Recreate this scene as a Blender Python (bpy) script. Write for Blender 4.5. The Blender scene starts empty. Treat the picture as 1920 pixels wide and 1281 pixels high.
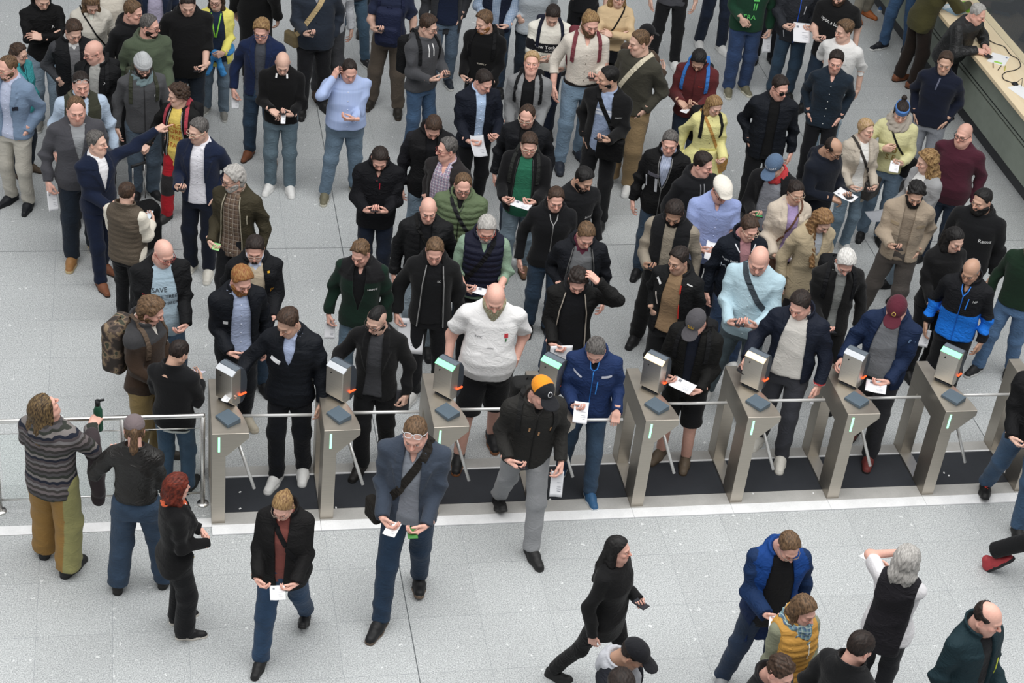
import bpy, bmesh, math, random
import numpy as np
from mathutils import Vector, Matrix

# ---------------------------------------------------------------- camera, world, light, exposure
SC = bpy.context.scene
COL = SC.collection
CAM = np.array([0.93370, -16.49451, 10.63368])
FPX, PITCH, ROLL, YAW = 3411.969, 0.612256, 0.118957, -0.241478
_cy, _sy, _cp, _sp = math.cos(YAW), math.sin(YAW), math.cos(PITCH), math.sin(PITCH)
FWD = np.array([-_sy * _cp, _cy * _cp, -_sp])
_r = np.array([_cy, _sy, 0.0]); _u = np.cross(_r, FWD)
RGT = math.cos(ROLL) * _r + math.sin(ROLL) * _u
UPV = -math.sin(ROLL) * _r + math.cos(ROLL) * _u
cam_d = bpy.data.cameras.new('camera'); cam = bpy.data.objects.new('camera', cam_d); COL.objects.link(cam)
cam_d.sensor_width = 36.0; cam_d.lens = FPX / 1920 * 36.0; cam_d.clip_end = 200
M = Matrix.Identity(4)
for i in range(3):
    M[i][0], M[i][1], M[i][2], M[i][3] = RGT[i], UPV[i], -FWD[i], CAM[i]
cam.matrix_world = M
SC.camera = cam

W = bpy.data.worlds.new('hall_daylight'); SC.world = W; W.use_nodes = True
bg = W.node_tree.nodes['Background']
bg.inputs[0].default_value = (0.97, 0.985, 1.0, 1); bg.inputs[1].default_value = 0.55


def area_light(name, loc, size, power, rot=(0, 0, 0), col=(1, 1, 1)):
    d = bpy.data.lights.new(name, 'AREA'); d.shape = 'RECTANGLE'; d.size, d.size_y = size
    d.energy = power; d.color = col
    o = bpy.data.objects.new(name, d); o.location = loc; o.rotation_euler = rot; COL.objects.link(o)
    return o


area_light('glass_roof_daylight', (4.5, -7.0, 13.5), (22, 13), 3200, (math.radians(-8), 0, 0), (1.0, 0.99, 0.97))
SC.view_settings.view_transform = 'Standard'; SC.view_settings.look = 'None'
SC.view_settings.exposure = 0.0; SC.view_settings.gamma = 1.0
try:
    SC.view_settings.use_curve_mapping = False
except Exception:
    pass


def back(u, v, h=0.0):
    """point at height h that the photograph shows at pixel u, v"""
    d = FWD * FPX + RGT * (u - 960) + UPV * (640.5 - v)
    return CAM + d * ((h - CAM[2]) / d[2])


def proj(P):
    d = np.asarray(P, float) - CAM
    z = d @ FWD
    return 960 + FPX * (d @ RGT) / z, 640.5 - FPX * (d @ UPV) / z


# ---------------------------------------------------------------- colours and materials
def lin(c):
    if isinstance(c, str):
        c = PAL.get(c, c)
    if isinstance(c, str):
        c = c.lstrip('#'); c = ''.join(x * 2 for x in c) if len(c) == 3 else c; c = [int(c[i:i + 2], 16) / 255 for i in (0, 2, 4)]
    return tuple(x / 12.92 if x <= .04045 else ((x + .055) / 1.055) ** 2.4 for x in c[:3])


PAL = dict(black='#16171a', jet='#111113', coal='#26272b', dgrey='#3c3d42', grey='#77797d', lgrey='#a9acb0', white='#e6e6e6',
           navy='#161e30', dnavy='#10151f', blue='#1c3f7a', sky='#a9c3e6', pale='#c3d4ec', cream='#e5decb', beige='#c4b39a',
           tan='#a98a62', brown='#4c3a2c', olive='#444232', dgreen='#173028', green='#0d6a4c', red='#a31c26', maroon='#4a1626',
           jean='#3f5366', ljean='#71899c', djean='#202c3a', teal='#1d8a92', yellow='#e4dd62', orange='#e07a1c')
MATS = {}


def mat_base(key, build):
    if key not in MATS:
        m = bpy.data.materials.new(key); m.use_nodes = True
        nt = m.node_tree; nt.nodes.clear()
        out = nt.nodes.new('ShaderNodeOutputMaterial'); b = nt.nodes.new('ShaderNodeBsdfPrincipled')
        nt.links.new(b.outputs[0], out.inputs[0])
        build(nt, b); MATS[key] = m
    return MATS[key]


def _n(nt, t, **kw):
    n = nt.nodes.new(t)
    for k, v in kw.items():
        if k.startswith('i_'):
            n.inputs[k[2:].replace('_', ' ')].default_value = v
        else:
            setattr(n, k, v)
    return n


def _mix(nt, fac, a, b, blend='MIX'):
    m = nt.nodes.new('ShaderNodeMix'); m.data_type = 'RGBA'; m.blend_type = blend
    for s, v in ((m.inputs[0], fac), (m.inputs[6], a), (m.inputs[7], b)):
        if hasattr(v, 'is_linked'):
            nt.links.new(v, s)
        elif isinstance(v, (int, float)):
            s.default_value = v
        else:
            s.default_value = tuple(v)[:3] + (1,)
    return m.outputs[2]


def _math(nt, op, a, b=None, c=None):
    m = nt.nodes.new('ShaderNodeMath'); m.operation = op
    for s, v in zip(m.inputs, (a, b, c)):
        if v is None:
            continue
        if hasattr(v, 'is_linked'):
            nt.links.new(v, s)
        else:
            s.default_value = v
    return m.outputs[0]


def _bump(nt, b, h, strength, dist):
    bp = nt.nodes.new('ShaderNodeBump'); bp.inputs['Strength'].default_value = strength
    bp.inputs['Distance'].default_value = dist
    nt.links.new(h, bp.inputs['Height']); nt.links.new(bp.outputs[0], b.inputs['Normal'])


KIND = dict(knit=(.95, 260, .5, .003), wool=(.95, 180, .5, .003), cotton=(.85, 140, .35, .002), nylon=(.78, 60, .3, .002), puffer=(.7, 45, .35, .003),
            denim=(.9, 300, .5, .002), leather=(.5, 70, .45, .003), fleece=(1., 120, .7, .004), shoe=(.6, 80, .3, .002), plain=(.6, 90, .15, .001))


def tone(c, kind='cotton'):
    c = lin(c)
    if kind == 'plain':
        return c
    m = .3 * c[0] + .55 * c[1] + .15 * c[2]; k = .30 if kind == 'denim' else .16
    g = 1.0 if m > .05 else .72 + .28 * m / .05
    return tuple((x + (m - x) * k) * g for x in c)


def cloth(c, kind='cotton', attr=False):
    c = tone(c, kind); key = '%s_%d_%d_%d%s' % (kind, c[0] * 999, c[1] * 999, c[2] * 999, '_a' if attr else '')

    def build(nt, b):
        ro, sc, bs, bd = KIND[kind]
        tc = _n(nt, 'ShaderNodeTexCoord')
        n1 = _n(nt, 'ShaderNodeTexNoise', i_Scale=sc, i_Detail=2.0); n2 = _n(nt, 'ShaderNodeTexNoise', i_Scale=7.0, i_Detail=3.0)
        nt.links.new(tc.outputs['Object'], n1.inputs['Vector']); nt.links.new(tc.outputs['Object'], n2.inputs['Vector'])
        if attr:
            a = _n(nt, 'ShaderNodeVertexColor', layer_name='Col'); base = a.outputs[0]
        else:
            base = c
        amp = {'denim': .5, 'leather': .3, 'fleece': .35, 'wool': .3}.get(kind, .2)
        f = _math(nt, 'MULTIPLY_ADD', n1.outputs[0], amp, 1 - amp / 2)
        f = _math(nt, 'MULTIPLY', f, _math(nt, 'MULTIPLY_ADD', n2.outputs[0], {'denim': .9}.get(kind, .3), .55 if kind == 'denim' else .85))
        cc = _n(nt, 'ShaderNodeCombineColor')
        for k in range(3):
            nt.links.new(f, cc.inputs[k])
        nt.links.new(_mix(nt, 1.0, base, cc.outputs[0], 'MULTIPLY'), b.inputs['Base Color'])
        b.inputs['Roughness'].default_value = ro
        b.inputs['Specular IOR Level'].default_value = .2 if ro > .65 else .4
        if kind in ('wool', 'fleece', 'knit', 'denim', 'cotton'):
            b.inputs['Sheen Weight'].default_value = .08
        cr = {'nylon': .9, 'cotton': .5, 'wool': .45, 'knit': .4, 'fleece': .35, 'denim': .8, 'leather': 1.0, 'puffer': .7}.get(kind, 0)
        if cr:
            mp = _n(nt, 'ShaderNodeMapping'); mp.inputs['Scale'].default_value = (1, 1, 1.5); mp.inputs['Rotation'].default_value = (.5, .4, .3); nt.links.new(tc.outputs['Object'], mp.inputs[0])
            n3 = _n(nt, 'ShaderNodeTexNoise', i_Scale=9.0, i_Detail=2.5, i_Distortion=1.4); nt.links.new(mp.outputs[0], n3.inputs['Vector'])
            rg = _math(nt, 'MULTIPLY', _math(nt, 'ABSOLUTE', _math(nt, 'SUBTRACT', n3.outputs[0], .5)), 3.0)
            hgt = _math(nt, 'MULTIPLY_ADD', n1.outputs[0], .12, _math(nt, 'MINIMUM', rg, .8)); _bump(nt, b, hgt, .55 * cr, .016)
        else:
            _bump(nt, b, n1.outputs[0], bs, bd)
    return mat_base(key, build)


def plaid(c1, c2, c3, step=.045):
    key = 'plaid_%s_%s_%s_%g' % (c1, c2, c3, step)

    def build(nt, b):
        tc = _n(nt, 'ShaderNodeTexCoord'); sp = _n(nt, 'ShaderNodeSeparateXYZ'); nt.links.new(tc.outputs['Object'], sp.inputs[0])

        def band(o, ph, w):
            m = _math(nt, 'FRACT', _math(nt, 'MULTIPLY_ADD', o, 1 / step, ph))
            return _math(nt, 'LESS_THAN', m, w)
        bx, bz = band(sp.outputs[0], 20.1, .42), band(sp.outputs[2], 20.3, .42)
        tx, tz = band(sp.outputs[0], 20.6, .12), band(sp.outputs[2], 20.8, .12)
        s = _math(nt, 'MULTIPLY', _math(nt, 'ADD', bx, bz), .5)
        base = _mix(nt, s, lin(c1), lin(c2)); t = _math(nt, 'MAXIMUM', tx, tz)
        nt.links.new(_mix(nt, t, base, lin(c3)), b.inputs['Base Color']); b.inputs['Roughness'].default_value = .85
        n1 = _n(nt, 'ShaderNodeTexNoise', i_Scale=160.0); nt.links.new(tc.outputs['Object'], n1.inputs['Vector'])
        _bump(nt, b, n1.outputs[0], .3, .002)
    return mat_base(key, build)


def stripes(c1, c2, step=.02, axis=0, w=.3):
    key = 'stripe_%s_%s_%g_%d' % (c1, c2, step, axis)

    def build(nt, b):
        tc = _n(nt, 'ShaderNodeTexCoord'); sp = _n(nt, 'ShaderNodeSeparateXYZ'); nt.links.new(tc.outputs['Object'], sp.inputs[0])
        m = _math(nt, 'LESS_THAN', _math(nt, 'FRACT', _math(nt, 'MULTIPLY_ADD', sp.outputs[axis], 1 / step, 20.1)), w)
        nt.links.new(_mix(nt, m, lin(c1), lin(c2)), b.inputs['Base Color']); b.inputs['Roughness'].default_value = .85
    return mat_base(key, build)


def camo():
    def build(nt, b):
        tc = _n(nt, 'ShaderNodeTexCoord'); n = _n(nt, 'ShaderNodeTexNoise', i_Scale=11.0, i_Detail=1.5)
        nt.links.new(tc.outputs['Object'], n.inputs['Vector'])
        r = _n(nt, 'ShaderNodeValToRGB'); r.color_ramp.interpolation = 'CONSTANT'
        e = r.color_ramp.elements; e[0].color = lin('#2b241f') + (1,); e[1].position = .45; e[1].color = lin('#4d4038') + (1,)
        x = e.new(.52); x.color = lin('#7c6a54') + (1,); x = e.new(.6); x.color = lin('#3a3d30') + (1,)
        nt.links.new(n.outputs[0], r.inputs[0]); nt.links.new(r.outputs[0], b.inputs['Base Color']); b.inputs['Roughness'].default_value = .8
    return mat_base('camouflage', build)


def norwegian():
    """woven bands of a patterned hooded pullover"""
    def build(nt, b):
        tc = _n(nt, 'ShaderNodeTexCoord'); sp = _n(nt, 'ShaderNodeSeparateXYZ'); nt.links.new(tc.outputs['Object'], sp.inputs[0])
        wx = _math(nt, 'SINE', _math(nt, 'MULTIPLY', sp.outputs[0], 95.0)); wy = _math(nt, 'SINE', _math(nt, 'MULTIPLY', sp.outputs[1], 95.0))
        z = _math(nt, 'ADD', sp.outputs[2], _math(nt, 'MULTIPLY', _math(nt, 'ADD', wx, wy), .0035))
        n = _n(nt, 'ShaderNodeTexNoise', i_Scale=7.0); nt.links.new(tc.outputs['Object'], n.inputs['Vector'])
        z = _math(nt, 'ADD', z, _math(nt, 'MULTIPLY', n.outputs[0], .03))
        f = _math(nt, 'FRACT', _math(nt, 'MULTIPLY', z, 4.3))
        r = _n(nt, 'ShaderNodeValToRGB'); r.color_ramp.interpolation = 'CONSTANT'; e = r.color_ramp.elements
        cs = ['#3c3836', '#6d6a6b', '#4b4446', '#171c2b', '#75706e', '#2c2f2a', '#4d4a4c', '#33302f', '#6a6263']
        e[0].color = lin(cs[0]) + (1,); e[1].position = .11; e[1].color = lin(cs[1]) + (1,)
        for i, c in enumerate(cs[2:]):
            x = e.new(.22 + i * .11); x.color = lin(c) + (1,)
        nt.links.new(f, r.inputs[0]); nt.links.new(r.outputs[0], b.inputs['Base Color']); b.inputs['Roughness'].default_value = 1
        n1 = _n(nt, 'ShaderNodeTexNoise', i_Scale=200.0); nt.links.new(tc.outputs['Object'], n1.inputs['Vector']); _bump(nt, b, n1.outputs[0], .6, .004)
    return mat_base('woven_bands', build)


def skin_mat():
    def build(nt, b):
        a = _n(nt, 'ShaderNodeVertexColor', layer_name='Col'); tc = _n(nt, 'ShaderNodeTexCoord')
        n = _n(nt, 'ShaderNodeTexNoise', i_Scale=60.0, i_Detail=3.0); nt.links.new(tc.outputs['Object'], n.inputs['Vector'])
        f = _math(nt, 'MULTIPLY_ADD', n.outputs[0], .24, .88); cc = _n(nt, 'ShaderNodeCombineColor')
        for k in range(3):
            nt.links.new(f, cc.inputs[k])
        nt.links.new(_mix(nt, 1.0, a.outputs[0], cc.outputs[0], 'MULTIPLY'), b.inputs['Base Color'])
        b.inputs['Roughness'].default_value = .48; b.inputs['Specular IOR Level'].default_value = .4
    return mat_base('skin', build)


def hair_mat(c, c2=None):
    c = lin(c); c2 = lin(c2) if c2 else tuple(min(1, x * (1.2 if x > .25 else 1.9) + .003) for x in c); key = 'hair_%d_%d_%d_%d' % (c[0] * 999, c[1] * 999, c[2] * 999, c2[0] * 999)

    def build(nt, b):
        tc = _n(nt, 'ShaderNodeTexCoord'); mp = _n(nt, 'ShaderNodeMapping'); mp.inputs['Scale'].default_value = (150, 35, 35)
        nt.links.new(tc.outputs['Object'], mp.inputs[0]); n = _n(nt, 'ShaderNodeTexNoise', i_Scale=1.0, i_Detail=3.0)
        nt.links.new(mp.outputs[0], n.inputs['Vector'])
        r = _n(nt, 'ShaderNodeValToRGB'); e = r.color_ramp.elements
        e[0].position = .36; e[1].position = .68; e[0].color = tuple(x * (.7 if x > .15 else .55) for x in c) + (1,); e[1].color = tuple(c2) + (1,)
        nt.links.new(n.outputs[0], r.inputs[0]); nt.links.new(r.outputs[0], b.inputs['Base Color'])
        b.inputs['Roughness'].default_value = .6; b.inputs['Specular IOR Level'].default_value = .3; _bump(nt, b, n.outputs[0], .28, .003)
    return mat_base(key, build)


def metal(c, rough=.35, brushed=True, met=1.0):
    c = lin(c); key = 'metal_%d_%d_%d_%d_%d' % (c[0] * 999, c[1] * 999, c[2] * 999, rough * 100, met * 100)

    def build(nt, b):
        b.inputs['Metallic'].default_value = met
        tc = _n(nt, 'ShaderNodeTexCoord'); mp = _n(nt, 'ShaderNodeMapping'); mp.inputs['Scale'].default_value = (6, 6, 260)
        nt.links.new(tc.outputs['Object'], mp.inputs[0]); n = _n(nt, 'ShaderNodeTexNoise', i_Scale=1.0, i_Detail=3.0)
        nt.links.new(mp.outputs[0], n.inputs['Vector'])
        nt.links.new(_mix(nt, n.outputs[0], tuple(x * .8 for x in c), tuple(min(1, x * 1.15) for x in c)), b.inputs['Base Color'])
        nt.links.new(_math(nt, 'MULTIPLY_ADD', n.outputs[0], .15, rough - .07), b.inputs['Roughness'])
        if brushed:
            _bump(nt, b, n.outputs[0], .08, .001)
    return mat_base(key, build)


def glow(c, s):
    c = lin(c)

    def build(nt, b):
        b.inputs['Base Color'].default_value = c + (1,); b.inputs['Emission Color'].default_value = c + (1,); b.inputs['Emission Strength'].default_value = s
        n = _n(nt, 'ShaderNodeTexNoise', i_Scale=30.0); nt.links.new(_math(nt, 'MULTIPLY_ADD', n.outputs[0], s * .3, s * .85), b.inputs['Emission Strength'])
    return mat_base('lit_%d_%d_%d_%d' % (c[0] * 99, c[1] * 99, c[2] * 99, s * 10), build)


def glass():
    def build(nt, b):
        b.inputs['Base Color'].default_value = (.95, .985, .975, 1); b.inputs['Roughness'].default_value = .03
        b.inputs['Transmission Weight'].default_value = 1.0; b.inputs['IOR'].default_value = 1.1
        n = _n(nt, 'ShaderNodeTexNoise', i_Scale=3.0); nt.links.new(_math(nt, 'MULTIPLY', n.outputs[0], .06), b.inputs['Roughness'])
    return mat_base('clear_glass', build)


def paper(c='#e9eaec', ink=True):
    def build(nt, b):
        tc = _n(nt, 'ShaderNodeTexCoord'); n = _n(nt, 'ShaderNodeTexNoise', i_Scale=9.0); nt.links.new(tc.outputs['Object'], n.inputs['Vector'])
        base = _mix(nt, n.outputs[0], tuple(x * .93 for x in lin(c)), lin(c))
        b.inputs['Roughness'].default_value = .8
        nt.links.new(base, b.inputs['Base Color'])
    return mat_base('paper_' + c.strip('#'), build)


# ---------------------------------------------------------------- plain mesh helpers
def link(name, me, mats=(), parent=None, loc=None, rot=None):
    o = bpy.data.objects.new(name, me); COL.objects.link(o)
    for m in (mats if isinstance(mats, (list, tuple)) else [mats]):
        me.materials.append(m)
    if parent is not None:
        o.parent = parent
    if loc is not None:
        o.location = loc
    if rot is not None:
        o.rotation_euler = rot
    return o


def tag(o, label, cat, group=None, kind=None):
    if label:
        o['label'] = label
    if cat:
        o['category'] = cat
    if group:
        o['group'] = group
    if kind:
        o['kind'] = kind
    return o


def empty(name, loc=(0, 0, 0), rz=0):
    o = bpy.data.objects.new(name, None); COL.objects.link(o); o.location = loc; o.rotation_euler = (0, 0, rz)
    o.empty_display_size = .1
    return o


def struct(o):
    o['kind'] = 'structure'
    return o


def pymesh(name, V, F, smooth=False):
    me = bpy.data.meshes.new(name); me.from_pydata([tuple(map(float, v)) for v in V], [], [tuple(map(int, f)) for f in F]); me.update()
    if smooth:
        me.polygons.foreach_set('use_smooth', [True] * len(me.polygons))
    return me


def bevel(me, w, seg=2):
    bm = bmesh.new(); bm.from_mesh(me)
    bmesh.ops.recalc_face_normals(bm, faces=bm.faces)
    if w:
        bmesh.ops.bevel(bm, geom=list(bm.edges), offset=w, segments=seg, affect='EDGES', profile=.5, clamp_overlap=True)
    bm.to_mesh(me); bm.free(); me.update()
    return me


def box(name, size, loc, mat, parent=None, rot=None, bev=.004):
    x, y, z = [s / 2 for s in size]
    V = [(a * x, b * y, c * z) for a in (-1, 1) for b in (-1, 1) for c in (-1, 1)]
    F = [(0, 1, 3, 2), (4, 6, 7, 5), (0, 4, 5, 1), (2, 3, 7, 6), (0, 2, 6, 4), (1, 5, 7, 3)]
    me = bevel(pymesh(name, V, F), min(bev, min(x, y, z) * .8))
    return link(name, me, mat, parent, loc, rot)


def prism(name, A, B, mat, parent=None, loc=None, rot=None, bev=0.004):
    """solid between two polygons of the same length"""
    n = len(A); V = list(A) + list(B)
    F = [tuple(range(n))[::-1], tuple(range(n, 2 * n))] + [(i, (i + 1) % n, n + (i + 1) % n, n + i) for i in range(n)]
    return link(name, bevel(pymesh(name, V, F), bev), mat, parent, loc, rot)


def tube_mesh(pts, r, n=10, name='tube', closed=False):
    pts = np.asarray(pts, float); m = len(pts); rr = np.broadcast_to(np.asarray(r, float), (m,))
    V = []; F = []; ref = None
    for i in range(m):
        a = pts[i - 1] if (i > 0 or closed) else pts[i]; b = pts[(i + 1) % m] if (i < m - 1 or closed) else pts[i]
        t = (b - a); t = t / (np.linalg.norm(t) + 1e-9)
        if ref is None:
            ref = np.cross(t, (0, 0, 1) if abs(t[2]) < .9 else (1, 0, 0))
        ref = ref - t * (ref @ t); ref /= np.linalg.norm(ref) + 1e-9; s = np.cross(t, ref)
        for k in range(n):
            an = 2 * math.pi * k / n; V.append(pts[i] + rr[i] * (math.cos(an) * ref + math.sin(an) * s))
    for i in range(m if closed else m - 1):
        j = (i + 1) % m
        for k in range(n):
            F.append((i * n + k, i * n + (k + 1) % n, j * n + (k + 1) % n, j * n + k))
    if not closed:
        F.append(tuple(range(n))[::-1]); F.append(tuple((m - 1) * n + k for k in range(n)))
    return pymesh(name, V, F, True)


def tube(name, pts, r, mat, parent=None, n=10, closed=False):
    return link(name, tube_mesh(pts, r, n, name, closed), mat, parent)
# ---------------------------------------------------------------- the hall: tiled floor, turnstile sill, counter
TX, TY = .600, .63124


def floor_mat():
    def build(nt, b):
        tc = _n(nt, 'ShaderNodeTexCoord'); sp = _n(nt, 'ShaderNodeSeparateXYZ'); nt.links.new(tc.outputs['Object'], sp.inputs[0])

        def joint(o, size, w, off=0.0):
            f = _math(nt, 'FRACT', _math(nt, 'MULTIPLY_ADD', o, 1 / size, 60.5 + off))
            return _math(nt, 'LESS_THAN', _math(nt, 'ABSOLUTE', _math(nt, 'SUBTRACT', f, .5)), w / size / 2)
        j = _math(nt, 'MAXIMUM', joint(sp.outputs[0], TX, .0045), joint(sp.outputs[1], TY, .0045))
        jd = _math(nt, 'MAXIMUM', joint(sp.outputs[0], TX * 10, .0085, -.5), joint(sp.outputs[1], TY * 14, .0085))
        n1 = _n(nt, 'ShaderNodeTexNoise', i_Scale=95.0, i_Detail=4.0, i_Roughness=.75); n2 = _n(nt, 'ShaderNodeTexNoise', i_Scale=.9, i_Detail=3.0)
        v = _n(nt, 'ShaderNodeTexVoronoi', i_Scale=17.0); v2 = _n(nt, 'ShaderNodeTexVoronoi', i_Scale=60.0)
        dn = _n(nt, 'ShaderNodeTexNoise', i_Scale=26.0, i_Detail=3.0); mx = _n(nt, 'ShaderNodeVectorMath', operation='MULTIPLY_ADD')
        mx.inputs[1].default_value = (.075, .075, 0); nt.links.new(dn.outputs['Color'], mx.inputs[0]); nt.links.new(tc.outputs['Object'], mx.inputs[2])
        nt.links.new(tc.outputs['Object'], dn.inputs['Vector'])
        for x in (v, v2):
            nt.links.new(mx.outputs[0], x.inputs['Vector'])
        for x in (n1, n2):
            nt.links.new(tc.outputs['Object'], x.inputs['Vector'])
        r = _n(nt, 'ShaderNodeValToRGB'); e = r.color_ramp.elements; e[0].position = .37; e[1].position = .63
        e[0].color = lin('#868a8b') + (1,); e[1].color = lin('#d2d5d6') + (1,); nt.links.new(n1.outputs[0], r.inputs[0])
        pick = _math(nt, 'GREATER_THAN', v.outputs['Color'], .60)
        sc = _n(nt, 'ShaderNodeSeparateColor'); nt.links.new(v.outputs['Color'], sc.inputs[0]); sc2 = _n(nt, 'ShaderNodeSeparateColor'); nt.links.new(v2.outputs['Color'], sc2.inputs[0])
        fl = _math(nt, 'MULTIPLY', _math(nt, 'LESS_THAN', v.outputs['Distance'], _math(nt, 'MULTIPLY', sc.outputs[1], .24)), _math(nt, 'GREATER_THAN', sc.outputs[0], .80))
        fl2 = _math(nt, 'MULTIPLY', _math(nt, 'LESS_THAN', v2.outputs['Distance'], .27), _math(nt, 'GREATER_THAN', sc2.outputs[0], .72))
        c = _mix(nt, _math(nt, 'MULTIPLY', fl, .7), r.outputs[0], lin('#e6e8e8')); c = _mix(nt, _math(nt, 'MULTIPLY', fl2, .38), c, lin('#dcdfe0'))
        fd = _math(nt, 'MULTIPLY', _math(nt, 'LESS_THAN', v2.outputs['Distance'], .22), _math(nt, 'LESS_THAN', sc2.outputs[1], .06))
        c = _mix(nt, _math(nt, 'MULTIPLY', fd, .5), c, lin('#6f7477'))
        cell = _n(nt, 'ShaderNodeTexWhiteNoise', noise_dimensions='2D'); fx = _n(nt, 'ShaderNodeVectorMath', operation='FLOOR'); dv = _n(nt, 'ShaderNodeVectorMath', operation='MULTIPLY')
        dv.inputs[1].default_value = (1 / TX, 1 / TY, 0); nt.links.new(tc.outputs['Object'], dv.inputs[0]); nt.links.new(dv.outputs[0], fx.inputs[0]); nt.links.new(fx.outputs[0], cell.inputs['Vector'])
        var = _math(nt, 'ADD', _math(nt, 'MULTIPLY_ADD', cell.outputs[0], .07, .93), _math(nt, 'MULTIPLY_ADD', n2.outputs[0], .12, -.06)); cc = _n(nt, 'ShaderNodeCombineColor')
        for k in range(3):
            nt.links.new(var, cc.inputs[k])
        c = _mix(nt, 1.0, c, cc.outputs[0], 'MULTIPLY')
        c = _mix(nt, _math(nt, 'MULTIPLY', j, .55), c, lin('#7d8286')); c = _mix(nt, _math(nt, 'MULTIPLY', jd, .85), c, lin('#43474a'))
        nt.links.new(c, b.inputs['Base Color']); b.inputs['Roughness'].default_value = .42; b.inputs['Specular IOR Level'].default_value = .35
    return mat_base('terrazzo_tiles', build)


struct(link('floor', pymesh('floor', [(-8, -14, 0), (20, -14, 0), (20, 16, 0), (-8, 16, 0)], [(0, 1, 2, 3)]), floor_mat()))
STEEL = metal('#bdb6ab', .42); STEELF = metal('#d3cfc8', .42); ALU = cloth('#e2e3e4', 'plain'); CHROME = metal('#e4e3e0', .28, False); DARKP = cloth('#2c3036', 'plain'); BLK = cloth('#17181b', 'plain')
MATM = cloth('#2d3138', 'shoe'); SLATE = cloth('#4f5d68', 'plain')
BARM = metal('#d6d6d4', .35, False, .45); STRIP = cloth('#a9a8a5', 'plain')
TXS = [1.435 + .9405 * i for i in range(10)]
ntrim = [0]


def trim(size, loc, mat):
    ntrim[0] += 1
    return struct(box('trim_%d' % ntrim[0], size, loc, mat, bev=.002))


for i in range(9):
    x0, x1 = TXS[i], TXS[i + 1]
    trim((x1 - x0 - .002, .125, .014), ((x0 + x1) / 2 - .0, -4.495, .007), ALU)
    trim((x1 - x0 - .002, .155, .012), ((x0 + x1) / 2, -4.352, .006), STRIP)
    trim((x1 - x0 - .118, .15, .012), ((x0 + x1) / 2 + .058, -3.725, .006), STRIP)
    trim((x1 - x0 - .118, .018, .016), ((x0 + x1) / 2 + .058, -3.792, .008), ALU)
    w = ['first', 'second', 'third', 'fourth', 'fifth', 'sixth', 'seventh', 'eighth', 'ninth', 'tenth']
    tag(box('rubber_mat', (x1 - x0 - .118, .465, .010), ((x0 + x1) / 2 + .058, -4.035, .005), MATM, bev=.002), 'black rubber mat in the lane after the %s turnstile from the glass railing' % w[i], 'mat', 'black mats in the turnstile lanes')
trim((1.83, .115, .008), (.52, -4.39, .004), ALU)
trim((4.0, .115, .008), (-2.40, -4.39, .004), ALU)


def loft(name, levels, mat, parent, bev=.004):
    n = len(levels[0][1]); V = []; F = []
    for z, poly in levels:
        V += [(x, y, z) for x, y in poly]
    F.append(tuple(range(n))[::-1]); F.append(tuple((len(levels) - 1) * n + k for k in range(n)))
    for l in range(len(levels) - 1):
        F += [(l * n + k, l * n + (k + 1) % n, (l + 1) * n + (k + 1) % n, (l + 1) * n + k) for k in range(n)]
    return link(name, bevel(pymesh(name, V, F), bev, 2), mat, parent)


BARS = ['#b9bec4', '#b9bec4', '#7fe0a0', '#7fe0a0', '#f0d4a6', '#f0d4a6', '#b9bec4', '#7fe0a0', '#b9bec4']


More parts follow.
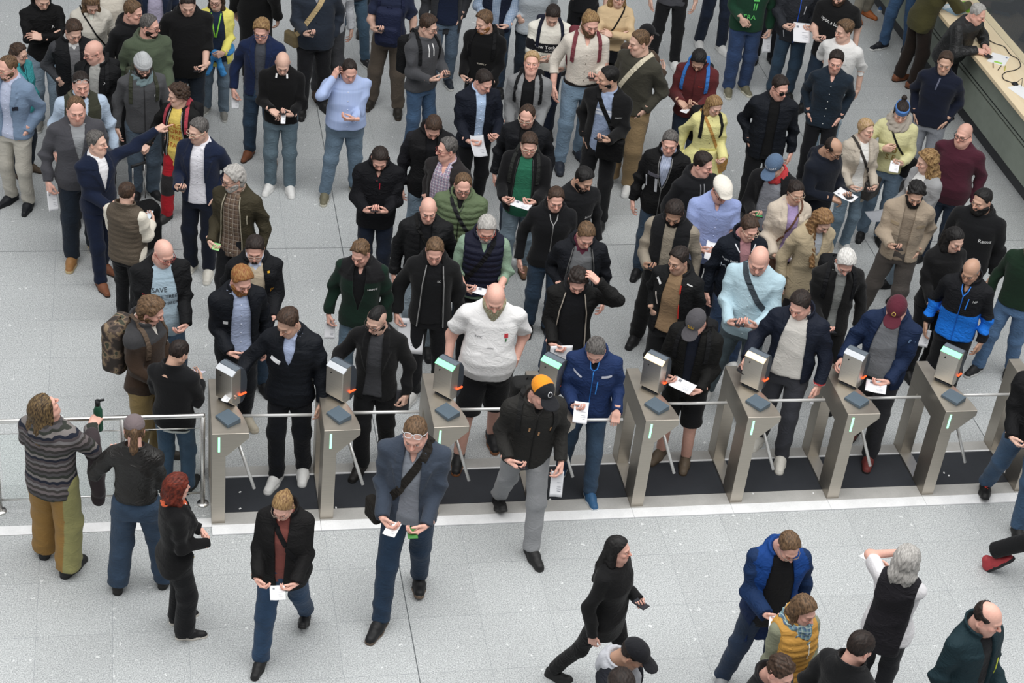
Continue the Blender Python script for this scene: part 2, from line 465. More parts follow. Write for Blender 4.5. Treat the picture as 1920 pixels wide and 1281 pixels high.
def turnstile(i):
    st = {'#b9bec4': 'unlit', '#7fe0a0': 'green lit', '#f0d4a6': 'amber lit'}[BARS[i]]
    lab = ['steel tripod turnstile beside the glass railing, unlit reader bar', 'steel turnstile with unlit reader, second from the glass railing', 'steel turnstile with green lit reader beside the white polo shirt wearer',
           'steel turnstile with green lit reader behind the orange capped walker', 'steel turnstile with amber lit reader beside the grey capped visitor in shorts', 'steel turnstile with amber lit reader beside the white sweater wearer',
           'steel turnstile with unlit reader beside the maroon capped visitor', 'steel turnstile with green lit reader below the blue and black jacket', 'steel turnstile cut by the frame edge, behind the walker in jeans'][i]
    e = empty('turnstile', (TXS[i], -4.41, 0)); tag(e, lab, 'turnstile', 'row of tripod turnstiles')
    box('front_leg', (.115, .245, .76), (.0575, .1225, .38 + .0), STEEL, e); box('rear_leg', (.115, .175, .76), (.0575, .69, .38), STEEL, e)
    box('plinth', (.115, .36, .03), (.0575, .425, .015), STEELF, e, bev=.002)
    plan = [(0, 0), (.31, 0), (.312, .06), (.295, .16), (.262, .28), (.220, .40), (.178, .50), (.145, .60), (.122, .70), (.115, .78), (0, .78)]
    low = [(min(x, .122), y) for x, y in plan]
    loft('cabinet', [(.755, low), (.945, plan), (1.0, plan)], STEEL, e)
    box('indicator_light', (.018, .006, .155), (.060, -.002, .885), glow('#9df5c0', 1.6), e, bev=.002)
    # card reader block, turned on the top
    a = math.radians(-57.5)
    b = prism('card_reader', [(-.092, -.068, 0), (.092, -.068, 0), (.092, .068, 0), (-.092, .068, 0)], [(-.090, -.066, .022), (.090, -.066, .030), (.090, .066, .046), (-.090, .066, .038)], SLATE, e, (.142, .190, 1.0), (0, 0, a), .003)
    # ticket reader column
    t = empty('ticket_reader', (.172, .470, 1.0), 0); t.parent = e; t.rotation_euler = (0, 0, math.radians(-46)); t.scale = (1.16, 1.0, 1.08); w = .0815
    bodyp = [(-.075, .035), (-.082, .311), (-.035, .336), (.030, .336), (.040, .0), (-.03, .0)]
    prism('housing', [(-w, y, z) for y, z in bodyp], [(w, y, z) for y, z in bodyp], STEELF, t)
    cov = [(.028, .0), (.028, .342), (.060, .330), (.095, .275), (.108, .19), (.104, .10), (.080, .03), (.05, .0)]
    prism('dark_cover', [(-w - .003, y, z) for y, z in cov], [(w + .003, y, z) for y, z in cov], cloth('#3a4048', 'plain'), t)
    lb = [(-.084, .312), (-.037, .337), (-.030, .340), (-.030, .325), (-.074, .300)]
    prism('light_bar', [(-w - .002, y, z) for y, z in lb], [(w + .002, y, z) for y, z in lb], glow(BARS[i], .9 if st != 'unlit' else .05) if st != 'unlit' else cloth('#c0c4c9', 'plain'), t, bev=.003)
    tp = [(.028, .336), (.028, .345), (-.030, .345), (-.034, .337)]
    prism('top_cap', [(-w, y, z) for y, z in tp], [(w, y, z) for y, z in tp], cloth('#5b646d', 'plain'), t, bev=.002)
    box('scanner_light', (.018, .085, .013), (w + .006, .048, .085), glow('#f4582a', 1.3), t, rot=(math.radians(-8), 0, 0), bev=.004)
    box('base_foot', (.14, .10, .012), (0, -.01, .006), DARKP, t, bev=.003)
    tube('lock', [(-.03, -.083, .27), (-.03, -.0875, .27)], .006, BLK, t, 8)
    # tripod hub and arms
    tube('hub', [(.17, .27, .86), (.245, .23, .80)], [.075, .062], DARKP, e, 18)
    if i == 3:
        q = back(1168, 787, .93) - np.array([TXS[i], -4.41, 0]); tube('arm', [(.24, .20, .88), tuple(q)], .0145, BARM, e, 12)
    else:
        tube('arm', [(.25, .41, .868), (.873, .393, .87)], .0145, BARM, e, 12)
    tube('arm', [(.225, .20, .77), (.365, .035, .36)], .0145, BARM, e, 12)
    return e


for i in range(9):
    turnstile(i)

# glass railing beside the first turnstile
rail = tag(empty('glass_railing', (1.37, -4.13, 0)), 'stainless steel and glass railing closing the gap beside the first turnstile', 'railing')
for x in (0, -.675, -1.72, -2.7):
    tube('post', [(x, 0, 0), (x, 0, .985)], .021, CHROME, rail, 14); tube('post_foot', [(x, 0, 0), (x, 0, .014)], [.055, .05], CHROME, rail, 20)
tube('handrail', [(-3.6, 0, .985), (.0, 0, .985), (.012, 0, .98)], .021, CHROME, rail, 14)
for x0, x1 in ((-.64, -.035), (-1.68, -.71), (-2.66, -1.755)):
    box('glass_pane', (x1 - x0, .010, .70), ((x0 + x1) / 2, 0, .49), glass(), rail, bev=.001)
    tube('pane_rail', [(x0 - .02, 0, .13), (x1 + .02, 0, .13)], .010, CHROME, rail, 10)
    tube('pane_rail', [(x0 - .02, 0, .85), (x1 + .02, 0, .85)], .004, CHROME, rail, 8)

# service counter along the side of the hall
def wood():
    def build(nt, b):
        tc = _n(nt, 'ShaderNodeTexCoord'); mp = _n(nt, 'ShaderNodeMapping'); mp.inputs['Scale'].default_value = (16, 1.2, 16)
        nt.links.new(tc.outputs['Object'], mp.inputs[0]); n = _n(nt, 'ShaderNodeTexNoise', i_Scale=1.0, i_Detail=4.0); nt.links.new(mp.outputs[0], n.inputs['Vector'])
        nt.links.new(_mix(nt, n.outputs[0], lin('#d8c19b'), lin('#ecdcbc')), b.inputs['Base Color']); b.inputs['Roughness'].default_value = .4
    return mat_base('pale_wood', build)


ct = tag(empty('service_counter', (11.05, 2.5, 0)), 'long service counter with pale wooden top and grey green front', 'counter')
GG = cloth('#80887e', 'plain'); L_ = 11.0
box('worktop', (.70, L_, .05), (.35, 0, 1.075), wood(), ct)
box('front_panel', (.40, L_, .40), (.36, 0, .85), GG, ct); box('front_panel', (.40, L_, .385), (.36, 0, .432), GG, ct)
box('groove', (.36, L_, .03), (.36, 0, .638), BLK, ct, bev=.001); box('groove', (.40, L_, .012), (.355, 0, .70), BLK, ct, bev=.001)
box('kick_base', (.30, L_, .25), (.42, 0, .125), cloth('#35373a', 'plain'), ct)
box('staff_desk', (2.60, L_, .04), (2.05, 0, .76), cloth('#23262c', 'plain'), ct); box('staff_panel', (.04, L_, .9), (.76, 0, .6), cloth('#2b2e33', 'plain'), ct)
gs = tag(box('glass_screen', (.008, 3.2, .75), (11.62, 3.0, 1.475), glass(), bev=.001), 'upright clear glass screen standing on the counter top', 'screen')


def on_top(u, v, z=1.102):
    return back(u, v, z)


def sheet(name, u, v, size, rz, mat, label, cat, extra=None):
    p = on_top(u, v); o = box(name, (size[0], size[1], .003), (p[0], p[1], 1.1022), mat, rot=(0, 0, rz), bev=0); tag(o, label, cat)
    return o


b1 = sheet('brochure', 1785, 18, (.21, .30), .5, cloth('#a9cbe0', 'plain'), 'pale blue brochure lying open at the far end of the counter top', 'brochure')
b2 = sheet('brochure', 1812, 13, (.21, .30), .35, cloth('#79b82e', 'plain'), 'bright green brochure lying beside the blue one on the counter', 'brochure')
for (x, y, w_, h_) in ((-.04, .07, .08, .08), (.05, -.06, .06, .12)):
    box('printed_panel', (w_, h_, .0008), (x, y, .0019), cloth('#e9efe4', 'plain'), b2, bev=0)
box('printed_panel', (.16, .08, .0008), (0, .09, .0019), cloth('#e6eef2', 'plain'), b1, bev=0)
b3 = sheet('booklet', 1872, 111, (.30, .22), .95, paper('#e8e9ea'), 'white booklet on the counter in front of the leaning person in black', 'booklet')
box('printed_panel', (.05, .10, .0008), (-.10, -.02, .0019), cloth('#9ccb58', 'plain'), b3, bev=0); box('printed_panel', (.02, .02, .0008), (.10, -.08, .0019), cloth('#2b4a86', 'plain'), b3, bev=0)
sheet('paper_sheet', 1916, 172, (.21, .30), .3, paper('#e8e9ea'), 'white paper sheet on the counter by the frame edge', 'paper')
for (u, v, a, c, l) in ((1862, 123, 1.2, '#6d5836', 'brown pen lying beside the white booklet on the counter'), (1874, 128, .9, '#3a352c', 'dark pen lying across the pens near the booklet'), (1884, 129, 1.1, '#b6b435', 'lime coloured pen at the end of the pens on the counter')):
    p = on_top(u, v); d = np.array([math.cos(a), math.sin(a), 0]) * .07; o = empty('pen', tuple(p)); tag(o, l, 'pen', 'pens on the counter')
    tube('barrel', [tuple(-d + (0, 0, .006)), tuple(d + (0, 0, .006))], .005, cloth(c, 'plain'), o, 8); tube('tip', [tuple(d + (0, 0, .006)), tuple(d * 1.12 + (0, 0, .006))], [.004, .001], BLK, o, 8)
cp = [(790, 285), (860, 315), (920, 350), (1000, 370), (1040, 440), (1110, 470), (1132, 530), (1090, 560), (1010, 575), (975, 600), (990, 640), (1060, 660), (1085, 678)]
P_ = np.array([on_top(1650 + a / 4.27, b / 4.27, 1.107) for a, b in cp]); t_ = np.linspace(0, len(P_) - 1, 70)
Ps = np.stack([np.interp(t_, range(len(P_)), P_[:, k]) for k in range(3)], 1)
for _ in range(4):
    Ps[1:-1] = (Ps[:-2] + 2 * Ps[1:-1] + Ps[2:]) / 4
tag(tube('power_cable', Ps, .0055, BLK, None, 8), 'black cable snaking along the pale wooden counter top', 'cable')
p = on_top(1903, 158); ms = tag(empty('table_stand', tuple(p)), 'small black wire stand at the end of the cable on the counter', 'stand')
o = npm = tube('foot', [(0, 0, 0), (0, 0, .02)], [.045, .03], BLK, ms, 16); tube('wire', [(0, 0, .01), (.06, -.03, .10), (.03, -.11, .03)], .004, BLK, ms, 6)

# paper scraps trodden on the mats
for (u, v) in ((1050, 920), (1031, 937), (450, 923), (450, 954), (1525, 925), (1412, 926), (1770, 887), (1779, 892), (630, 952)):
    p = back(u, v, .013); o = box('paper_scrap', (.022, .014, .003), (p[0], p[1], .0135), paper('#e8e9ea'), rot=(0, 0, u), bev=0); tag(o, 'tiny white paper scrap lying on the turnstile mats', 'paper scrap', 'paper scraps on the mats')
# ---------------------------------------------------------------- implicit surfaces for bodies and clothing
f32 = np.float32


def A(*v):
    return np.array(v, f32)


def cone(p, a, b, ra, rb):
    ba = b - a; t = np.clip(((p - a) @ ba) / max(float(ba @ ba), 1e-9), 0, 1)
    q = p - (a + t[:, None] * ba)
    return np.sqrt((q * q).sum(1)) - (ra + (rb - ra) * t), t


def ell(p, c, r):
    q = (p - A(*c)) / A(*r); k0 = np.sqrt((q * q).sum(1)); q = q / A(*r); k1 = np.sqrt((q * q).sum(1))
    return k0 * (k0 - 1) / np.maximum(k1, 1e-6)


def smin(a, b, k):
    h = np.maximum(k - np.abs(a - b), 0) / k
    return np.minimum(a, b) - h * h * k * .25


def smax(a, b, k):
    return -smin(-a, -b, k)


def sstep(a, b, x):
    t = np.clip((x - a) / (b - a), 0, 1)
    return t * t * (3 - 2 * t)


def fold(p, seed, sc=1.0):
    """cloth creases: soft swells with sharper valleys"""
    q = p * A(7, 7, 11) * sc + seed
    a = q[:, 0] * .9 + q[:, 2] * .8 + 1.9 * np.sin(q[:, 1] * .7 + q[:, 2] * .35 + seed); b = q[:, 2] * 1.25 - q[:, 0] * .7 + 1.7 * np.sin(q[:, 0] * .6 + q[:, 1] * .9 + 2 * seed)
    m = .5 + .5 * np.sin(q[:, 0] * .45 + q[:, 1] * .5 - q[:, 2] * .4 + 3 * seed)
    return (1.2 - 2.0 * np.abs(np.sin(a * .9))) * m + (1.2 - 2.0 * np.abs(np.sin(b * .8))) * (1 - m)


EDG = [(0, 1), (2, 3), (4, 5), (6, 7), (0, 2), (1, 3), (4, 6), (5, 7), (0, 4), (1, 5), (2, 6), (3, 7)]
CRN = np.array([[i >> 2 & 1, i >> 1 & 1, i & 1] for i in range(8)])


def snets(f, lo, hi, h):
    """vertices and quads of the surface f = 0"""
    lo = np.asarray(lo, f32); n = np.ceil((np.asarray(hi) - lo) / h / 4).astype(int) * 4 + 1
    B = 4; nc = (n - 1) // B
    ax = [lo[k] + h * (np.arange(nc[k]) * B + B / 2) for k in range(3)]
    C = np.stack(np.meshgrid(*ax, indexing='ij'), -1).reshape(-1, 3).astype(f32)
    dc = f(C).reshape(nc)
    near = np.abs(dc) < h * B * 1.1 + .028
    for k in range(3):  # one block of margin
        pass
    full = np.where(dc < 0, -1., 1.).astype(f32)
    d = np.repeat(np.repeat(np.repeat(full, B, 0), B, 1), B, 2); m = np.repeat(np.repeat(np.repeat(near, B, 0), B, 1), B, 2)
    d = np.pad(d, ((0, 1),) * 3, mode='edge'); m = np.pad(m, ((0, 1),) * 3, mode='edge')
    m[1:] |= m[:-1]; m[:, 1:] |= m[:, :-1]; m[:, :, 1:] |= m[:, :, :-1]
    I = np.argwhere(m)
    if len(I) == 0:
        return np.zeros((0, 3), f32), np.zeros((0, 4), int)
    d[m] = f((lo + I * h).astype(f32))
    d[0] = d[-1] = 1; d[:, 0] = d[:, -1] = 1; d[:, :, 0] = d[:, :, -1] = 1
    s = d < 0
    N = d.shape
    cs = [s[i:N[0] - 1 + i, j:N[1] - 1 + j, k:N[2] - 1 + k] for i, j, k in CRN]
    cnt = sum(c.astype(np.int8) for c in cs); act = (cnt > 0) & (cnt < 8)
    ids = np.argwhere(act); vid = np.full(act.shape, -1, np.int64); vid[act] = np.arange(len(ids))
    vals = np.stack([d[ids[:, 0] + c[0], ids[:, 1] + c[1], ids[:, 2] + c[2]] for c in CRN], 1)
    acc = np.zeros((len(ids), 3), f32); num = np.zeros(len(ids), f32)
    for a, b in EDG:
        x = (vals[:, a] < 0) != (vals[:, b] < 0); den = vals[:, a] - vals[:, b]
        t = np.where(x, vals[:, a] / np.where(den == 0, 1, den), 0)
        t = np.clip(t, .02, .98)
        acc += np.where(x[:, None], CRN[a] + t[:, None] * (CRN[b] - CRN[a]), 0); num += x
    V = lo + h * (ids + acc / num[:, None])
    Q = []
    for axn in range(3):
        sl = [slice(1, -1)] * 3; sl[axn] = slice(0, -1); a = s[tuple(sl)]
        sl2 = list(sl); sl2[axn] = slice(1, None); b = s[tuple(sl2)]
        e = np.argwhere(a != b)
        if not len(e):
            continue
        off = np.ones(3, int); off[axn] = 0; e = e + off; ins = s[e[:, 0], e[:, 1], e[:, 2]]
        u, w = [(1, 2), (2, 0), (0, 1)][axn]
        q = []
        for du, dw in ((-1, -1), (0, -1), (0, 0), (-1, 0)):
            c = e.copy(); c[:, u] += du; c[:, w] += dw
            ok = np.minimum(c, np.array(vid.shape) - 1); q.append(vid[ok[:, 0], ok[:, 1], ok[:, 2]])
        q = np.stack(q, 1); q[~ins] = q[~ins][:, ::-1]
        Q.append(q[(q >= 0).all(1)])
    Q = np.concatenate(Q) if Q else np.zeros((0, 4), int)
    return V.astype(f32), Q


def npmesh(name, V, Q, mats, parent=None, col=None, mi=None, smooth=True):
    me = bpy.data.meshes.new(name); me.vertices.add(len(V)); me.vertices.foreach_set('co', np.ascontiguousarray(V, f32).ravel())
    me.loops.add(Q.size); me.loops.foreach_set('vertex_index', Q.ravel().astype(np.int32))
    me.polygons.add(len(Q)); me.polygons.foreach_set('loop_start', np.arange(0, Q.size, 4, dtype=np.int32))
    me.polygons.foreach_set('use_smooth', np.full(len(Q), smooth))
    o = link(name, me, mats, parent)
    if mi is not None:
        me.polygons.foreach_set('material_index', mi.astype(np.int32))
    if col is not None:
        ca = me.color_attributes.new('Col', 'FLOAT_COLOR', 'POINT')
        ca.data.foreach_set('color', np.concatenate([col, np.ones((len(col), 1))], 1).astype(f32).ravel())
    me.update(calc_edges=True)
    return o


def rotz(a):
    c, s = math.cos(a), math.sin(a); return np.array([[c, -s, 0], [s, c, 0], [0, 0, 1]], f32)


def rotx(a):
    c, s = math.cos(a), math.sin(a); return np.array([[1, 0, 0], [0, c, -s], [0, s, c]], f32)


def roty(a):
    c, s = math.cos(a), math.sin(a); return np.array([[c, 0, s], [0, 1, 0], [-s, 0, c]], f32)


def unit(v):
    v = np.asarray(v, f32); return v / (np.linalg.norm(v) + 1e-9)


# ---------------------------------------------------------------- head (face towards -y, centre of the skull at the origin)
def skull(p, full=0.0, fem=False):
    q = p.copy(); q[:, 0] = np.abs(q[:, 0])
    d = ell(p, (0, .014, .030), (.0765, .097, .088))
    d = smin(d, ell(p, (0, -.022, -.042), (.060 + .012 * full, .064, .070)), .03)
    ch = .012 if fem else .018
    j, _ = cone(q, A(.056 + .012 * full, .012, -.052), A(ch, -.066, -.098), .018 + .012 * full, .019 + .006 * full)
    return smin(d, j, .03)


def head_sdf(p, full=0.0, fem=False):
    q = p.copy(); q[:, 0] = np.abs(q[:, 0])
    d = skull(p, full, fem)
    n, _ = cone(p, A(0, -.030, -.075), A(0, .020, -.24), .052 + .012 * full, .062 + .012 * full); d = smin(d, n, .03)
    n, _ = cone(p, A(0, .04, -.05), A(0, .045, -.24), .050 + .008 * full, .062); d = smin(d, n, .03)
    b, _ = cone(q, A(.008, -.084, .026), A(.040, -.072, .022), .010 if fem else .0125, .010); d = smin(d, b, .018)
    c = ell(q, (.040, -.062, -.020), (.022, .024, .020)); d = smin(d, c, .02)
    d = smax(d, -ell(q, (.031, -.099, .004), (.017, .015, .0105)), .012)
    d = smin(d, ell(q, (.031, -.0785, .003), (.0145, .0125, .0105)), .003)
    n, _ = cone(p, A(0, -.086, .016), A(0, -.112, -.024), .0075, .0115); d = smin(d, n, .012)
    n = ell(q, (.011, -.099, -.026), (.0075, .011, .007)); d = smin(d, n, .008)
    d = smin(d, ell(p, (0, -.086, -.0495), (.023, .012, .0055)), .007)
    d = smin(d, ell(p, (0, -.086, -.0615), (.020, .012, .0065)), .007)
    d = smax(d, -ell(p, (0, -.101, -.0553), (.022, .009, .0016)), .003)
    R = rotz(-.35)
    e = q - A(.077, .010, -.004); e = e @ R
    ear = ell(e, (0, 0, 0), (.0085, .019, .032)); ear = smax(ear, -ell(e, (.009, -.003, .004), (.006, .010, .018)), .006)
    d = smin(d, ear, .008)
    return d


HEADS = {}


def head_mesh(full, fem):
    k = (round(full * 2) / 2, fem)
    if k not in HEADS:
        HEADS[k] = snets(lambda p: head_sdf(p, k[0], fem), (-.115, -.14, -.235), (.115, .13, .14), .0042)
    return HEADS[k]


def head_color(V, skin, hairc, stub=0.0, buzz=0.0, fem=False, bald=False, rnd=0.5):
    c = np.tile(A(*skin), (len(V), 1)); x, y, z = np.abs(V[:, 0]), V[:, 1], V[:, 2]
    H = A(*hairc)

    def blend(m, col):
        nonlocal c
        c = c * (1 - m[:, None]) + m[:, None] * np.asarray(col, f32)
    red = np.array(skin) * A(1.03, .80, .77)
    g = np.exp(-((x - .042) ** 2 + (z + .025) ** 2) / .0006) * (y < -.02) * .6 + np.exp(-(x ** 2 + (z + .02) ** 2) / .0003) * (y < -.09) * .6
    g = g + (x > .074) * (np.abs(z) < .04) * .5
    blend(np.clip(g, 0, .7), red)
    if stub > 0:
        m = sstep(-.030, -.055, z) * (y < .02) * (z > -.13) * stub + np.exp(-((z + .041) / .006) ** 2) * (x < .03) * (y < -.07) * stub
        blend(np.clip(m, 0, .8), H * .5 + np.array(skin) * .35)
    if buzz > 0:
        m = (hair_g(V, 'short', 0) > 0) * buzz; blend(m.astype(f32), H * .6 + np.array(skin) * .4)
    face = y < -.055
    lip = np.exp(-((x / .022) ** 4 + ((z + .0555) / .0095) ** 4)) * (y < -.078)
    blend(np.clip(lip, 0, .75 if fem else .55), np.array(skin) * (A(1.0, .48, .46) if fem else A(.92, .60, .56)))
    m = np.exp(-((z + .0553) / .0022) ** 2) * (x < .017) * (y < -.075); blend(m * .55, np.array(skin) * .35)
    ex, ez = x - .031, z - .0035
    orb = np.exp(-((ex / .020) ** 2 + ((z - .010) / .014) ** 2)) * face * .35; blend(orb, np.array(skin) * A(.72, .60, .56))
    eye = ((ex / .0135) ** 2 + (ez / .0052) ** 2 < 1) & face; blend(eye.astype(f32), A(.72, .70, .68))
    iris = (ex ** 2 + ez ** 2 < .0056 ** 2) & face; blend(iris.astype(f32), A(.05, .045, .04))
    lid = np.exp(-((ez - .0055 + 14 * ex ** 2) / .0022) ** 2) * (np.abs(ex) < .016) * face; blend(lid * .8, A(.06, .04, .03))
    br = np.exp(-((z - .0225 - .08 * (x - .02) + 6 * (x - .036) ** 2) / (.0038 if fem else .0048)) ** 4) * sstep(.008, .013, x) * sstep(.053, .045, x) * (y < -.05)
    blend(br * .85, H * .8 + np.array(skin) * .1)
    return c


def hair_g(p, style, rec=0.0):
    """how far inside the hair-bearing area of the head a point lies"""
    u = p - A(0, .012, .015); r = np.sqrt((u * u).sum(1)) + 1e-6; e = u[:, 2] / r; az = np.arctan2(np.abs(u[:, 0]), -u[:, 1])
    T = {'short': ([0, .45, .8, 1.12, 1.3, 1.62, 1.95, 2.4, 3.15], [.66, .63, .50, .06, -.12, .03, -.40, -.70, -.80]),
         'fem': ([0, .5, .85, 1.15, 1.4, 1.7, 2.1, 3.15], [.66, .60, .42, .05, -.45, -.75, -.9, -.95])}['fem' if style == 'fem' else 'short']
    b = np.interp(az, T[0], T[1]) + rec * np.exp(-((az - .60) / .40) ** 2) * .20 + rec * np.exp(-(az / .45) ** 2) * .13
    return e - b


def hair_sdf(p, st, q, full, fem):
    """st: style dict; q: gravity direction in head space"""
    s = st['s']; T = st.get('t', .016); sd = st.get('seed', 1.0); base = skull(p, full, fem)
    u = p - A(0, .012, .015); e = u[:, 2] / (np.sqrt((u * u).sum(1)) + 1e-6)
    if 'cut' in st:
        base = np.maximum(base, (p[:, 2] - st['cut']) * 1.0 - .012)
    nz = np.sin(p[:, 0] * 210 + 2 * np.sin(p[:, 1] * 90 + sd) + 1.5 * np.sin(p[:, 2] * 80)) * .0016
    if s in ('short', 'side', 'messy', 'balding', 'mohawk', 'curly', 'mid'):
        g = hair_g(p, 'short', st.get('rec', .2))
        side = st.get('side', .006)
        th = side + (T - side) * sstep(.15, .75, e + .25 * (p[:, 1] < -.02))
        if s == 'balding':
            azb = np.arctan2(np.abs(u[:, 0]), -u[:, 1]); g = np.minimum(g, st.get('lim', .35) + .12 * sstep(1.0, 1.3, azb) + .25 * sstep(1.6, 2.6, azb) - e); th = np.full(len(p), T * .6, f32)
        if s == 'mohawk':
            g = np.minimum(g, .052 - np.abs(p[:, 0])); th = np.full(len(p), T, f32)
        if s in ('messy', 'curly', 'mid'):
            a = {'messy': .006, 'curly': .012, 'mid': .004}[s]
            nz = nz + a * (np.sin(p[:, 0] * 85 + sd + 2 * np.sin(p[:, 2] * 60)) * np.sin(p[:, 1] * 80 + 2 * np.sin(p[:, 0] * 50 + sd)) + .4 * np.sin(p[:, 2] * 120 + sd))
            if s != 'messy':
                th = np.full(len(p), T, f32)
        if s == 'side':
            th = th + .008 * sstep(-.06, .06, p[:, 0] * st.get('dir', 1)) * (e > .4)
        m = sstep(-.05, .07, g)
        d = base - (-.010 + (th + .010) * m) - nz * m
        if s == 'mid':  # longer at the nape
            for sx in (-1, 1):
                c, _ = cone(p, A(.045 * sx, .070, -.02), A(.05 * sx, .066, -.02) + q * st.get('len', .07), .040, .028); d = smin(d, c - nz, .03)
        return d
    g = hair_g(p, 'fem', st.get('rec', 0)); m = sstep(-.05, .08, g)
    wav = st.get('wave', 0)
    if wav:
        nz = nz + wav * np.sin(p[:, 2] * 75 + 2.5 * np.sin(p[:, 0] * 45 + sd) + p[:, 1] * 50) * np.sin(p[:, 0] * 60 + p[:, 1] * 55 + sd)
    d = base - (-.010 + (T + .010) * m) - nz * m
    d = d + .004 * np.exp(-(p[:, 0] / .004) ** 2) * (p[:, 2] > .08) * (p[:, 1] < .03)
    L = st.get('len', .2)
    if s in ('long', 'bob'):
        w = st.get('w', 1.0)
        for sx in (-1, 1):
            a = A(.066 * sx, .022, -.005); b = A(.078 * sx, .024, -.03) + q * min(L, .10); c = A(.088 * sx, .022 + .16 * max(L - .1, 0) - st.get('fr', 0), -.03) + q * L
            k, _ = cone(p, a, b, .030 * w, .034 * w); d = smin(d, k - nz, .03)
            if L > .1:
                k, _ = cone(p, b, c, .034 * w, .026 * w); d = smin(d, k - nz, .03)
            a = A(.035 * sx, .075, .0); b = A(.045 * sx, .080 + .14 * max(L - .12, 0), -.02) + q * (L * .5); c = A(.045 * sx, .078 + .30 * max(L - .12, 0), -.02) + q * L
            k, _ = cone(p, a, b, .048, .052 * w); d = smin(d, k - nz, .03)
            k, _ = cone(p, b, c, .052 * w, .034 * w); d = smin(d, k - nz, .03)
    if s == 'pony':
        b = A(0, .125, .03); k, _ = cone(p, A(0, .10, .02), b, .030, .026); d = smin(d, k - nz, .01)
        k, _ = cone(p, b, A(.01, .135, -.0) + q * L * .5, .028, .036); d = smin(d, k - nz, .015)
        k, _ = cone(p, A(.01, .135, -.0) + q * L * .5, A(.015, .12, 0) + q * L, .036, .012); d = smin(d, k - nz, .015)
    if s == 'bun':
        z = st.get('bz', .07); d = smin(d, ell(p, (0, .105, z), (.034, .034, .032)) - nz, .008)
    return d


def beard_sdf(p, st, full):
    base = skull(p, full); x = np.abs(p[:, 0]); y, z = p[:, 1], p[:, 2]
    g = np.minimum(.018 - (z + .045) - .2 * (x < .03) * 0, .03 - y)          # below the cheek line, in front of the ears
    cheek = -.048 + .55 * np.maximum(x - .028, 0)
    g = cheek - z
    mous = np.minimum(.0085 - np.abs(z + .041), .030 - x)
    if st.get('goatee'):
        g = np.minimum(g, .030 - x)
    g = np.maximum(g, mous) if not st.get('nomous') else g
    if st.get('mous'):
        g = mous
    g = np.minimum(g, .012 - y)
    lips = 1 - ((x / .021) ** 2 + ((z + .0565) / .0085) ** 2)
    g = np.minimum(g, -lips * .012)
    m = sstep(-.004, .008, g); t = st.get('t', .007)
    nz = np.sin(p[:, 0] * 260 + 2 * np.sin(z * 160)) * .0014
    low = sstep(-.065, -.105, z)
    d = base - (-.008 + (t * (1 + .6 * low) + .008) * m) - nz * m - .004 * m * (np.abs(z + .041) < .008)
    if st.get('len'):
        c, _ = cone(p, A(0, -.075, -.085), A(0, -.105 - .35 * st['len'], -.09 - st['len']), .044, .020); d = smin(d, c - nz * 2, .03)
    return d


# ---------------------------------------------------------------- hand (wrist at origin, fingers +x, back of the hand +z, thumb +y)
HP = dict(relax=((.35, .45, .3), (.4, .5, .3), (.45, .55, .35), (.5, .6, .35), (.2, .3)), grip=((.55, .8, .5), (.6, .85, .5), (.65, .85, .5), (.7, .9, .5), (.75, .4)),
          pinch=((.9, .5, .2), (.8, .7, .4), (.9, .8, .4), (1., .8, .4), (.9, .2)), fist=((1.3, 1.5, .7), (1.35, 1.5, .7), (1.4, 1.5, .7), (1.4, 1.5, .7), (.9, .7)),
          flat=((.1, .15, .1), (.1, .15, .1), (.12, .15, .1), (.15, .2, .1), (.1, .1)), point=((.1, .15, .1), (1.2, 1.4, .7), (1.3, 1.4, .7), (1.3, 1.4, .7), (.9, .6)))
HANDS = {}


def hand_mesh(pose):
    if pose in HANDS:
        return HANDS[pose]
    kn = [(.088, .030, 0), (.092, .010, .002), (.087, -.011, 0), (.077, -.030, -.002)]
    ln = [(.042, .025, .020), (.046, .029, .022), (.042, .026, .020), (.033, .020, .018)]
    seg = []
    for i in range(4):
        a = np.array(kn[i], f32); th = 0; sp = (.09, .02, -.05, -.12)[i]
        for j in range(3):
            th += HP[pose][i][j]; dr = A(math.cos(th) * math.cos(sp), math.cos(th) * math.sin(sp), -math.sin(th)); b = a + dr * ln[i][j]
            r = (.0092, .0084, .0078, .007)[j], (.0092, .0084, .0078, .007)[j + 1]; k = .9 if i == 3 else 1
            seg.append((a, b, r[0] * k, r[1] * k)); a = b
    t0, t1 = HP[pose][4]
    a = A(.020, .026, -.006); b = A(.052, .052 - .012 * t0, -.010 - .024 * t0); dr = unit((math.cos(.5), math.sin(.5) * (1 - t0) - .3 * t1, -.45 * t0)); c = b + dr * .032
    e = c + unit(dr + A(0, -.5 * t1, -.2 * t1)) * .026
    th = [(a, b, .017, .0125), (b, c, .0118, .0102), (c, e, .0102, .0082)]

    def f(p):
        q = np.abs(p - A(.050, 0, -.001)) - A(.040, .034, .009)
        d = np.sqrt((np.maximum(q, 0) ** 2).sum(1)) + np.minimum(q.max(1), 0) - .0065
        w = (p - A(0, 0, 0)) * A(1, 1, 1.25); c, _ = cone(w, A(-.06, 0, 0), A(.02, 0, 0), .029, .028); d = smin(d, c, .02)
        for a, b, r1, r2 in th:
            c, _ = cone(p, a, b, r1, r2); d = smin(d, c, .006)
        g = None
        for a, b, r1, r2 in seg:
            c, _ = cone(p, a, b, r1, r2); g = c if g is None else smin(g, c, .002)
        return smin(d, g, .007)
    HANDS[pose] = snets(f, (-.07, -.07, -.13), (.21, .09, .05), .004)
    return HANDS[pose]


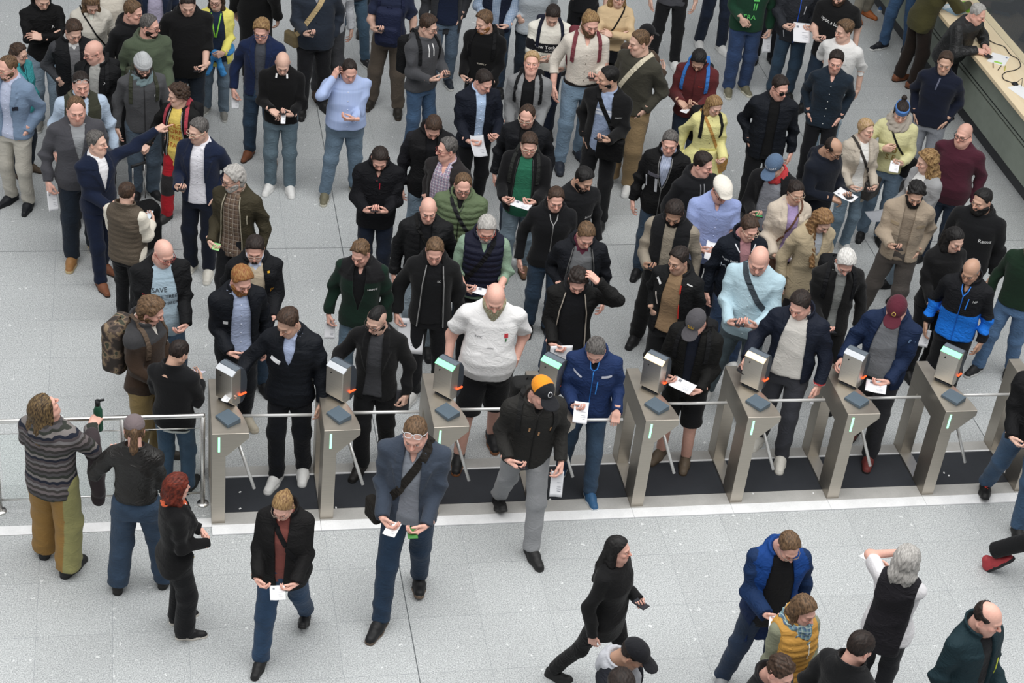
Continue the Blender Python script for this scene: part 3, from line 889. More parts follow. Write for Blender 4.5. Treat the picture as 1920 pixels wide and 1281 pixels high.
# ---------------------------------------------------------------- arm poses, for the left (+x) arm: wrist, finger direction, palm normal, elbow pole, hand pose
ARM = dict(
    side=((.275, -.02, .880), (-.05, -.15, -1), (-1, .15, 0), (.35, 1, 0), 'relax'),
    side2=((.285, -.08, .895), (-.05, -.35, -1), (-.9, .3, 0), (.5, 1, 0), 'relax'),
    sideback=((.27, .12, .90), (-.05, .1, -1), (-1, 0, 0), (.35, 1, 0), 'relax'),
    hold=((.285, -.06, .895), (-.05, -.25, -1), (-.9, .3, 0), (.5, 1, 0), 'pinch'),
    phone=((.105, -.295, 1.12), (-.55, -.50, .22), (-.25, .45, .9), (.45, .6, -1), 'grip'),
    phone1=((.13, -.30, 1.13), (-.45, -.60, .15), (-.35, .35, .9), (.4, .6, -1), 'grip'),
    tap=((.10, -.29, 1.16), (-.75, -.5, -.25), (-.2, .15, -1), (.5, .6, -.9), 'pinch'),
    low=((.15, -.26, 1.01), (-.60, -.6, -.2), (-.4, .5, .8), (.25, .9, -1), 'grip'),
    paper=((.155, -.29, 1.09), (-.5, -.65, .05), (-.7, .3, .7), (.5, .6, -1), 'pinch'),
    clasp=((.10, -.235, 1.02), (-.8, -.4, -.35), (-.4, .9, 0), (.35, .8, -.9), 'grip'),
    pocket=((.176, -.045, .955), (-.32, -.06, -.93), (-.9, .1, .3), (.55, 1, 0), 'relax'),
    jpocket=((.155, -.088, 1.04), (-.50, .12, -.85), (-.4, .9, 0), (.45, 1, -.1), 'relax'),
    cross=((-.06, -.235, 1.225), (-.9, .12, .18), (.1, .6, -.7), (1, -.2, -.7), 'relax'),
    crossb=((-.05, -.20, 1.195), (-.9, .25, -.05), (0, .9, .2), (1, -.2, -.7), 'relax'),
    ear=((.165, -.09, 1.535), (-.40, .1, .9), (-.75, .35, -.1), (.7, -.4, -1), 'grip'),
    head=((.185, -.14, 1.655), (-.75, .25, .55), (-.6, .25, -.7), (1, -.3, -.4), 'relax'),
    chest=((.06, -.225, 1.24), (-.9, -.1, .15), (0, 1, 0), (1, .1, -.8), 'grip'),
    back=((.10, .17, 1.0), (-.9, .1, 0), (0, -1, 0), (1, .8, 0), 'relax'),
    strap=((.13, -.20, 1.30), (-.35, .25, .9), (-.2, 1, 0), (.7, .2, -1), 'fist'),
    point=((.42, -.38, 1.40), (.75, -.6, .1), (0, 0, -1), (.3, .6, -.8), 'point'),
    reach=((.34, -.38, 1.10), (.25, -.9, -.2), (-.8, 0, -.3), (.5, .6, -.8), 'pinch'),
    rail=((.20, -.40, 1.03), (-.1, -.9, -.3), (0, 0, -1), (.6, .6, -.5), 'grip'),
    desk=((.14, -.46, 1.14), (-.45, -.85, 0), (-.3, .2, -.9), (.9, .4, -.4), 'relax'),
    swing=((.24, -.20, .95), (-.1, -.55, -.8), (-1, 0, 0), (.3, 1, -.2), 'relax'),
)

TZ = np.array([.70, .80, .88, .95, 1.05, 1.15, 1.28, 1.37, 1.43, 1.47, 1.51, 1.60], f32)
TM = np.array([[.150, .112, .004], [.163, .118, .006], [.170, .121, .006], [.167, .116, .004], [.154, .108, .002], [.155, .110, 0], [.168, .119, -.002], [.170, .116, .002],
               [.150, .098, .010], [.110, .080, .016], [.068, .066, .02], [.058, .058, .02]], f32)
TF = np.array([[.152, .114, .006], [.170, .122, .010], [.176, .124, .012], [.165, .115, .006], [.134, .098, .002], [.136, .104, -.004], [.150, .122, -.012], [.150, .110, -.002],
               [.130, .090, .010], [.095, .072, .016], [.060, .058, .02], [.052, .052, .02]], f32)


def ik(S, Wt, l1, l2, pole):
    v = Wt - S; L = float(np.linalg.norm(v)); m = (l1 + l2) * .995
    if L > m:
        Wt = S + v * (m / L); v = Wt - S; L = m
    n = v / L; a = (l1 * l1 - l2 * l2 + L * L) / (2 * L); h = math.sqrt(max(l1 * l1 - a * a, 0))
    pole = np.asarray(pole, f32); pp = pole - n * (pole @ n); pp = unit(pp)
    return (S + n * a + pp * h).astype(f32), Wt.astype(f32)


class Rig:
    def __init__(s, fem=False, fat=0.0, lean=(0, 0), arms=('side', 'side'), legs=None, feet=(0, 0), head=(0, 0, 0), seed=0, wide=1.0):
        rr = random.Random(seed); s.fem, s.fat, s.seed = fem, fat, seed * 1.37 % 50
        T = (TF if fem else TM).copy(); z = TZ
        bel = np.exp(-((z - 1.03) / .15) ** 2); che = np.exp(-((z - 1.30) / .12) ** 2); hip = np.exp(-((z - .88) / .12) ** 2)
        T[:, 0] += fat * (.055 * bel + .020 * che + .025 * hip); T[:, 1] += fat * (.075 * bel + .022 * che + .02 * hip); T[:, 2] -= fat * (.045 * bel)
        T[:, 0] *= wide; s.T = T
        s.lean = lean; s.sw = (.158 if fem else .182 + .02 * fat) * wide
        s.J = {}
        for i, sx in ((0, -1), (1, 1)):     # 0 right (-x), 1 left (+x)
            S = A(sx * s.sw, .014, 1.400) + s.off(1.400); spec = arms[i]
            mod = {}
            if isinstance(spec, (tuple, list)):
                spec, mod = spec
            w, d, pn, po, hp = ARM[spec]
            mm = A(sx, 1, 1); w = A(*w) * mm; d = A(*d) * mm; pn = A(*pn) * mm; po = A(*po) * mm
            jit = A(rr.uniform(-.012, .012), rr.uniform(-.012, .012), rr.uniform(-.015, .015))
            hold = spec not in ('cross', 'crossb', 'ear', 'head', 'pocket', 'jpocket')
            if 'w' in mod:
                w = A(*mod['w'])
            elif hold:
                w = w + jit
            if 'd' in mod:
                d = A(*mod['d'])
            if 'n' in mod:
                pn = A(*mod['n'])
            if 'o' in mod:
                po = A(*mod['o'])
            hp = mod.get('h', hp)
            if 'w' not in mod:
                if w[1] < -.12 and w[2] < 1.35:
                    w = w + A(0, -.085 * fat, 0)
                elif spec.startswith('side') or spec in ('hold', 'pocket', 'swing', 'sideback'):
                    w = w + A(sx * .045 * fat, 0, 0)
                w = w + s.off(float(w[2])) * (.9 if w[2] > 1.0 else .5)
            E, w = ik(S, w, .285, .262, po)
            d = unit(d); pn = unit(pn - d * (pn @ d)); s.J[i] = (S, E, w, d, pn, hp)
        f = legs or ((-.10 + rr.uniform(-.02, .02), rr.uniform(-.06, .06), 0), (.10 + rr.uniform(-.02, .02), rr.uniform(-.06, .06), 0))
        s.feet = f; s.L = {}
        for i, sx in ((0, -1), (1, 1)):
            hp = A(sx * .088, .004, .90); fx, fy, fz = f[i][:3]; fyaw = f[i][3] if len(f[i]) > 3 else sx * .18 + rr.uniform(-.1, .15) * sx
            pit = f[i][4] if len(f[i]) > 4 else 0.0
            an = A(fx, fy, .085 + fz); fw = A(math.sin(fyaw), -math.cos(fyaw), 0); dl = max(.823, float(np.linalg.norm(an - hp)) * 1.004); K, an = ik(hp, an, dl * .505, dl * .495, fw + A(0, -.2, 0))
            s.L[i] = (hp, K, an, fyaw, pit)
        nb = A(0, .015, 1.53) + s.off(1.53); R = rotz(head[1]) @ rotx(head[0]) @ roty(head[2]); s.R = R
        s.hc = nb + R @ A(0, -.020, .100) + A(0, -.012 * math.sin(max(head[0], 0)) * 2, 0); s.hp = head[0]

    def off(s, z):
        t = np.clip((np.asarray(z) - .92) / .58, 0, 1.25)
        return np.stack([s.lean[0] * t, s.lean[1] * t, -.35 * (abs(s.lean[1]) + abs(s.lean[0])) * t * t], -1).astype(f32)

    def torso(s, p, o):
        z = p[:, 2]; t = np.clip((z - .92) / .58, 0, 1.25); zz = z + .35 * (abs(s.lean[1]) + abs(s.lean[0])) * t * t
        a = np.interp(zz, TZ, s.T[:, 0]) + o; b = np.interp(zz, TZ, s.T[:, 1]) + o; cy = np.interp(zz, TZ, s.T[:, 2])
        x = np.abs(p[:, 0] - s.lean[0] * t) / a; y = np.abs(p[:, 1] - s.lean[1] * t - cy) / b
        q = (x ** 2.4 + y ** 2.4) ** (1 / 2.4); d = (q - 1) * np.minimum(a, b)
        for i in (0, 1):
            S = s.J[i][0]; sx = -1 if i == 0 else 1
            c, _ = cone(p, A(sx * .04, .018, 1.468) + s.off(1.468), S - A(sx * .018, 0, .004), .046 + o * .8, .050 + o * .7); d = smin(d, c, .05)
        return d

    def arm(s, p, i, o, frac=2.0, taper=0.0, cut=True):
        S, E, Wr = s.J[i][:3]
        r = (.050, .042, .040, .029) if s.fem else (.053 + .012 * s.fat, .044 + .008 * s.fat, .042, .031)
        if frac <= 1:
            e = S + (E - S) * frac; d, t = cone(p, S, e, r[0] + o, r[1] + o + taper)
            n = unit(E - S); return smax(d, (p - e) @ n, .006) if cut else d
        d, t = cone(p, S, E, r[0] + o, r[1] + o); e = E + (Wr - E) * min(frac - 1, 1.0)
        c, t2 = cone(p, E, e, r[2] + o, r[3] + o + taper)
        if cut:
            c = smax(c, (p - e) @ unit(Wr - E), .006)
        return smin(d, c, .03)

    def leg(s, p, i, o, hem=.0, w=(.088, .060, .050)):
        hp, K, an, _, _ = s.L[i]
        fa = 1 + .18 * s.fat
        d, _ = cone(p, hp, K, w[0] * fa + o, w[1] + o); e = K + (an - K) * (1 - hem)
        c, t = cone(p, K, e, w[1] + o, w[2] + o); c = smax(c, (p - e) @ unit(an - K), .006)
        return smin(d, c, .04)


def head_xf(rig, V):
    return V @ rig.R.T + rig.hc


def ray_in(f, o, d, steps=60):
    """march from o along d (arrays) to the surface f = 0"""
    t = np.zeros(len(o), f32)
    for _ in range(steps):
        v = f((o + d * t[:, None]).astype(f32)); t = t + np.clip(v * .7, -.02, .06)
    return o + d * t[:, None]


def grad(f, p, e=.004):
    g = np.stack([f((p + A(*(e if k == j else 0 for j in range(3)))).astype(f32)) - f((p - A(*(e if k == j else 0 for j in range(3)))).astype(f32)) for k in range(3)], 1)
    return g / (np.linalg.norm(g, axis=1, keepdims=True) + 1e-9)


def ribbon(name, P, N, w, t, mat, parent, s=1.0, closed=False):
    P = np.asarray(P, f32); N = np.asarray(N, f32); m = len(P)
    T = np.roll(P, -1, 0) - np.roll(P, 1, 0)
    if not closed:
        T[0] = P[1] - P[0]; T[-1] = P[-1] - P[-2]
    T /= np.linalg.norm(T, axis=1, keepdims=True) + 1e-9; B = np.cross(T, N); B /= np.linalg.norm(B, axis=1, keepdims=True) + 1e-9
    V = np.stack([P - B * w / 2 - N * .004, P + B * w / 2 - N * .004, P + B * w / 2 + N * t, P - B * w / 2 + N * t], 1).reshape(-1, 3) * s
    F = []
    for i in range(m if closed else m - 1):
        j = (i + 1) % m
        F += [(i * 4 + k, i * 4 + (k + 1) % 4, j * 4 + (k + 1) % 4, j * 4 + k) for k in range(4)]
    if not closed:
        F += [(3, 2, 1, 0), tuple((m - 1) * 4 + k for k in range(4))]
    me = pymesh(name, V, F); bm = bmesh.new(); bm.from_mesh(me); bmesh.ops.recalc_face_normals(bm, faces=bm.faces); bm.to_mesh(me); bm.free()
    return link(name, me, mat, parent)


FONTM = {}


def text_mesh(txt):
    if txt not in FONTM:
        cu = bpy.data.curves.new('lettering', 'FONT'); cu.body = txt; cu.align_x = 'CENTER'; cu.align_y = 'CENTER'; cu.size = 1; cu.resolution_u = 3
        o = bpy.data.objects.new('lettering', cu); COL.objects.link(o); bpy.context.view_layer.update()
        me = bpy.data.meshes.new_from_object(o); V = np.zeros(len(me.vertices) * 3, f32); me.vertices.foreach_get('co', V)
        FONTM[txt] = (V.reshape(-1, 3), [tuple(p.vertices) for p in me.polygons])
        bpy.data.objects.remove(o); bpy.data.meshes.remove(me)
    return FONTM[txt]
SKIN = dict(fair=(.66, .42, .33), pink=(.70, .40, .32), mid=(.55, .34, .25), tan=(.44, .26, .18), brown=(.27, .155, .10))
SKIN = {k: tuple(v) for k, v in SKIN.items()}
HAIRC = dict(black='#0d0b0b', dbrown='#1d1410', brown='#33241a', lbrown='#54402d', dblond='#76603f', blond='#a98d5f', grey='#6d6a68', lgrey='#a5a29e', white='#c9c7c3', red='#541c0e', ginger='#8a5630', salt='#4d4a48')


def ring(p, c, rc, half, z0, z1, flare=0.0, tilt=.3, ey=1.0):
    x, y, z = p[:, 0] - c[0], (p[:, 1] - c[1]) / ey, p[:, 2] - tilt * (p[:, 1] - c[1])
    rho = np.sqrt(x * x + y * y); d = np.abs(rho - (rc + flare * (z - z0))) - half
    return smax(smax(d, z - z1, .006), z0 - z, .01)


def garment(rig, o=.02, hem=.86, sl='long', ztop=1.50, open=None, ox=0.0, col='crew', amp=.0085, puff=0, flare=.0, sleeve_o=None, boxy=.0, lapel=False, vee=None):
    so = o * .62 if sleeve_o is None else sleeve_o
    nb = rig.off(1.5); nx, ny = float(nb[0]), .016 + float(nb[1]); nzo = float(nb[2]); nr = .063 if rig.fem else .068

    def dz(z):
        return rig.off(z)

    def base(p, arms=True):
        z = p[:, 2]
        oo = o + flare * np.clip(1.05 - z, 0, .4) + boxy * np.exp(-((z - 1.08) / .16) ** 2)
        d = rig.torso(p, oo)
        if puff:
            d = d - puff * (np.abs(np.sin(z * math.pi / .062)) - .5)
        dt = d - amp * fold(p, rig.seed, .8) * (z < 1.4)
        da = None
        if arms and sl != 'none':
            for i in (0, 1):
                fr = {'long': 2.0, 'short': .78, 'roll': 1.45, 'half': 1.3}[sl]
                a = rig.arm(p, i, so, fr, .004 if sl != 'short' else .014)
                S, E = rig.J[i][0], rig.J[i][1]
                w = np.exp(-(((p - E) ** 2).sum(1)) / .012)
                a = a - amp * (.9 + 1.4 * w) * fold(p, rig.seed + 7 + i * 3, 1.5)
                if puff:
                    t = (p - E) @ unit(rig.J[i][2] - E) * (np.abs((p - E) @ unit(rig.J[i][2] - E)) < .3); a = a - puff * .7 * (np.abs(np.sin(t * math.pi / .062)) - .5)
                da = a if da is None else np.minimum(da, a)
        if sl == 'none' and arms:   # arm holes
            for i in (0, 1):
                S, E = rig.J[i][0], rig.J[i][1]
                sx = -1 if i == 0 else 1
                dt = smax(dt, (p[:, 0] * sx - (rig.sw - .005 + o * .3) - sx * rig.off(1.4)[0]), .02)
        return dt, da

    def cuts(p, d):
        z = p[:, 2] - .3 * (p[:, 1] - ny) - nzo * np.clip((p[:, 2] - 1.2) / .3, 0, 1)
        d = smax(d, z - ztop, .008)
        hz = hem + .004 * np.sin(p[:, 0] * 30 + rig.seed)
        return smax(d, hz - p[:, 2], .008)

    def full(p, arms=True):
        dt, da = base(p, arms)
        d = cuts(p, dt)
        if lapel and open:
            w = np.interp(p[:, 2], *OPN(open)); ax = np.abs(p[:, 0] - ox - nx * np.clip((p[:, 2] - .95) / .55, 0, 1)); zz = p[:, 2]
            lw = np.interp(zz, [1.08, 1.15, 1.36, 1.365, 1.40, 1.405, 1.5], [0, .015, .078, .055, .050, .062, .05])
            d = d - .014 * sstep(lw + w + .004, lw + w - .004, ax) * (p[:, 1] < ny) * (zz > 1.1)
        if da is not None:
            d = smin(d, da, .022)
        c = None; q = p - A(0, 0, nzo)
        if col == 'stand':
            c = ring(q, (nx, ny), nr + .018, .0095, 1.440, 1.552, .16)
        elif col == 'low':
            c = ring(q, (nx, ny), nr + .010, .0085, 1.445, 1.522, .12)
        elif col == 'shirt':
            c = ring(q, (nx, ny), nr + .010, .0075, 1.465, 1.528, -.10); c2 = ring(q, (nx, ny), nr + .020, .0075, 1.470 + 0, 1.525, -.45); c = np.minimum(c, c2)
            if sl is not None:
                for sx in (-1, 1):
                    k, _ = cone(q, A(nx + sx * .035, ny - nr - .022, 1.463), A(nx + sx * .058, ny - nr - .030, 1.425), .016, .008); c = smin(c, k, .008)
        elif col == 'fold':      # wide turned-down coat collar
            c = ring(q, (nx, ny), nr + .045, .012, 1.440, 1.530, -.75); c = np.minimum(c, ring(q, (nx, ny), nr + .008, .008, 1.45, 1.535, 0))
            for sx in (-1, 1):
                k, _ = cone(q, A(nx + sx * .060, ny - nr - .030, 1.465), A(nx + sx * .105, ny - nr - .052, 1.40), .030, .016); c = smin(c, k, .012)
        elif col == 'lapel':
            c = ring(q, (nx, ny), nr + .020, .009, 1.45, 1.525, -.55)
        elif col == 'turtle':
            c = ring(q, (nx, ny), nr + .004, .011, 1.44, 1.560, -.05, .15)
        elif col == 'crew':
            c = ring(q, (nx, ny), nr + .010, .0075, 1.47, 1.497, -.3)
        elif col == 'hood':
            c = ring(q, (nx, ny), nr + .020, .014, 1.445, 1.535, .10)
            for a0, a1 in ((-2.6, -1.9), (-1.9, -1.1), (-1.1, -.4), (.4, 1.1), (1.1, 1.9), (1.9, 2.6), (-.4, .4)):
                P0 = A(nx + .105 * math.sin(a0), ny + .01 + .105 * math.cos(a0), 1.50 - .02 * abs(a0) + .02 * math.cos(a0)); P1 = A(nx + .105 * math.sin(a1), ny + .01 + .105 * math.cos(a1), 1.50 - .02 * abs(a1) + .02 * math.cos(a1))
                k, _ = cone(q, P0, P1, .036 - .004 * abs(a0), .036 - .004 * abs(a1)); c = smin(c, k, .02)
            c = smin(c, ell(q, (nx, ny + .125, 1.44), (.105, .050, .085)), .03)
            c = c - .004 * fold(q, rig.seed + 3, 1.8)
            z2, _ = cone(q, A(nx, ny - .0, 1.45), A(nx, ny - .02, 1.66), nr + .004, nr + .028); c = smax(c, -z2, .008)
        if c is not None:
            d = smin(d, c, .012)
        if vee:
            w = np.interp(p[:, 2], [1.5 - vee, 1.5], [-.01, .062]); d = smax(d, -smax(np.abs(p[:, 0] - nx) - w, p[:, 1] - ny, .005), .006)
        if open:
            w = np.interp(p[:, 2], *OPN(open)); cx = ox + nx * np.clip((p[:, 2] - .95) / .55, 0, 1)
            inner = rig.torso(p, -.022)
            cutr = smax(smax(np.abs(p[:, 0] - cx) - w, p[:, 1] - ny + .0, .005), -inner, .004)
            if da is not None:
                cutr = smax(cutr, -(da - .006), .004)
            d = smax(d, -cutr, .006)
        return d

    return full, base


def OPN(o):
    a = sorted(o); return [x[0] for x in a], [x[1] for x in a]


OPEN = dict(V=[(1.54, .045), (1.45, .055), (1.38, .060), (1.14, .004), (1.10, -.02), (1.0, -.01), (.78, .06)], O=[(1.54, .05), (1.45, .065), (1.3, .085), (1.05, .095), (.8, .11)],
            N=[(1.54, .045), (1.45, .055), (1.3, .050), (1.05, .045), (.8, .06)], T=[(1.56, .035), (1.48, .030), (1.42, .018), (1.37, -.015), (.8, -.02)],
            Z=[(1.56, .045), (1.45, .052), (1.30, .030), (1.2, -.012), (.8, -.02)], W=[(1.54, .05), (1.45, .08), (1.3, .11), (1.05, .125), (.8, .14)])


def shoe_mesh(kind):
    k = 'shoe' + kind
    if k not in HANDS:
        def f(p):
            q = p * A(1, 1, 1)
            sl = {'dress': 1.06, 'sneak': 1.0, 'boot': 1.0}[kind]
            toe = -.165 * sl
            d, _ = cone(q, A(0, .040, .046), A(.002, -.060, .042), .040, .043); c, _ = cone(q * A(1, 1, 1.25), A(.002, -.060, .050), A(.004, toe, .038), .045, .036 if kind != 'dress' else .028); d = smin(d, c, .03)
            c, _ = cone(q, A(0, .030, .05), A(0, .012, .13 if kind == 'boot' else .095), .040, .041); d = smin(d, c, .03)
            if kind != 'dress':
                c, _ = cone(q, A(0, -.05, .075), A(0, -.10, .062), .018, .014); d = smin(d, c, .03)
                lace = np.abs(np.sin(q[:, 1] * 200)) * (q[:, 1] > -.11) * (q[:, 1] < -.03) * (q[:, 2] > .07); d = d - .003 * lace
            s, _ = cone(q * A(1, 1, .0) + A(0, 0, 0), A(0, .038, 0), A(.002, -.07, 0), .044, .047); c, _ = cone(q * A(1, 1, 0), A(.002, -.07, 0), A(.004, toe - .004, 0), .047, .038 if kind != 'dress' else .030); s = smin(s, c, .03)
            h = .030 if kind == 'sneak' else .022
            s = smax(s, q[:, 2] - h, .006); d = smin(d, s, .003)
            return smax(d, -q[:, 2], .003)
        HANDS[k] = snets(f, (-.065, -.235, -.012), (.065, .10, .18), .0065)
    return HANDS[k]


def cap_sdf(kind):
    def f(p):
        x, y, z = p[:, 0], p[:, 1], p[:, 2]
        if kind == 'beanie':
            d = ell(p, (0, .016, .045), (.092, .112, .098)); d = smin(d, ell(p, (.0, .03, .135), (.035, .035, .03)), .05)
            d = smax(d, .028 + .30 * (y + .02) * 0 - z - .25 * (y * 0), .006); r = np.abs(z - .045) - .020
            k = ell(p, (0, .016, .045), (.097, .117, .5)); return smin(d, smax(k, r, .01), .008) + .0012 * np.sin(x * 300)
        if kind == 'band':
            k = ell(p, (0, .012, .045), (.087, .108, .25)); return smax(k, np.abs(z - .062 - .15 * (y * -1) * -1 * .2) - .030, .008)
        if kind == 'flat':
            d = ell(p, (0, .005, .068), (.098, .125, .058)); d = smin(d, ell(p, (0, -.105, .052), (.070, .052, .016)), .03); return smax(d, .036 - z, .006)
        sg = -1 if kind != 'back' else 1
        d = ell(p, (0, .012, .048), (.089, .110, .088)); d = smax(d, .040 - z, .006)
        seam = np.minimum(np.abs(x), np.abs(y - .01)); d = d + .0015 * (seam < .003)
        d = smin(d, ell(p, (0, .012, .135), (.008, .008, .005)), .004)
        yy = y * -sg * -1 if sg == 1 else y
        bz = z - .046 + 3.2 * x * x + .10 * (-(yy if sg == -1 else -y) - .09)
        cy = -.125 if sg == -1 else .135
        b = np.sqrt((x / .076) ** 2 + ((y - cy) / .080) ** 2); b = (b - 1) * .06
        b = smax(b, np.abs(bz) - .0055, .004); b = smax(b, -(ell(p, (0, .012, .048), (.080, .101, .3))), .003)
        return smin(d, b, .004)
    return f


class Person:
    pass


PEOPLE = []


def person(who, u, v, H=1.78, yaw=0, foot=None, fem=False, fat=0.0, head=(0, 0, 0), skin='fair', hair=None, hc='brown', beard=None, glasses=None, cap=None, stub=0.0, buzz=0.0,
           top=None, out=None, mid=None, legs=None, shoes=('sneak', 'black', 'black'), arms=('side', 'side'), st=None, lean=(0, 0), wide=1.0, group=None, items=(), label=None, full=None, neck=None, extra=(), dx=0.0, dy=0.0):
    seed = len(PEOPLE) + 1
    R = math.radians; full = fat if full is None else full
    rig = Rig(fem, fat, lean, arms, st, head=(R(head[0]), R(head[1]), R(head[2])), seed=seed, wide=wide)
    nth = dict(label='')

    def place(H):
        s = H / 1.75; zc = float(rig.hc[2]) * s; th = 0.0
        P = back(u, v, zc + .118 * s * UPV[2]); Wc = P - .118 * s * UPV
        pos = Wc[:2]
        for _ in range(3):
            th = R(yaw) + math.atan2(CAM[0] - pos[0], -(CAM[1] - pos[1])); o = rotz(th) @ (rig.hc * A(1, 1, 0)) * s; pos = Wc[:2] - o[:2]
        return pos, th, s
    if u is None:
        pos0 = back(*foot)[:2]
        s0 = H / 1.75; th0 = R(yaw) + math.atan2(CAM[0] - pos0[0], -(CAM[1] - pos0[1]))
    elif foot is not None:
        G = back(*foot)[:2]; best = min(np.arange(1.60, 1.99, .01), key=lambda h: float(((place(h)[0] - G) ** 2).sum())); H = float(best)
    pos, th, s = place(H) if u is not None else (pos0, th0, s0); pos = pos + np.array([dx, dy])
    sk = SKIN[skin] if isinstance(skin, str) else skin; hcol = lin(HAIRC.get(hc, hc))
    short = top and top.get('sl', 'long') in ('short', 'roll', 'half') or (out and out.get('sl') in ('short', 'half'))
    bare = legs and legs.get('short')

    # -- body: one mesh
    def fb(p):
        d = rig.torso(p, -.010); d = smax(d, p[:, 2] - 1.47, .02); d = smax(d, .80 - p[:, 2], .02)
        for i in (0, 1):
            d = smin(d, rig.arm(p, i, .0 if short else -.006, cut=False), .02); d = smin(d, rig.leg(p, i, .0 if bare else -.010), .03)
        return d
    pts = np.array([j for i in (0, 1) for j in rig.J[i][:3]] + [j for i in (0, 1) for j in rig.L[i][:3]]); lo, hi = pts.min(0) - .2, pts.max(0) + .2; hi[2] = 1.62
    blo = lo.copy(); blo[2] = .03
    Vb, Qb = snets(fb, blo, hi, .012 if (short or bare) else .022)
    Vh, Qh = head_mesh(full, fem)
    rr = random.Random(seed * 7); sx, sy, sz = [1 + rr.uniform(-.035, .035) for _ in range(3)]
    if fem:
        sx, sy, sz = sx * .94, sy * .95, sz * .95
    HS = A(sx, sy, sz)
    Ch = head_color(Vh, sk, hcol, stub, buzz, fem)
    Vs, Qs, Cs = [Vb], [Qb], [np.tile(A(*sk), (len(Vb), 1))]
    n = len(Vb); Vs.append(head_xf(rig, Vh * HS)); Qs.append(Qh + n); Cs.append(Ch); n += len(Vh)
    hsc = .90 if fem else 1.0
    for i in (0, 1):
        S, E, w, d, pn, hp = rig.J[i]
        if hp == 'none':
            continue
        V, Q = hand_mesh(hp); V = V * hsc; Z = -pn; Y = np.cross(Z, d)
        if i == 1:
            V = V * A(1, -1, 1); Q = Q[:, ::-1]
        Bm = np.stack([d, Y, Z], 1); Vs.append(V @ Bm.T + w); Qs.append(Q + n); n += len(V)
        c = np.tile(A(*sk), (len(V), 1)) * (1 - .12 * sstep(.10, .16, np.abs(V[:, 0]))[:, None] * A(0, 1, 1)); Cs.append(c)
    body = npmesh('person', np.concatenate(Vs) * s, np.concatenate(Qs), skin_mat(), None, np.concatenate(Cs))
    body.location = (pos[0], pos[1], 0); body.rotation_euler = (0, 0, th)
    tag(body, label or who, 'person', group)
    P = Person(); P.o, P.rig, P.s, P.th, P.pos, P.who, P.HS = body, rig, s, th, pos, who, HS
    PEOPLE.append(P)
    glo = lo.copy(); glo[2] = .60; ghi = hi.copy(); ghi[2] = max(1.68, hi[2])

    # -- garments for the upper body
    surf = None
    for nm, g, dflt in (('top', top, .010), ('mid', mid, .020), ('out', out, .024)):
        if not g:
            continue
        g = dict(g); c = g.pop('c'); k = g.pop('k', 'cotton'); name = g.pop('name', 'shirt' if nm == 'top' else 'jacket'); mat = g.pop('mat', None)
        zp = g.pop('zip', None); bt = g.pop('but', None); logos = g.pop('logo', ()); lines = g.pop('line', ()); blk = g.pop('blk', None); slc = g.pop('slc', None); cc = g.pop('cc', None); glab = g.pop('lab', None)
        if isinstance(g.get('open'), str):
            g['open'] = OPEN[g['open']]
        g.setdefault('o', dflt); h = g.pop('h', .0105)
        hidden = (nm == 'top' and out and not out.get('name', '').endswith('vest')) or (nm == 'mid' and out)
        if hidden and g.get('sl', 'long') == 'long':
            g['sl'] = 'none_'
        sls = g.get('sl', 'long')
        if sls == 'none_':
            g['sl'] = 'none'
        if g.get('col') == 'lapel':
            g['lapel'] = True
        f, base = garment(rig, **g)
        lo2 = glo.copy(); lo2[2] = g.get('hem', .86) - .05
        V, Q = snets(f, lo2, ghi, h)
        colr = None
        if blk or slc or cc:
            colr = np.tile(A(*lin(c)), (len(V), 1)); dt, da = base(V)
            if da is not None:
                arm = da < dt - .004
            else:
                arm = np.zeros(len(V), bool)
            if blk:
                for z0, bc in blk:
                    m = (V[:, 2] < z0) & ~arm; colr[m] = lin(bc)
            if slc:
                if isinstance(slc, (tuple, list)):
                    for z0, bc in slc:
                        m = (V[:, 2] < z0) & arm; colr[m] = lin(bc)
                else:
                    colr[arm] = lin(slc)
            if cc:
                for m, bc in cc(V, arm):
                    colr[m] = lin(bc)
        mt = mat or cloth(c, k, colr is not None)
        go = npmesh(name, V * s, Q, mt, body, colr)
        if glab:
            go['label'] = glab
        tf = lambda p, f=f: f(p, False)
        surf = tf if surf is None else (lambda p, a=surf, b=tf: np.minimum(a(p), b(p)))
        op = g.get('open'); hem = g.get('hem', .86)

        def front(xs, zs, tf=tf):
            o = np.stack([xs, np.full(len(xs), -.62), zs], 1).astype(f32); q = ray_in(tf, o, A(0, 1, 0)[None]); bad = (np.abs(tf(q.astype(f32))) > .008) | (q[:, 1] > .12); nn = grad(tf, q)
            if bad.any() and not bad.all():
                q[bad, 1] = np.interp(np.flatnonzero(bad), np.flatnonzero(~bad), q[~bad, 1]); nn[bad] = A(0, -.9, .43)
            return q, nn

        def cx(z):
            return g.get('ox', 0) + float(rig.off(1.5)[0]) * np.clip((z - .95) / .55, 0, 1)
        if zp:
            zs = np.linspace(hem + .01, 1.47, 26)
            if op:
                w = np.interp(zs, *OPN(op))
                for sg in (-1, 1):
                    q, nn = front(cx(zs) + sg * (np.maximum(w, 0) + .012 * (w > .003)), zs); q = q[:, :]; ribbon('zip', q, nn, .009, .004, cloth(zp, 'plain'), go, s)
            else:
                q, nn = front(cx(zs), zs); ribbon('zip', q, nn, .009, .004, cloth(zp, 'plain'), go, s)
        if bt:
            zs = np.arange(hem + .06, 1.44, .095); q, nn = front(cx(zs) + (.0 if not op else .0), zs)
            for a, b in zip(q, nn):
                t = tube_mesh([a, a + b * .004], .0058, 8, 'button'); me = t; V2 = np.zeros(len(me.vertices) * 3, f32); me.vertices.foreach_get('co', V2); me.vertices.foreach_set('co', V2 * s); link('button', me, cloth(bt, 'plain'), go)
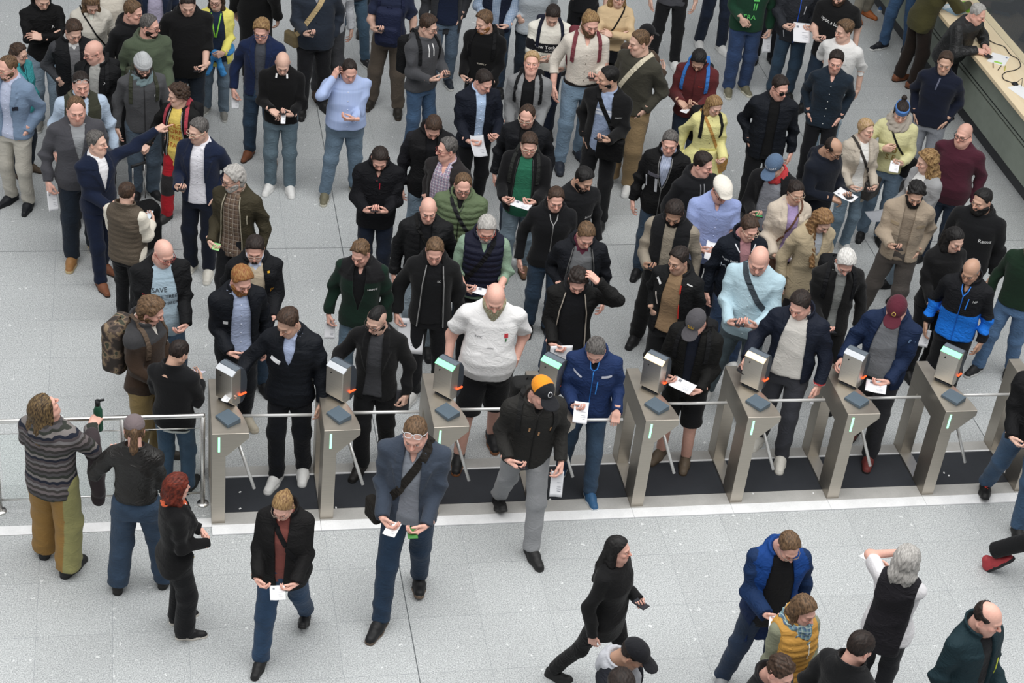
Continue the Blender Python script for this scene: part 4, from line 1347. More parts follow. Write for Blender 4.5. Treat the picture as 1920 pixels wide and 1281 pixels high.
        for L in logos:
            txt, x, z, sz, lc = L[:5]; TV, TF_ = text_mesh(txt)
            sq = L[5] if len(L) > 5 else 1.0; ro = R(L[6]) if len(L) > 6 else 0
            ca, sa = math.cos(ro), math.sin(ro); X = TV[:, 0] * sz * sq; Z = TV[:, 1] * sz
            if abs(sz) > 0.001:
                q, nn = front((x + X * ca - Z * sa).astype(f32), (z + X * sa + Z * ca).astype(f32)); q = q + nn * .003 + A(0, -.002, 0)
                link('print', pymesh('print', q * s, TF_), cloth(lc, 'plain'), go)
        for L in lines:
            x0, z0, x1, z1, w, lc = L[:6]; n_ = max(3, int(math.hypot(x1 - x0, z1 - z0) / .02)); q, nn = front(np.linspace(x0, x1, n_), np.linspace(z0, z1, n_)); ribbon(L[6] if len(L) > 6 else 'pocket_zip', q, nn, w, .004, cloth(lc, 'plain'), go, s)
    P.surf = surf or (lambda p: rig.torso(p, 0))

    # -- legs
    if legs:
        g = dict(legs); c = g.pop('c'); k = g.pop('k', 'denim'); o = g.pop('o', .014); hem = g.pop('hem', -.04); w = g.pop('w', (.088, .062, .054)); sh = g.pop('short', False); blk = g.pop('blk', None); belt = g.pop('belt', None); top_z = g.pop('top', 1.0)

        def ft(p):
            d = rig.torso(p, .004 if not sh else .006); d = smax(d, p[:, 2] - top_z, .008); d = smax(d, .80 - p[:, 2], .02); z = p[:, 2]
            l = None
            for i in (0, 1):
                a = rig.leg(p, i, o, hem if not sh else 0, w)
                if sh:
                    hp_, K, an = rig.L[i][:3]; n_ = unit(an - hp_); a = smax(rig.leg(p, i, o + .012, 0, w), (p - (K - n_ * .0)) @ n_, .006)
                l = a if l is None else np.minimum(l, a)
            d = smin(d, l, .035)
            am = .0022 + .0050 * np.exp(-((z - .15) / .08) ** 2) + .0030 * np.exp(-((z - .50) / .09) ** 2) + .003 * np.exp(-((z - .82) / .07) ** 2)
            return d - am * fold(p, rig.seed + 11, 1.5)
        lp = np.array([j for i in (0, 1) for j in rig.L[i][:3]]); l0 = lp.min(0) - .19; l1 = lp.max(0) + .19; l0[2] = .0; l1[2] = top_z + .05; l0[0] -= .05 * fat; l1[0] += .05 * fat; l0[1] -= .1 * fat
        V, Q = snets(ft, l0, l1, .0105)
        colr = None
        if blk:
            colr = np.tile(A(*lin(c)), (len(V), 1))
            for m, bc in blk(V):
                colr[m] = lin(bc)
        if 'hid' not in g:
            go = npmesh('shorts' if sh else 'trousers', V * s, Q, cloth(c, k, colr is not None), body, colr)
            if belt:
                an = np.linspace(0, 2 * math.pi, 40, endpoint=False); oo = np.stack([.6 * np.sin(an), .02 + .6 * np.cos(an), np.full(40, top_z - .03)], 1).astype(f32); dd = np.stack([-np.sin(an), -np.cos(an), 0 * an], 1).astype(f32)
                tt = lambda p: rig.torso(p, .012); q = ray_in(tt, oo, dd); ribbon('belt', q, -dd, .034, .006, cloth(belt, 'leather'), body, s, True)
        if sh and g.get('sock'):
            for i in (0, 1):
                hp_, K, an = rig.L[i][:3]; a = an + (K - an) * .38
                fs = lambda p: smax(cone(p, a, an - A(0, 0, .03), .053, .040)[0], (p - a) @ unit(K - an), .006)
                V, Q = snets(fs, an - .1, an + A(.1, .1, .24), .009); npmesh('sock', V * s, Q, cloth(g['sock'], 'knit'), body)
    # -- shoes
    if shoes:
        kind, uc, sc_ = shoes[:3]; V0, Q = shoe_mesh(kind); zc = V0[Q].mean(1)[:, 2]; mi = (zc < (.027 if kind == 'sneak' else .020)).astype(int)
        for i in (0, 1):
            an, fy, pit = rig.L[i][2:5]; Vv = V0 * (A(.95, .98, .98) if fem else A(1.04, 1.08, 1.04))
            if len(shoes) > 3:
                pass
            if pit:
                piv = A(0, -.13, 0); Vv = (Vv - piv) @ rotx(pit).T + piv
            Vv = Vv @ rotz(fy).T + A(an[0], an[1], an[2] - .085)
            so = npmesh('shoe', Vv * s, Q, [cloth(uc, 'shoe'), cloth(sc_, 'plain')], body, None, mi)
            if len(shoes) > 3:   # laces
                pts = []
                for k in range(7):
                    pts.append(A(.016 * (-1) ** k, -.035 - .011 * k, .098 - .0035 * k))
                Vl = np.array(pts)
                Vl = Vl @ rotz(fy).T + A(an[0], an[1], an[2] - .085); me = tube_mesh(Vl * s, .0035, 6, 'laces'); link('laces', me, cloth(shoes[3], 'plain'), so)
    # -- hair, beard, glasses, cap
    grav = rig.R.T @ A(0, 0, -1)
    if hair:
        hs = dict(hair) if isinstance(hair, dict) else dict(s=hair); hs.setdefault('seed', seed * .7)
        if cap and cap[0] != 'band':
            hs['cut'] = .050; hs['t'] = min(hs.get('t', .016), .010)
        L = hs.get('len', 0); ex = .05 + (L if hs['s'] in ('long', 'pony', 'bob', 'mid') else 0)
        lo3 = A(-.14, -.13, -.16) + np.minimum(grav * ex, 0); hi3 = A(.14, .19, .17) + np.maximum(grav * ex, 0)
        V, Q = snets(lambda p: hair_sdf(p, hs, grav, full, fem), lo3, hi3, .0052)
        npmesh('hair', head_xf(rig, V * HS) * s, Q, hair_mat(HAIRC.get(hc, hc), HAIRC.get(hs.get('c2'), hs.get('c2')) if hs.get('c2') else None), body)
    if beard:
        bs = dict(beard); bc = bs.pop('c', hc); V, Q = snets(lambda p: beard_sdf(p, bs, full), (-.1, -.19 - bs.get('len', 0) * .4, -.17 - bs.get('len', 0)), (.1, .06, .02), .0046)
        npmesh('beard', head_xf(rig, V * HS) * s, Q, hair_mat(HAIRC.get(bc, bc)), body)
    if glasses:
        gc, up = glasses if isinstance(glasses, tuple) else (glasses, 0)
        sun = gc == 'sun'; gm = cloth('#0c0c0e' if sun else gc, 'plain'); Vs = []; Fs = []

        def add(me):
            b = len(Vs); Vv = [np.array(x.co) for x in me.vertices]; Vs.extend(Vv); Fs.extend([tuple(b + i for i in pl.vertices) for pl in me.polygons]); bpy.data.meshes.remove(me)
        for sg in (-1, 1):
            an = np.linspace(0, 2 * math.pi, 18, endpoint=False); cxx = np.sign(np.cos(an)) * np.abs(np.cos(an)) ** .7; sz_ = np.sign(np.sin(an)) * np.abs(np.sin(an)) ** .7
            pts = np.stack([sg * .033 + .0255 * cxx, -.1065 + .10 * (sg * .033 + .0255 * cxx) ** 2 * 12 * .1 + .012 * (np.abs(sg * .033 + .0255 * cxx) > .05), .002 + .0185 * sz_], 1)
            add(tube_mesh(pts, .0026, 6, 'rim', True))
            if sun:
                b = len(Vs); Vs.extend(list(pts)); Fs.append(tuple(b + i for i in range(18)))
            add(tube_mesh([(sg * .058, -.098, .008), (sg * .077, -.070, .010), (sg * .083, .004, .006), (sg * .080, .020, -.010)], .0026, 6, 'temple'))
        add(tube_mesh([(-.009, -.107, .008), (0, -.110, .010), (.009, -.107, .008)], .0026, 6, 'bridge'))
        V = np.array(Vs, f32)
        if up:
            V = (V - A(0, .02, 0)) @ rotx(-R(up)).T + A(0, .02, 0) + A(0, .004, .012)
        link('sunglasses' if sun else 'glasses', pymesh('glasses', head_xf(rig, V * HS) * s, Fs, True), gm, body)
    if cap:
        kind, cc1 = cap[:2]; V, Q = snets(cap_sdf(kind), (-.125, -.24, -.02), (.125, .24, .20), .0055)
        colr = None
        if len(cap) > 2 and callable(cap[2]):
            colr = np.tile(A(*lin(cc1)), (len(V), 1))
            for m, bc in cap[2](V):
                colr[m] = lin(bc)
        nm = {'beanie': 'beanie', 'band': 'headband', 'flat': 'flat_cap'}.get(kind, 'cap')
        co = npmesh(nm, head_xf(rig, V * HS) * s, Q, cloth(cc1, 'wool' if kind in ('beanie', 'flat') else 'cotton', colr is not None), body, colr)
        if len(cap) > 3:
            txt, lc, sz, z_ = cap[3]; TV, TF_ = text_mesh(txt); fcap = cap_sdf(kind); o = np.stack([TV[:, 0] * sz, np.full(len(TV), -.3), z_ + TV[:, 1] * sz], 1).astype(f32)
            q = ray_in(fcap, o, A(0, 1, 0)[None]); q = q + A(0, -.003, .001); link('print', pymesh('print', head_xf(rig, q * HS) * s, TF_), cloth(lc, 'plain'), co)
    for e in extra:
        e(P)
    for it in items:
        item(P, *it)
    return P


# ---------------------------------------------------------------- things people wear on top or carry
def neckwrap(c, k='knit', r=.034, rad=.088, z=1.50, name='scarf', tail=0, c2=None):
    def f(P):
        rig = P.rig; nb = rig.off(1.5); c0 = A(nb[0], .012 + nb[1], nb[2])

        def sd(p):
            q = p - c0; rho = np.sqrt(q[:, 0] ** 2 + (q[:, 1] / 1.02) ** 2); zz = q[:, 2] - .28 * q[:, 1]
            an = np.arctan2(q[:, 0], q[:, 1])
            d = np.sqrt((rho - rad) ** 2 + (zz - z + .006 * np.sin(3 * an)) ** 2) - r
            d = smin(d, np.sqrt((rho - rad - .018) ** 2 + (zz - z + r * .9 + .008 * np.sin(2 * an + 1)) ** 2) - r * .85, .012)
            if tail:
                t, _ = cone(q, A(.03, -rad - .02, z - .02), A(.05, -rad - .06, z - tail), r * 1.1, r * .9); d = smin(d, t, .02)
            return d - .005 * np.sin(an * 11 + zz * 120 + 2 * np.sin(rho * 90)) - .003 * fold(p, rig.seed, 2)
        V, Q = snets(sd, c0 + A(-.19, -.24, z - .13 - tail), c0 + A(.19, .19, z + .1), .008); npmesh(name, V * P.s, Q, cloth(c, k) if isinstance(c, str) else c, P.o)
    return f


def loop(P, ctr, uv, vv, a0, a1, n, w, mat, name, parent=None, t=.005, f=None):
    an = np.linspace(a0, a1, n); d = np.outer(np.cos(an), uv) + np.outer(np.sin(an), vv); o = (np.asarray(ctr) + d * .62).astype(f32)
    f = f or P.surf; q = ray_in(f, o, (-d).astype(f32)); g = grad(f, q)
    closed = abs(a1 - a0) > 6.2
    if closed:
        q, g = q[:-1], g[:-1]
    return ribbon(name, q, g, w, t, mat, parent or P.o, P.s, closed)


def own(P, o, label, cat, group=None):
    o.parent = None; o.location = P.o.location; o.rotation_euler = P.o.rotation_euler
    return tag(o, label, cat, group)


def backpack(c='#17181b', sc=None, k='nylon', label=None, mat=None, size=(.145, .085, .22), z=1.20, straps=True, accent=None, front=False, one=None, sz_only=False):
    def f(P):
        rig = P.rig; T = float(np.interp(z, TZ, rig.T[:, 1])) + .035; ofs = rig.off(z)
        sg = -1 if front else 1; c0 = A(0, sg * (T + size[1] + .005), z) + ofs + A(0, 0, 0)

        def sd(p):
            q = np.abs(p - c0) - A(*size) + .05; d = np.sqrt((np.maximum(q, 0) ** 2).sum(1)) + np.minimum(q.max(1), 0) - .05
            q = np.abs(p - c0 - A(0, sg * (size[1] * .75), -.07)) - A(size[0] * .75, .045, .10) + .03; e = np.sqrt((np.maximum(q, 0) ** 2).sum(1)) + np.minimum(q.max(1), 0) - .03
            return smin(d, e, .012) - .003 * fold(p, rig.seed, 1.6)
        V, Q = snets(sd, c0 - A(*size) - .11, c0 + A(*size) + .11, .0105)
        o = npmesh('backpack', V * P.s, Q, mat or cloth(c, k), None); own(P, o, label or 'backpack on ' + short(P.who, 13), 'backpack')
        sm = cloth(sc or c, 'nylon')
        if straps:
            for x in ((-.105, .105) if one is None else (one,)):
                x_ = x * (.88 if rig.fem else 1); lc = A(x_, .0, 1.30) + rig.off(1.3)
                loop(P, lc, unit((.30 * np.sign(x_), -1, 0)), A(0, 0, 1), -.62, 2.3, 30, .040, sm, 'strap', o, .010)
        tube_o = tube_mesh((np.array([c0 + A(-.03, 0, size[2] - .005), c0 + A(-.02, 0, size[2] + .025), c0 + A(.02, 0, size[2] + .025), c0 + A(.03, 0, size[2] - .005)])) * P.s, .007, 6, 'handle'); link('handle', tube_o, sm, o)
        zz = [c0 + A(size[0] * .92 * math.cos(a), sg * size[1] * .45, size[2] * .25 + size[2] * .70 * math.sin(a)) for a in np.linspace(.1, math.pi - .1, 16)]
        link('zip', tube_mesh(np.array(zz) * P.s, .008, 6, 'zip'), cloth(accent or '#3a3b3f', 'plain'), o)
    return f


def crossbag(c='#141416', side=1, w=.04, bag=True, label=None, size=(.13, .045, .10), zb=.92, k='nylon', front=.0, bagc=None, cat='shoulder bag'):
    """strap over one shoulder to a bag at the other hip; side +1: bag at the left hip"""
    def f(P):
        rig = P.rig; a = A(-side * .10, .01, 1.50) + rig.off(1.5); b = A(side * (.20 + .05 * rig.fat), -.01, zb + .06); ctr = (a + b) / 2; uv = unit(a - b); vv = A(0, -1, 0)
        b_th = float(np.interp(zb, TZ, rig.T[:, 0])) + .05
        L = float(np.linalg.norm(a - b)) / 2
        if bag:
            c0 = A(side * (b_th + .015) * (1 - front * .6), -.04 - front * .17 - .05 * rig.fat * front, zb)

            def sd(p):
                q = (p - c0) @ rotz(side * (.9 - 1.1 * front)); q = np.abs(q) - A(*size) + .025
                return np.sqrt((np.maximum(q, 0) ** 2).sum(1)) + np.minimum(q.max(1), 0) - .025 - .003 * fold(p, rig.seed, 1.6)
            V, Q = snets(sd, c0 - .22, c0 + .22, .0105); o = npmesh('shoulder_bag', V * P.s, Q, cloth(bagc or c, k), None); own(P, o, label or 'bag hanging from ' + short(P.who, 12), cat)
        else:
            o = None
        st = loop(P, ctr, uv, vv, 0.0, 2 * math.pi, 72, w, cloth(c, 'nylon'), 'strap', o or P.o, .006)
        if o is None:
            st.name = 'shoulder_strap'
    return f


def lanyard(c='#7ec93a'):
    def f(P):
        nb = P.rig.off(1.5)
        for sg in (-1, 1):
            xs = np.linspace(.062, .006, 16) * sg + nb[0]; zs = np.linspace(1.46, 1.16, 16); o = np.stack([xs, np.full(16, -.6), zs], 1).astype(f32); q = ray_in(P.surf, o, A(0, 1, 0)[None]); ribbon('lanyard', q, grad(P.surf, q), .016, .004, cloth(c, 'plain'), P.o, P.s)
    return f


def hand_frame(P, i):
    S, E, w, d, pn, hp = P.rig.J[i]; return w, d, pn


def short(w, n=11):
    w = w.replace(',', '').split()[:n]
    while w[-1] in ('and', 'in', 'with', 'over', 'a', 'the', 'at', 'of', 'to', 'for', 'under', 'black', 'white', 'pale', 'dark', 'light', 'looking', 'holding', 'blue', 'thin', 'from', 'on', 'cut', 'by', 'behind', 'small', 'beside', 'long'):
        w = w[:-1]
    return ' '.join(w)


def item(P, kind, i, *a):
    w, d, pn = hand_frame(P, i); s = P.s; opt = a[0] if a else {}
    who = short(P.who); pre = opt.get('lab')
    if kind == 'phone':
        nrm = unit(pn * .3 + A(0, .05, .95)); lg = unit(d * .7 + A(0, -1, .3)); lg = unit(lg - nrm * (lg @ nrm)); sd_ = np.cross(lg, nrm)
        if opt.get('ear'):
            lg = unit(A(0, .35, -1)); nrm = unit(A(-1 if i else 1, 0, 0) * 1.0); nrm = unit(nrm - lg * (nrm @ lg)); sd_ = np.cross(lg, nrm)
        c0 = w + d * .100 + pn * .030 + (A(0, 0, 0) if not opt.get('ear') else A(0, 0, -.01)); hx, hy, hz = .037, .074, .0045
        Mx = Matrix(((sd_[0], lg[0], nrm[0], c0[0]), (sd_[1], lg[1], nrm[1], c0[1]), (sd_[2], lg[2], nrm[2], c0[2]), (0, 0, 0, 1)))
        o = box('smartphone', (hx * 2 * s, hy * 2 * s, hz * 2 * s), (0, 0, 0), cloth(opt.get('c', '#131418'), 'plain'), None, bev=.003)
        o.data.transform(Matrix.Translation(Vector(c0 * s)) @ Mx.to_3x3().to_4x4())
        scn = box('screen', (hx * 1.8 * s, hy * 1.88 * s, .0015), (0, 0, 0), mat_base('dark_screen', lambda nt, b: (b.inputs['Base Color'].__setattr__('default_value', (.02, .022, .028, 1)), b.inputs['Roughness'].__setattr__('default_value', .15), nt.links.new(_math(nt, 'MULTIPLY_ADD', _n(nt, 'ShaderNodeTexNoise', i_Scale=40.0).outputs[0], .1, .1), b.inputs['Roughness']))) if not opt.get('scr') else glow(opt['scr'], .35), o, bev=0)
        scn.data.transform(Matrix.Translation(Vector((c0 + nrm * (hz + .0006)) * s)) @ Mx.to_3x3().to_4x4())
        own(P, o, pre or 'smartphone held by ' + who, 'phone', 'smartphones in hands')
    else:
        W_, L_ = opt.get('size', (.105, .21)); mode = opt.get('m', 'flat')
        if mode == 'flat':
            nrm = unit(A(0, -.1, 1)); lg = unit(A(opt.get('tx', .25 * (1 - 2 * i) * -1), -1, -.1))
        elif mode == 'up':
            nrm = unit(A(0, -.5, .87)); lg = unit(A(opt.get('tx', 0), -.87, -.5))
        else:
            nrm = unit(A(opt.get('nx', .3), -1, .3)); lg = unit(A(opt.get('tx', 0), -.15, -1))
        lg = unit(lg - nrm * (lg @ nrm)); sx = np.cross(lg, nrm); inw = A(-1 if i else 1, 0, 0)
        c0 = w + d * .105 + pn * .02 + lg * (L_ * opt.get('up', .36)) + inw * opt.get('in', 0.0); n = 8; V = []; F = []; bend = opt.get('bend', .12)
        for a_ in range(n + 1):
            for b_ in range(n + 1):
                x = (a_ / n - .5) * W_; y = (b_ / n - .5) * L_; V.append(c0 + sx * x + lg * y + nrm * (bend * L_ * ((b_ / n - .5) ** 2 * 1.2 + (a_ / n - .5) ** 2 * .8) - .01 * bend * math.sin(a_ * 1.3 + b_)))
        m = len(V); V += [q - nrm * .0016 for q in V]
        for a_ in range(n):
            for b_ in range(n):
                k = a_ * (n + 1) + b_; q = (k, k + n + 1, k + n + 2, k + 1); F += [q, tuple(x + m for x in q[::-1])]
        ed = [b_ for b_ in range(n + 1)] + [a_ * (n + 1) + n for a_ in range(1, n + 1)] + [n * (n + 1) + b_ for b_ in range(n - 1, -1, -1)] + [a_ * (n + 1) for a_ in range(n - 1, 0, -1)]
        F += [(ed[k], ed[(k + 1) % len(ed)], ed[(k + 1) % len(ed)] + m, ed[k] + m) for k in range(len(ed))]
        o = link('paper_sheet' if kind == 'paper' else kind, pymesh('sheet', np.array(V) * s, F, True), paper(opt.get('c', '#e3e4e8')) if kind == 'paper' else cloth(opt.get('c', '#222'), 'plain'))
        own(P, o, pre or ('white paper slip held by ' if kind == 'paper' else kind.replace('_', ' ') + ' held by ') + who, 'paper' if kind == 'paper' else kind.split('_')[-1], 'paper slips in hands' if kind == 'paper' else None)
        if kind == 'paper' and opt.get('ink', True):
            Vp = []; Fp = []
            for (bx, by, bw, bh) in ((-.2, .28, .28, .02), (-.2, .20, .36, .012), (-.2, .12, .32, .012), (.24, -.3, .14, .09 * W_ / L_ * 1.5), (-.2, -.05, .34, .012)):
                b0 = len(Vp)
                for ex, ey in ((-1, -1), (1, -1), (1, 1), (-1, 1)):
                    fx, fy = bx + ex * bw / 2, by + ey * bh / 2; Vp.append(c0 + sx * fx * W_ + lg * fy * L_ + nrm * (bend * L_ * (fy ** 2 * 1.2 + fx ** 2 * .8) + .0022 - .006 * bend))
                Fp.append((b0, b0 + 1, b0 + 2, b0 + 3))
            sgn = 1 if (nrm @ A(0, -.8, .58)) > 0 else -1
            link('print', pymesh('print', np.array(Vp) * s, Fp), cloth('#7b7f88', 'plain'), o)
def waistknot(P, c):
    rig = P.rig
    an = np.linspace(0, 2 * math.pi, 41); oo = np.stack([.6 * np.sin(an), .0 + .6 * np.cos(an), .95 + .02 * np.sin(an * 2)], 1).astype(f32); dd = np.stack([-np.sin(an), -np.cos(an), 0 * an], 1).astype(f32); q = ray_in(P.surf, oo, dd)

    def sd(p):
        d = None
        for a, b in zip(q[:-1], q[1:]):
            k, _ = cone(p, a, b, .034, .034); d = k if d is None else np.minimum(d, k)
        f = q[20]
        d = smin(d, ell(p - f, (0, -.02, 0), (.05, .04, .045)), .02)
        for sx in (-1, 1):
            k, _ = cone(p, f + A(sx * .02, -.03, -.02), f + A(sx * .10, -.05, -.26), .035, .045); d = smin(d, k, .02)
        return d - .007 * fold(p, 4, 2.2)
    V, Q = snets(sd, q.min(0) - A(.1, .16, .36), q.max(0) + .1, .011); npmesh('tied_jacket', V * P.s, Q, cloth(c, 'nylon'), P.o)
def bottle(P):
    w, d, pn = hand_frame(P, 0); c = w + d * .09 + pn * .04; o = empty('water_bottle', (0, 0, 0)); s = P.s
    V = lambda z, r: (z, r)
    prof = [(-.12, .034), (-.11, .036), (.08, .036), (.11, .024), (.13, .018)]
    tube('bottle_body', [tuple((c + A(0, 0, z)) * s) for z, r in prof], [r * s for z, r in prof], cloth('#1c4a36', 'plain'), o, 14)
    tube('bottle_cap', [tuple((c + A(0, 0, z)) * s) for z in (.13, .175)], .021 * s, BLK, o, 12); tube('spout', [tuple((c + A(0, 0, .172)) * s), tuple((c + A(-.05, -.02, .185)) * s)], .010 * s, BLK, o, 8)
    own(P, o, 'dark green drinking bottle held over the railing by the patterned hoodie wearer', 'bottle')


def armcoat(P):
    S, E, w = P.rig.J[0][:3]; a = E + (w - E) * .35

    def sd(p):
        d = None
        for t, L in ((0, .42), (.33, .55), (.66, .50), (1, .34)):
            q = a + (w - E) * .4 * (t - .5); k, _ = cone(p, q + A(0, 0, .03), q + A(-.05, .02, -L), .052, .060 - .02 * t); d = k if d is None else smin(d, k, .04)
        return d - .009 * fold(p, 3, 1.6)
    V, Q = snets(sd, a - A(.3, .3, .72), a + .25, .0105); o = npmesh('coat', V * P.s, Q, cloth('#3a3134', 'cotton'), None)
    own(P, o, 'dark brown coat hanging over the arm of the patterned hoodie wearer', 'coat')


# ---------------------------------------------------------------- the visitors
def D(c, **k):
    k['c'] = c
    return k


QB = 'visitors waiting behind the turnstiles'; QG = 'visitors at the turnstiles'; QF = 'visitors who are past the turnstiles'
SW = ('sneak', '#d8d8d6', '#e2e2e0', '#f0f0f0'); SB = ('sneak', '#1b1c1f', '#1b1c1f'); SBW = ('sneak', '#1b1c1f', '#cfcfcd'); SG = ('sneak', '#7b7a74', '#c9c9c4'); SBR = ('dress', '#7a4423', '#2a1a10'); SBK = ('boot', '#1a1a1b', '#101010'); SOL = ('sneak', '#6b6750', '#cbc8b8')


def jeans(c='jean', **k):
    k['c'] = c; k.setdefault('k', 'denim')
    return k


def pants(c, **k):
    k['c'] = c; k.setdefault('k', 'cotton')
    return k


# --- top left of the crowd
person('person in black track top with folded arms and faded jeans', 80, -24, yaw=10, head=(30, 5, 0), hair='short', hc='lbrown', top=D('jet', k='nylon', col='stand', logo=[('A', .09, 1.28, .05, '#ddd')]), legs=jeans('ljean'), shoes=SG, arms=('crossb', 'cross'), group=QB)
person('person in cream shirt jacket looking down, thin black strap across it', 172, -14, fem=True, yaw=5, head=(40, 8, 0), hair=dict(s='bob', len=.14, wave=.003), hc='lbrown', top=D('#cfd3c8'), out=D('#c9c4b8', col='fold', but='#3a3733', o=.03, open='T'), legs=jeans('jean'), arms=('side', 'side'), group=QB, extra=[crossbag('#1a1a1a', 1, .016, False)])
person('person in cream pullover mostly cropped by the top edge', 208, -58, fem=True, yaw=20, head=(20, 0, 0), hair=dict(s='long', len=.2), hc='brown', top=D('#d3cbbd', k='wool', o=.02), legs=pants('coal'), arms=('side', 'low'), group=QB)
person('person in navy blazer and lilac shirt cropped by the top edge', 290, -70, yaw=0, hair='short', hc='brown', top=D('#b9b2cf', col='shirt'), out=D('#1d2a44', col='lapel', open='O', k='wool'), legs=pants('navy'), arms=('side', 'side'), group=QB)
person('person in black hoodie looking aside behind the green hoodie', 250, 2, yaw=35, head=(12, 25, 0), hair='short', hc='lbrown', skin='pink', top=D('black', col='hood', o=.024), legs=pants('coal'), arms=('side', 'side'), group=QB)
person('person in sage green hoodie turning aside with a slip', 281, 27, H=1.82, yaw=14, fat=.3, head=(8, 52, 0), hair=dict(s='short', t=.012), hc='salt', beard=dict(t=.006, c='dbrown'), glasses='#2b2422', skin='pink', top=D('#4b5743', col='hood', o=.034, k='fleece', hem=.84), legs=pants('#23262b'), arms=('side', 'low'), group=QB, items=[('paper', 1, dict(size=(.09, .16), m='flat'))])
person('person in short sleeved black hoodie holding a phone and slip', 352, -14, H=1.86, yaw=8, fat=.6, head=(28, -5, 0), hair=dict(s='short', t=.014), hc='dbrown', top=D('jet', sl='half', col='hood', o=.03, hem=.78), legs=jeans('djean'), arms=('side', 'low'), group=QB, items=[('phone', 1), ])
person('person in yellow cardigan with lime lanyard and blue jacket knotted at waist', 405, -18, foot=(418, 212), fem=True, fat=.3, yaw=-5, head=(12, -10, 0), hair=dict(s='bob', len=.12, wave=.003), hc='brown', glasses='#40322e', top=D('#1b2b44', hem=.8), out=D('#e2d94f', col='crew', open='W', hem=.72, o=.022, k='knit'), legs=jeans('#5d7487'), shoes=SG, arms=('side', 'clasp'), st=((-.13, .05, 0), (.10, -.05, 0)), group=QB, extra=[lanyard('#86cf3c'), lambda P: waistknot(P, '#2a8fd6')])
person('person in black and grey softshell with white collar looking down', 138, 38, yaw=12, head=(28, 8, 0), hair=dict(s='short', t=.02), hc='brown', top=D('#c9c9c8', col='shirt'), mid=D('#6d6d70', col='crew', vee=.1, o=.016), out=D('black', col='stand', open='N', slc='#3c3d41', k='nylon'), legs=pants('#1a2740'), arms=('jpocket', 'side'), group=QB)
person('person in open black jacket over grey shirt, glasses, turned aside', 175, 76, yaw=-20, head=(14, -45, 0), stub=.3, hc='grey', buzz=.15, glasses='#2a2321', skin='pink', top=D('#9a9a96', col='shirt'), out=D('black', col='stand', open='N', k='nylon', logo=[('X', .12, 1.33, .05, '#ddd')]), legs=pants('coal'), arms=('side', 'low'), group=QB, extra=[backpack('#1c1d20')])
person('person with glasses in teal jacket behind the grey blue blazer', 36, 81, fem=True, H=1.72, yaw=45, head=(12, 12, 0), hair=dict(s='mid', t=.02, len=.03), hc='brown', glasses='#3c2b26', top=D('#2b2d33'), out=D('#1f949b', col='stand', zip='#136067', k='nylon', open='T'), legs=jeans('djean'), shoes=('sneak', '#5a4a39', '#3a2f25'), foot=(62, 318), arms=('side', 'side'), group=QB)
person('person in grey blue blazer with dark pocket square and stone trousers', 14, 104, foot=(20, 385), yaw=-32, head=(10, -22, 0), hair=dict(s='short', t=.008, rec=1.0), hc='lbrown', beard=dict(t=.004, c='lbrown'), glasses='#b0a48c', skin='pink', top=D('#b3bcd6', col='shirt', but='#dde'), out=D('#6f86a2', col='lapel', open=[(1.54, .05), (1.4, .065), (1.1, .05), (.8, .08)], k='wool', line=[(.085, 1.235, .135, 1.235, .045, '#161a2a', 'pocket_square')]), legs=pants('#b5b0a4'), shoes=('dress', '#11151f', '#0c0d10'), arms=('side', 'pocket'), group=QB)
person('person in olive vest over pale blue shirt, sunglasses pushed up', 152, 136, yaw=8, fat=.35, head=(10, 0, 0), hair=dict(s='short', rec=.4), hc='dbrown', beard=dict(goatee=1, t=.007), glasses=('#a8a8a8', 38), skin='pink', top=D('#a9bdd4', col='shirt', o=.02), out=D('#38392b', name='vest', sl='none', open='Z', col='low', hem=.9), legs=pants('coal'), arms=('side', 'side2'), group=QB, extra=[crossbag('#5c5a48', 1, .05, False)])
person('person in grey beanie, fleece jacket and blue grey scarf', 268, 102, yaw=8, foot=(258, 368), head=(22, 4, 0), hair='short', hc='dbrown', beard=dict(t=.008), glasses='#241a18', cap=('beanie', '#adb0b2'), top=D('#3a3a3d'), out=D('#4b4c4f', k='fleece', col='stand', zip='#2b2b2d', o=.026, logo=[('F', .11, 1.30, .035, '#d8d8d8')]), legs=jeans('#4b6175', w=(.09, .066, .062)), shoes=SBW, arms=('side', 'side'), group=QB, extra=[neckwrap('#6d8388', r=.036), backpack('#3c3f31', z=1.22)])
person('person in open charcoal shirt jacket over grey tee, folded slip in hand', 143, 182, foot=(136, 480), fat=.45, yaw=6, head=(12, 0, 0), hair=dict(s='short', t=.008, rec=1.2), hc='lbrown', stub=.35, skin='pink', top=D('#8c8f93'), out=D('#434349', col='shirt', open=[(1.54, .05), (1.45, .065), (1.25, .03), (1.1, -.01), (.8, -.02)], o=.028, hem=.82), legs=jeans('#1b2838', o=.022), shoes=('sneak', '#9a6a2e', '#c9b48a', '#e8e2d0'), arms=('hold', 'side'), st=((-.11, -.10, 0), (.12, .10, 0)), group=QB, items=[('paper', 0, dict(m='hang', size=(.10, .20), up=.42))])
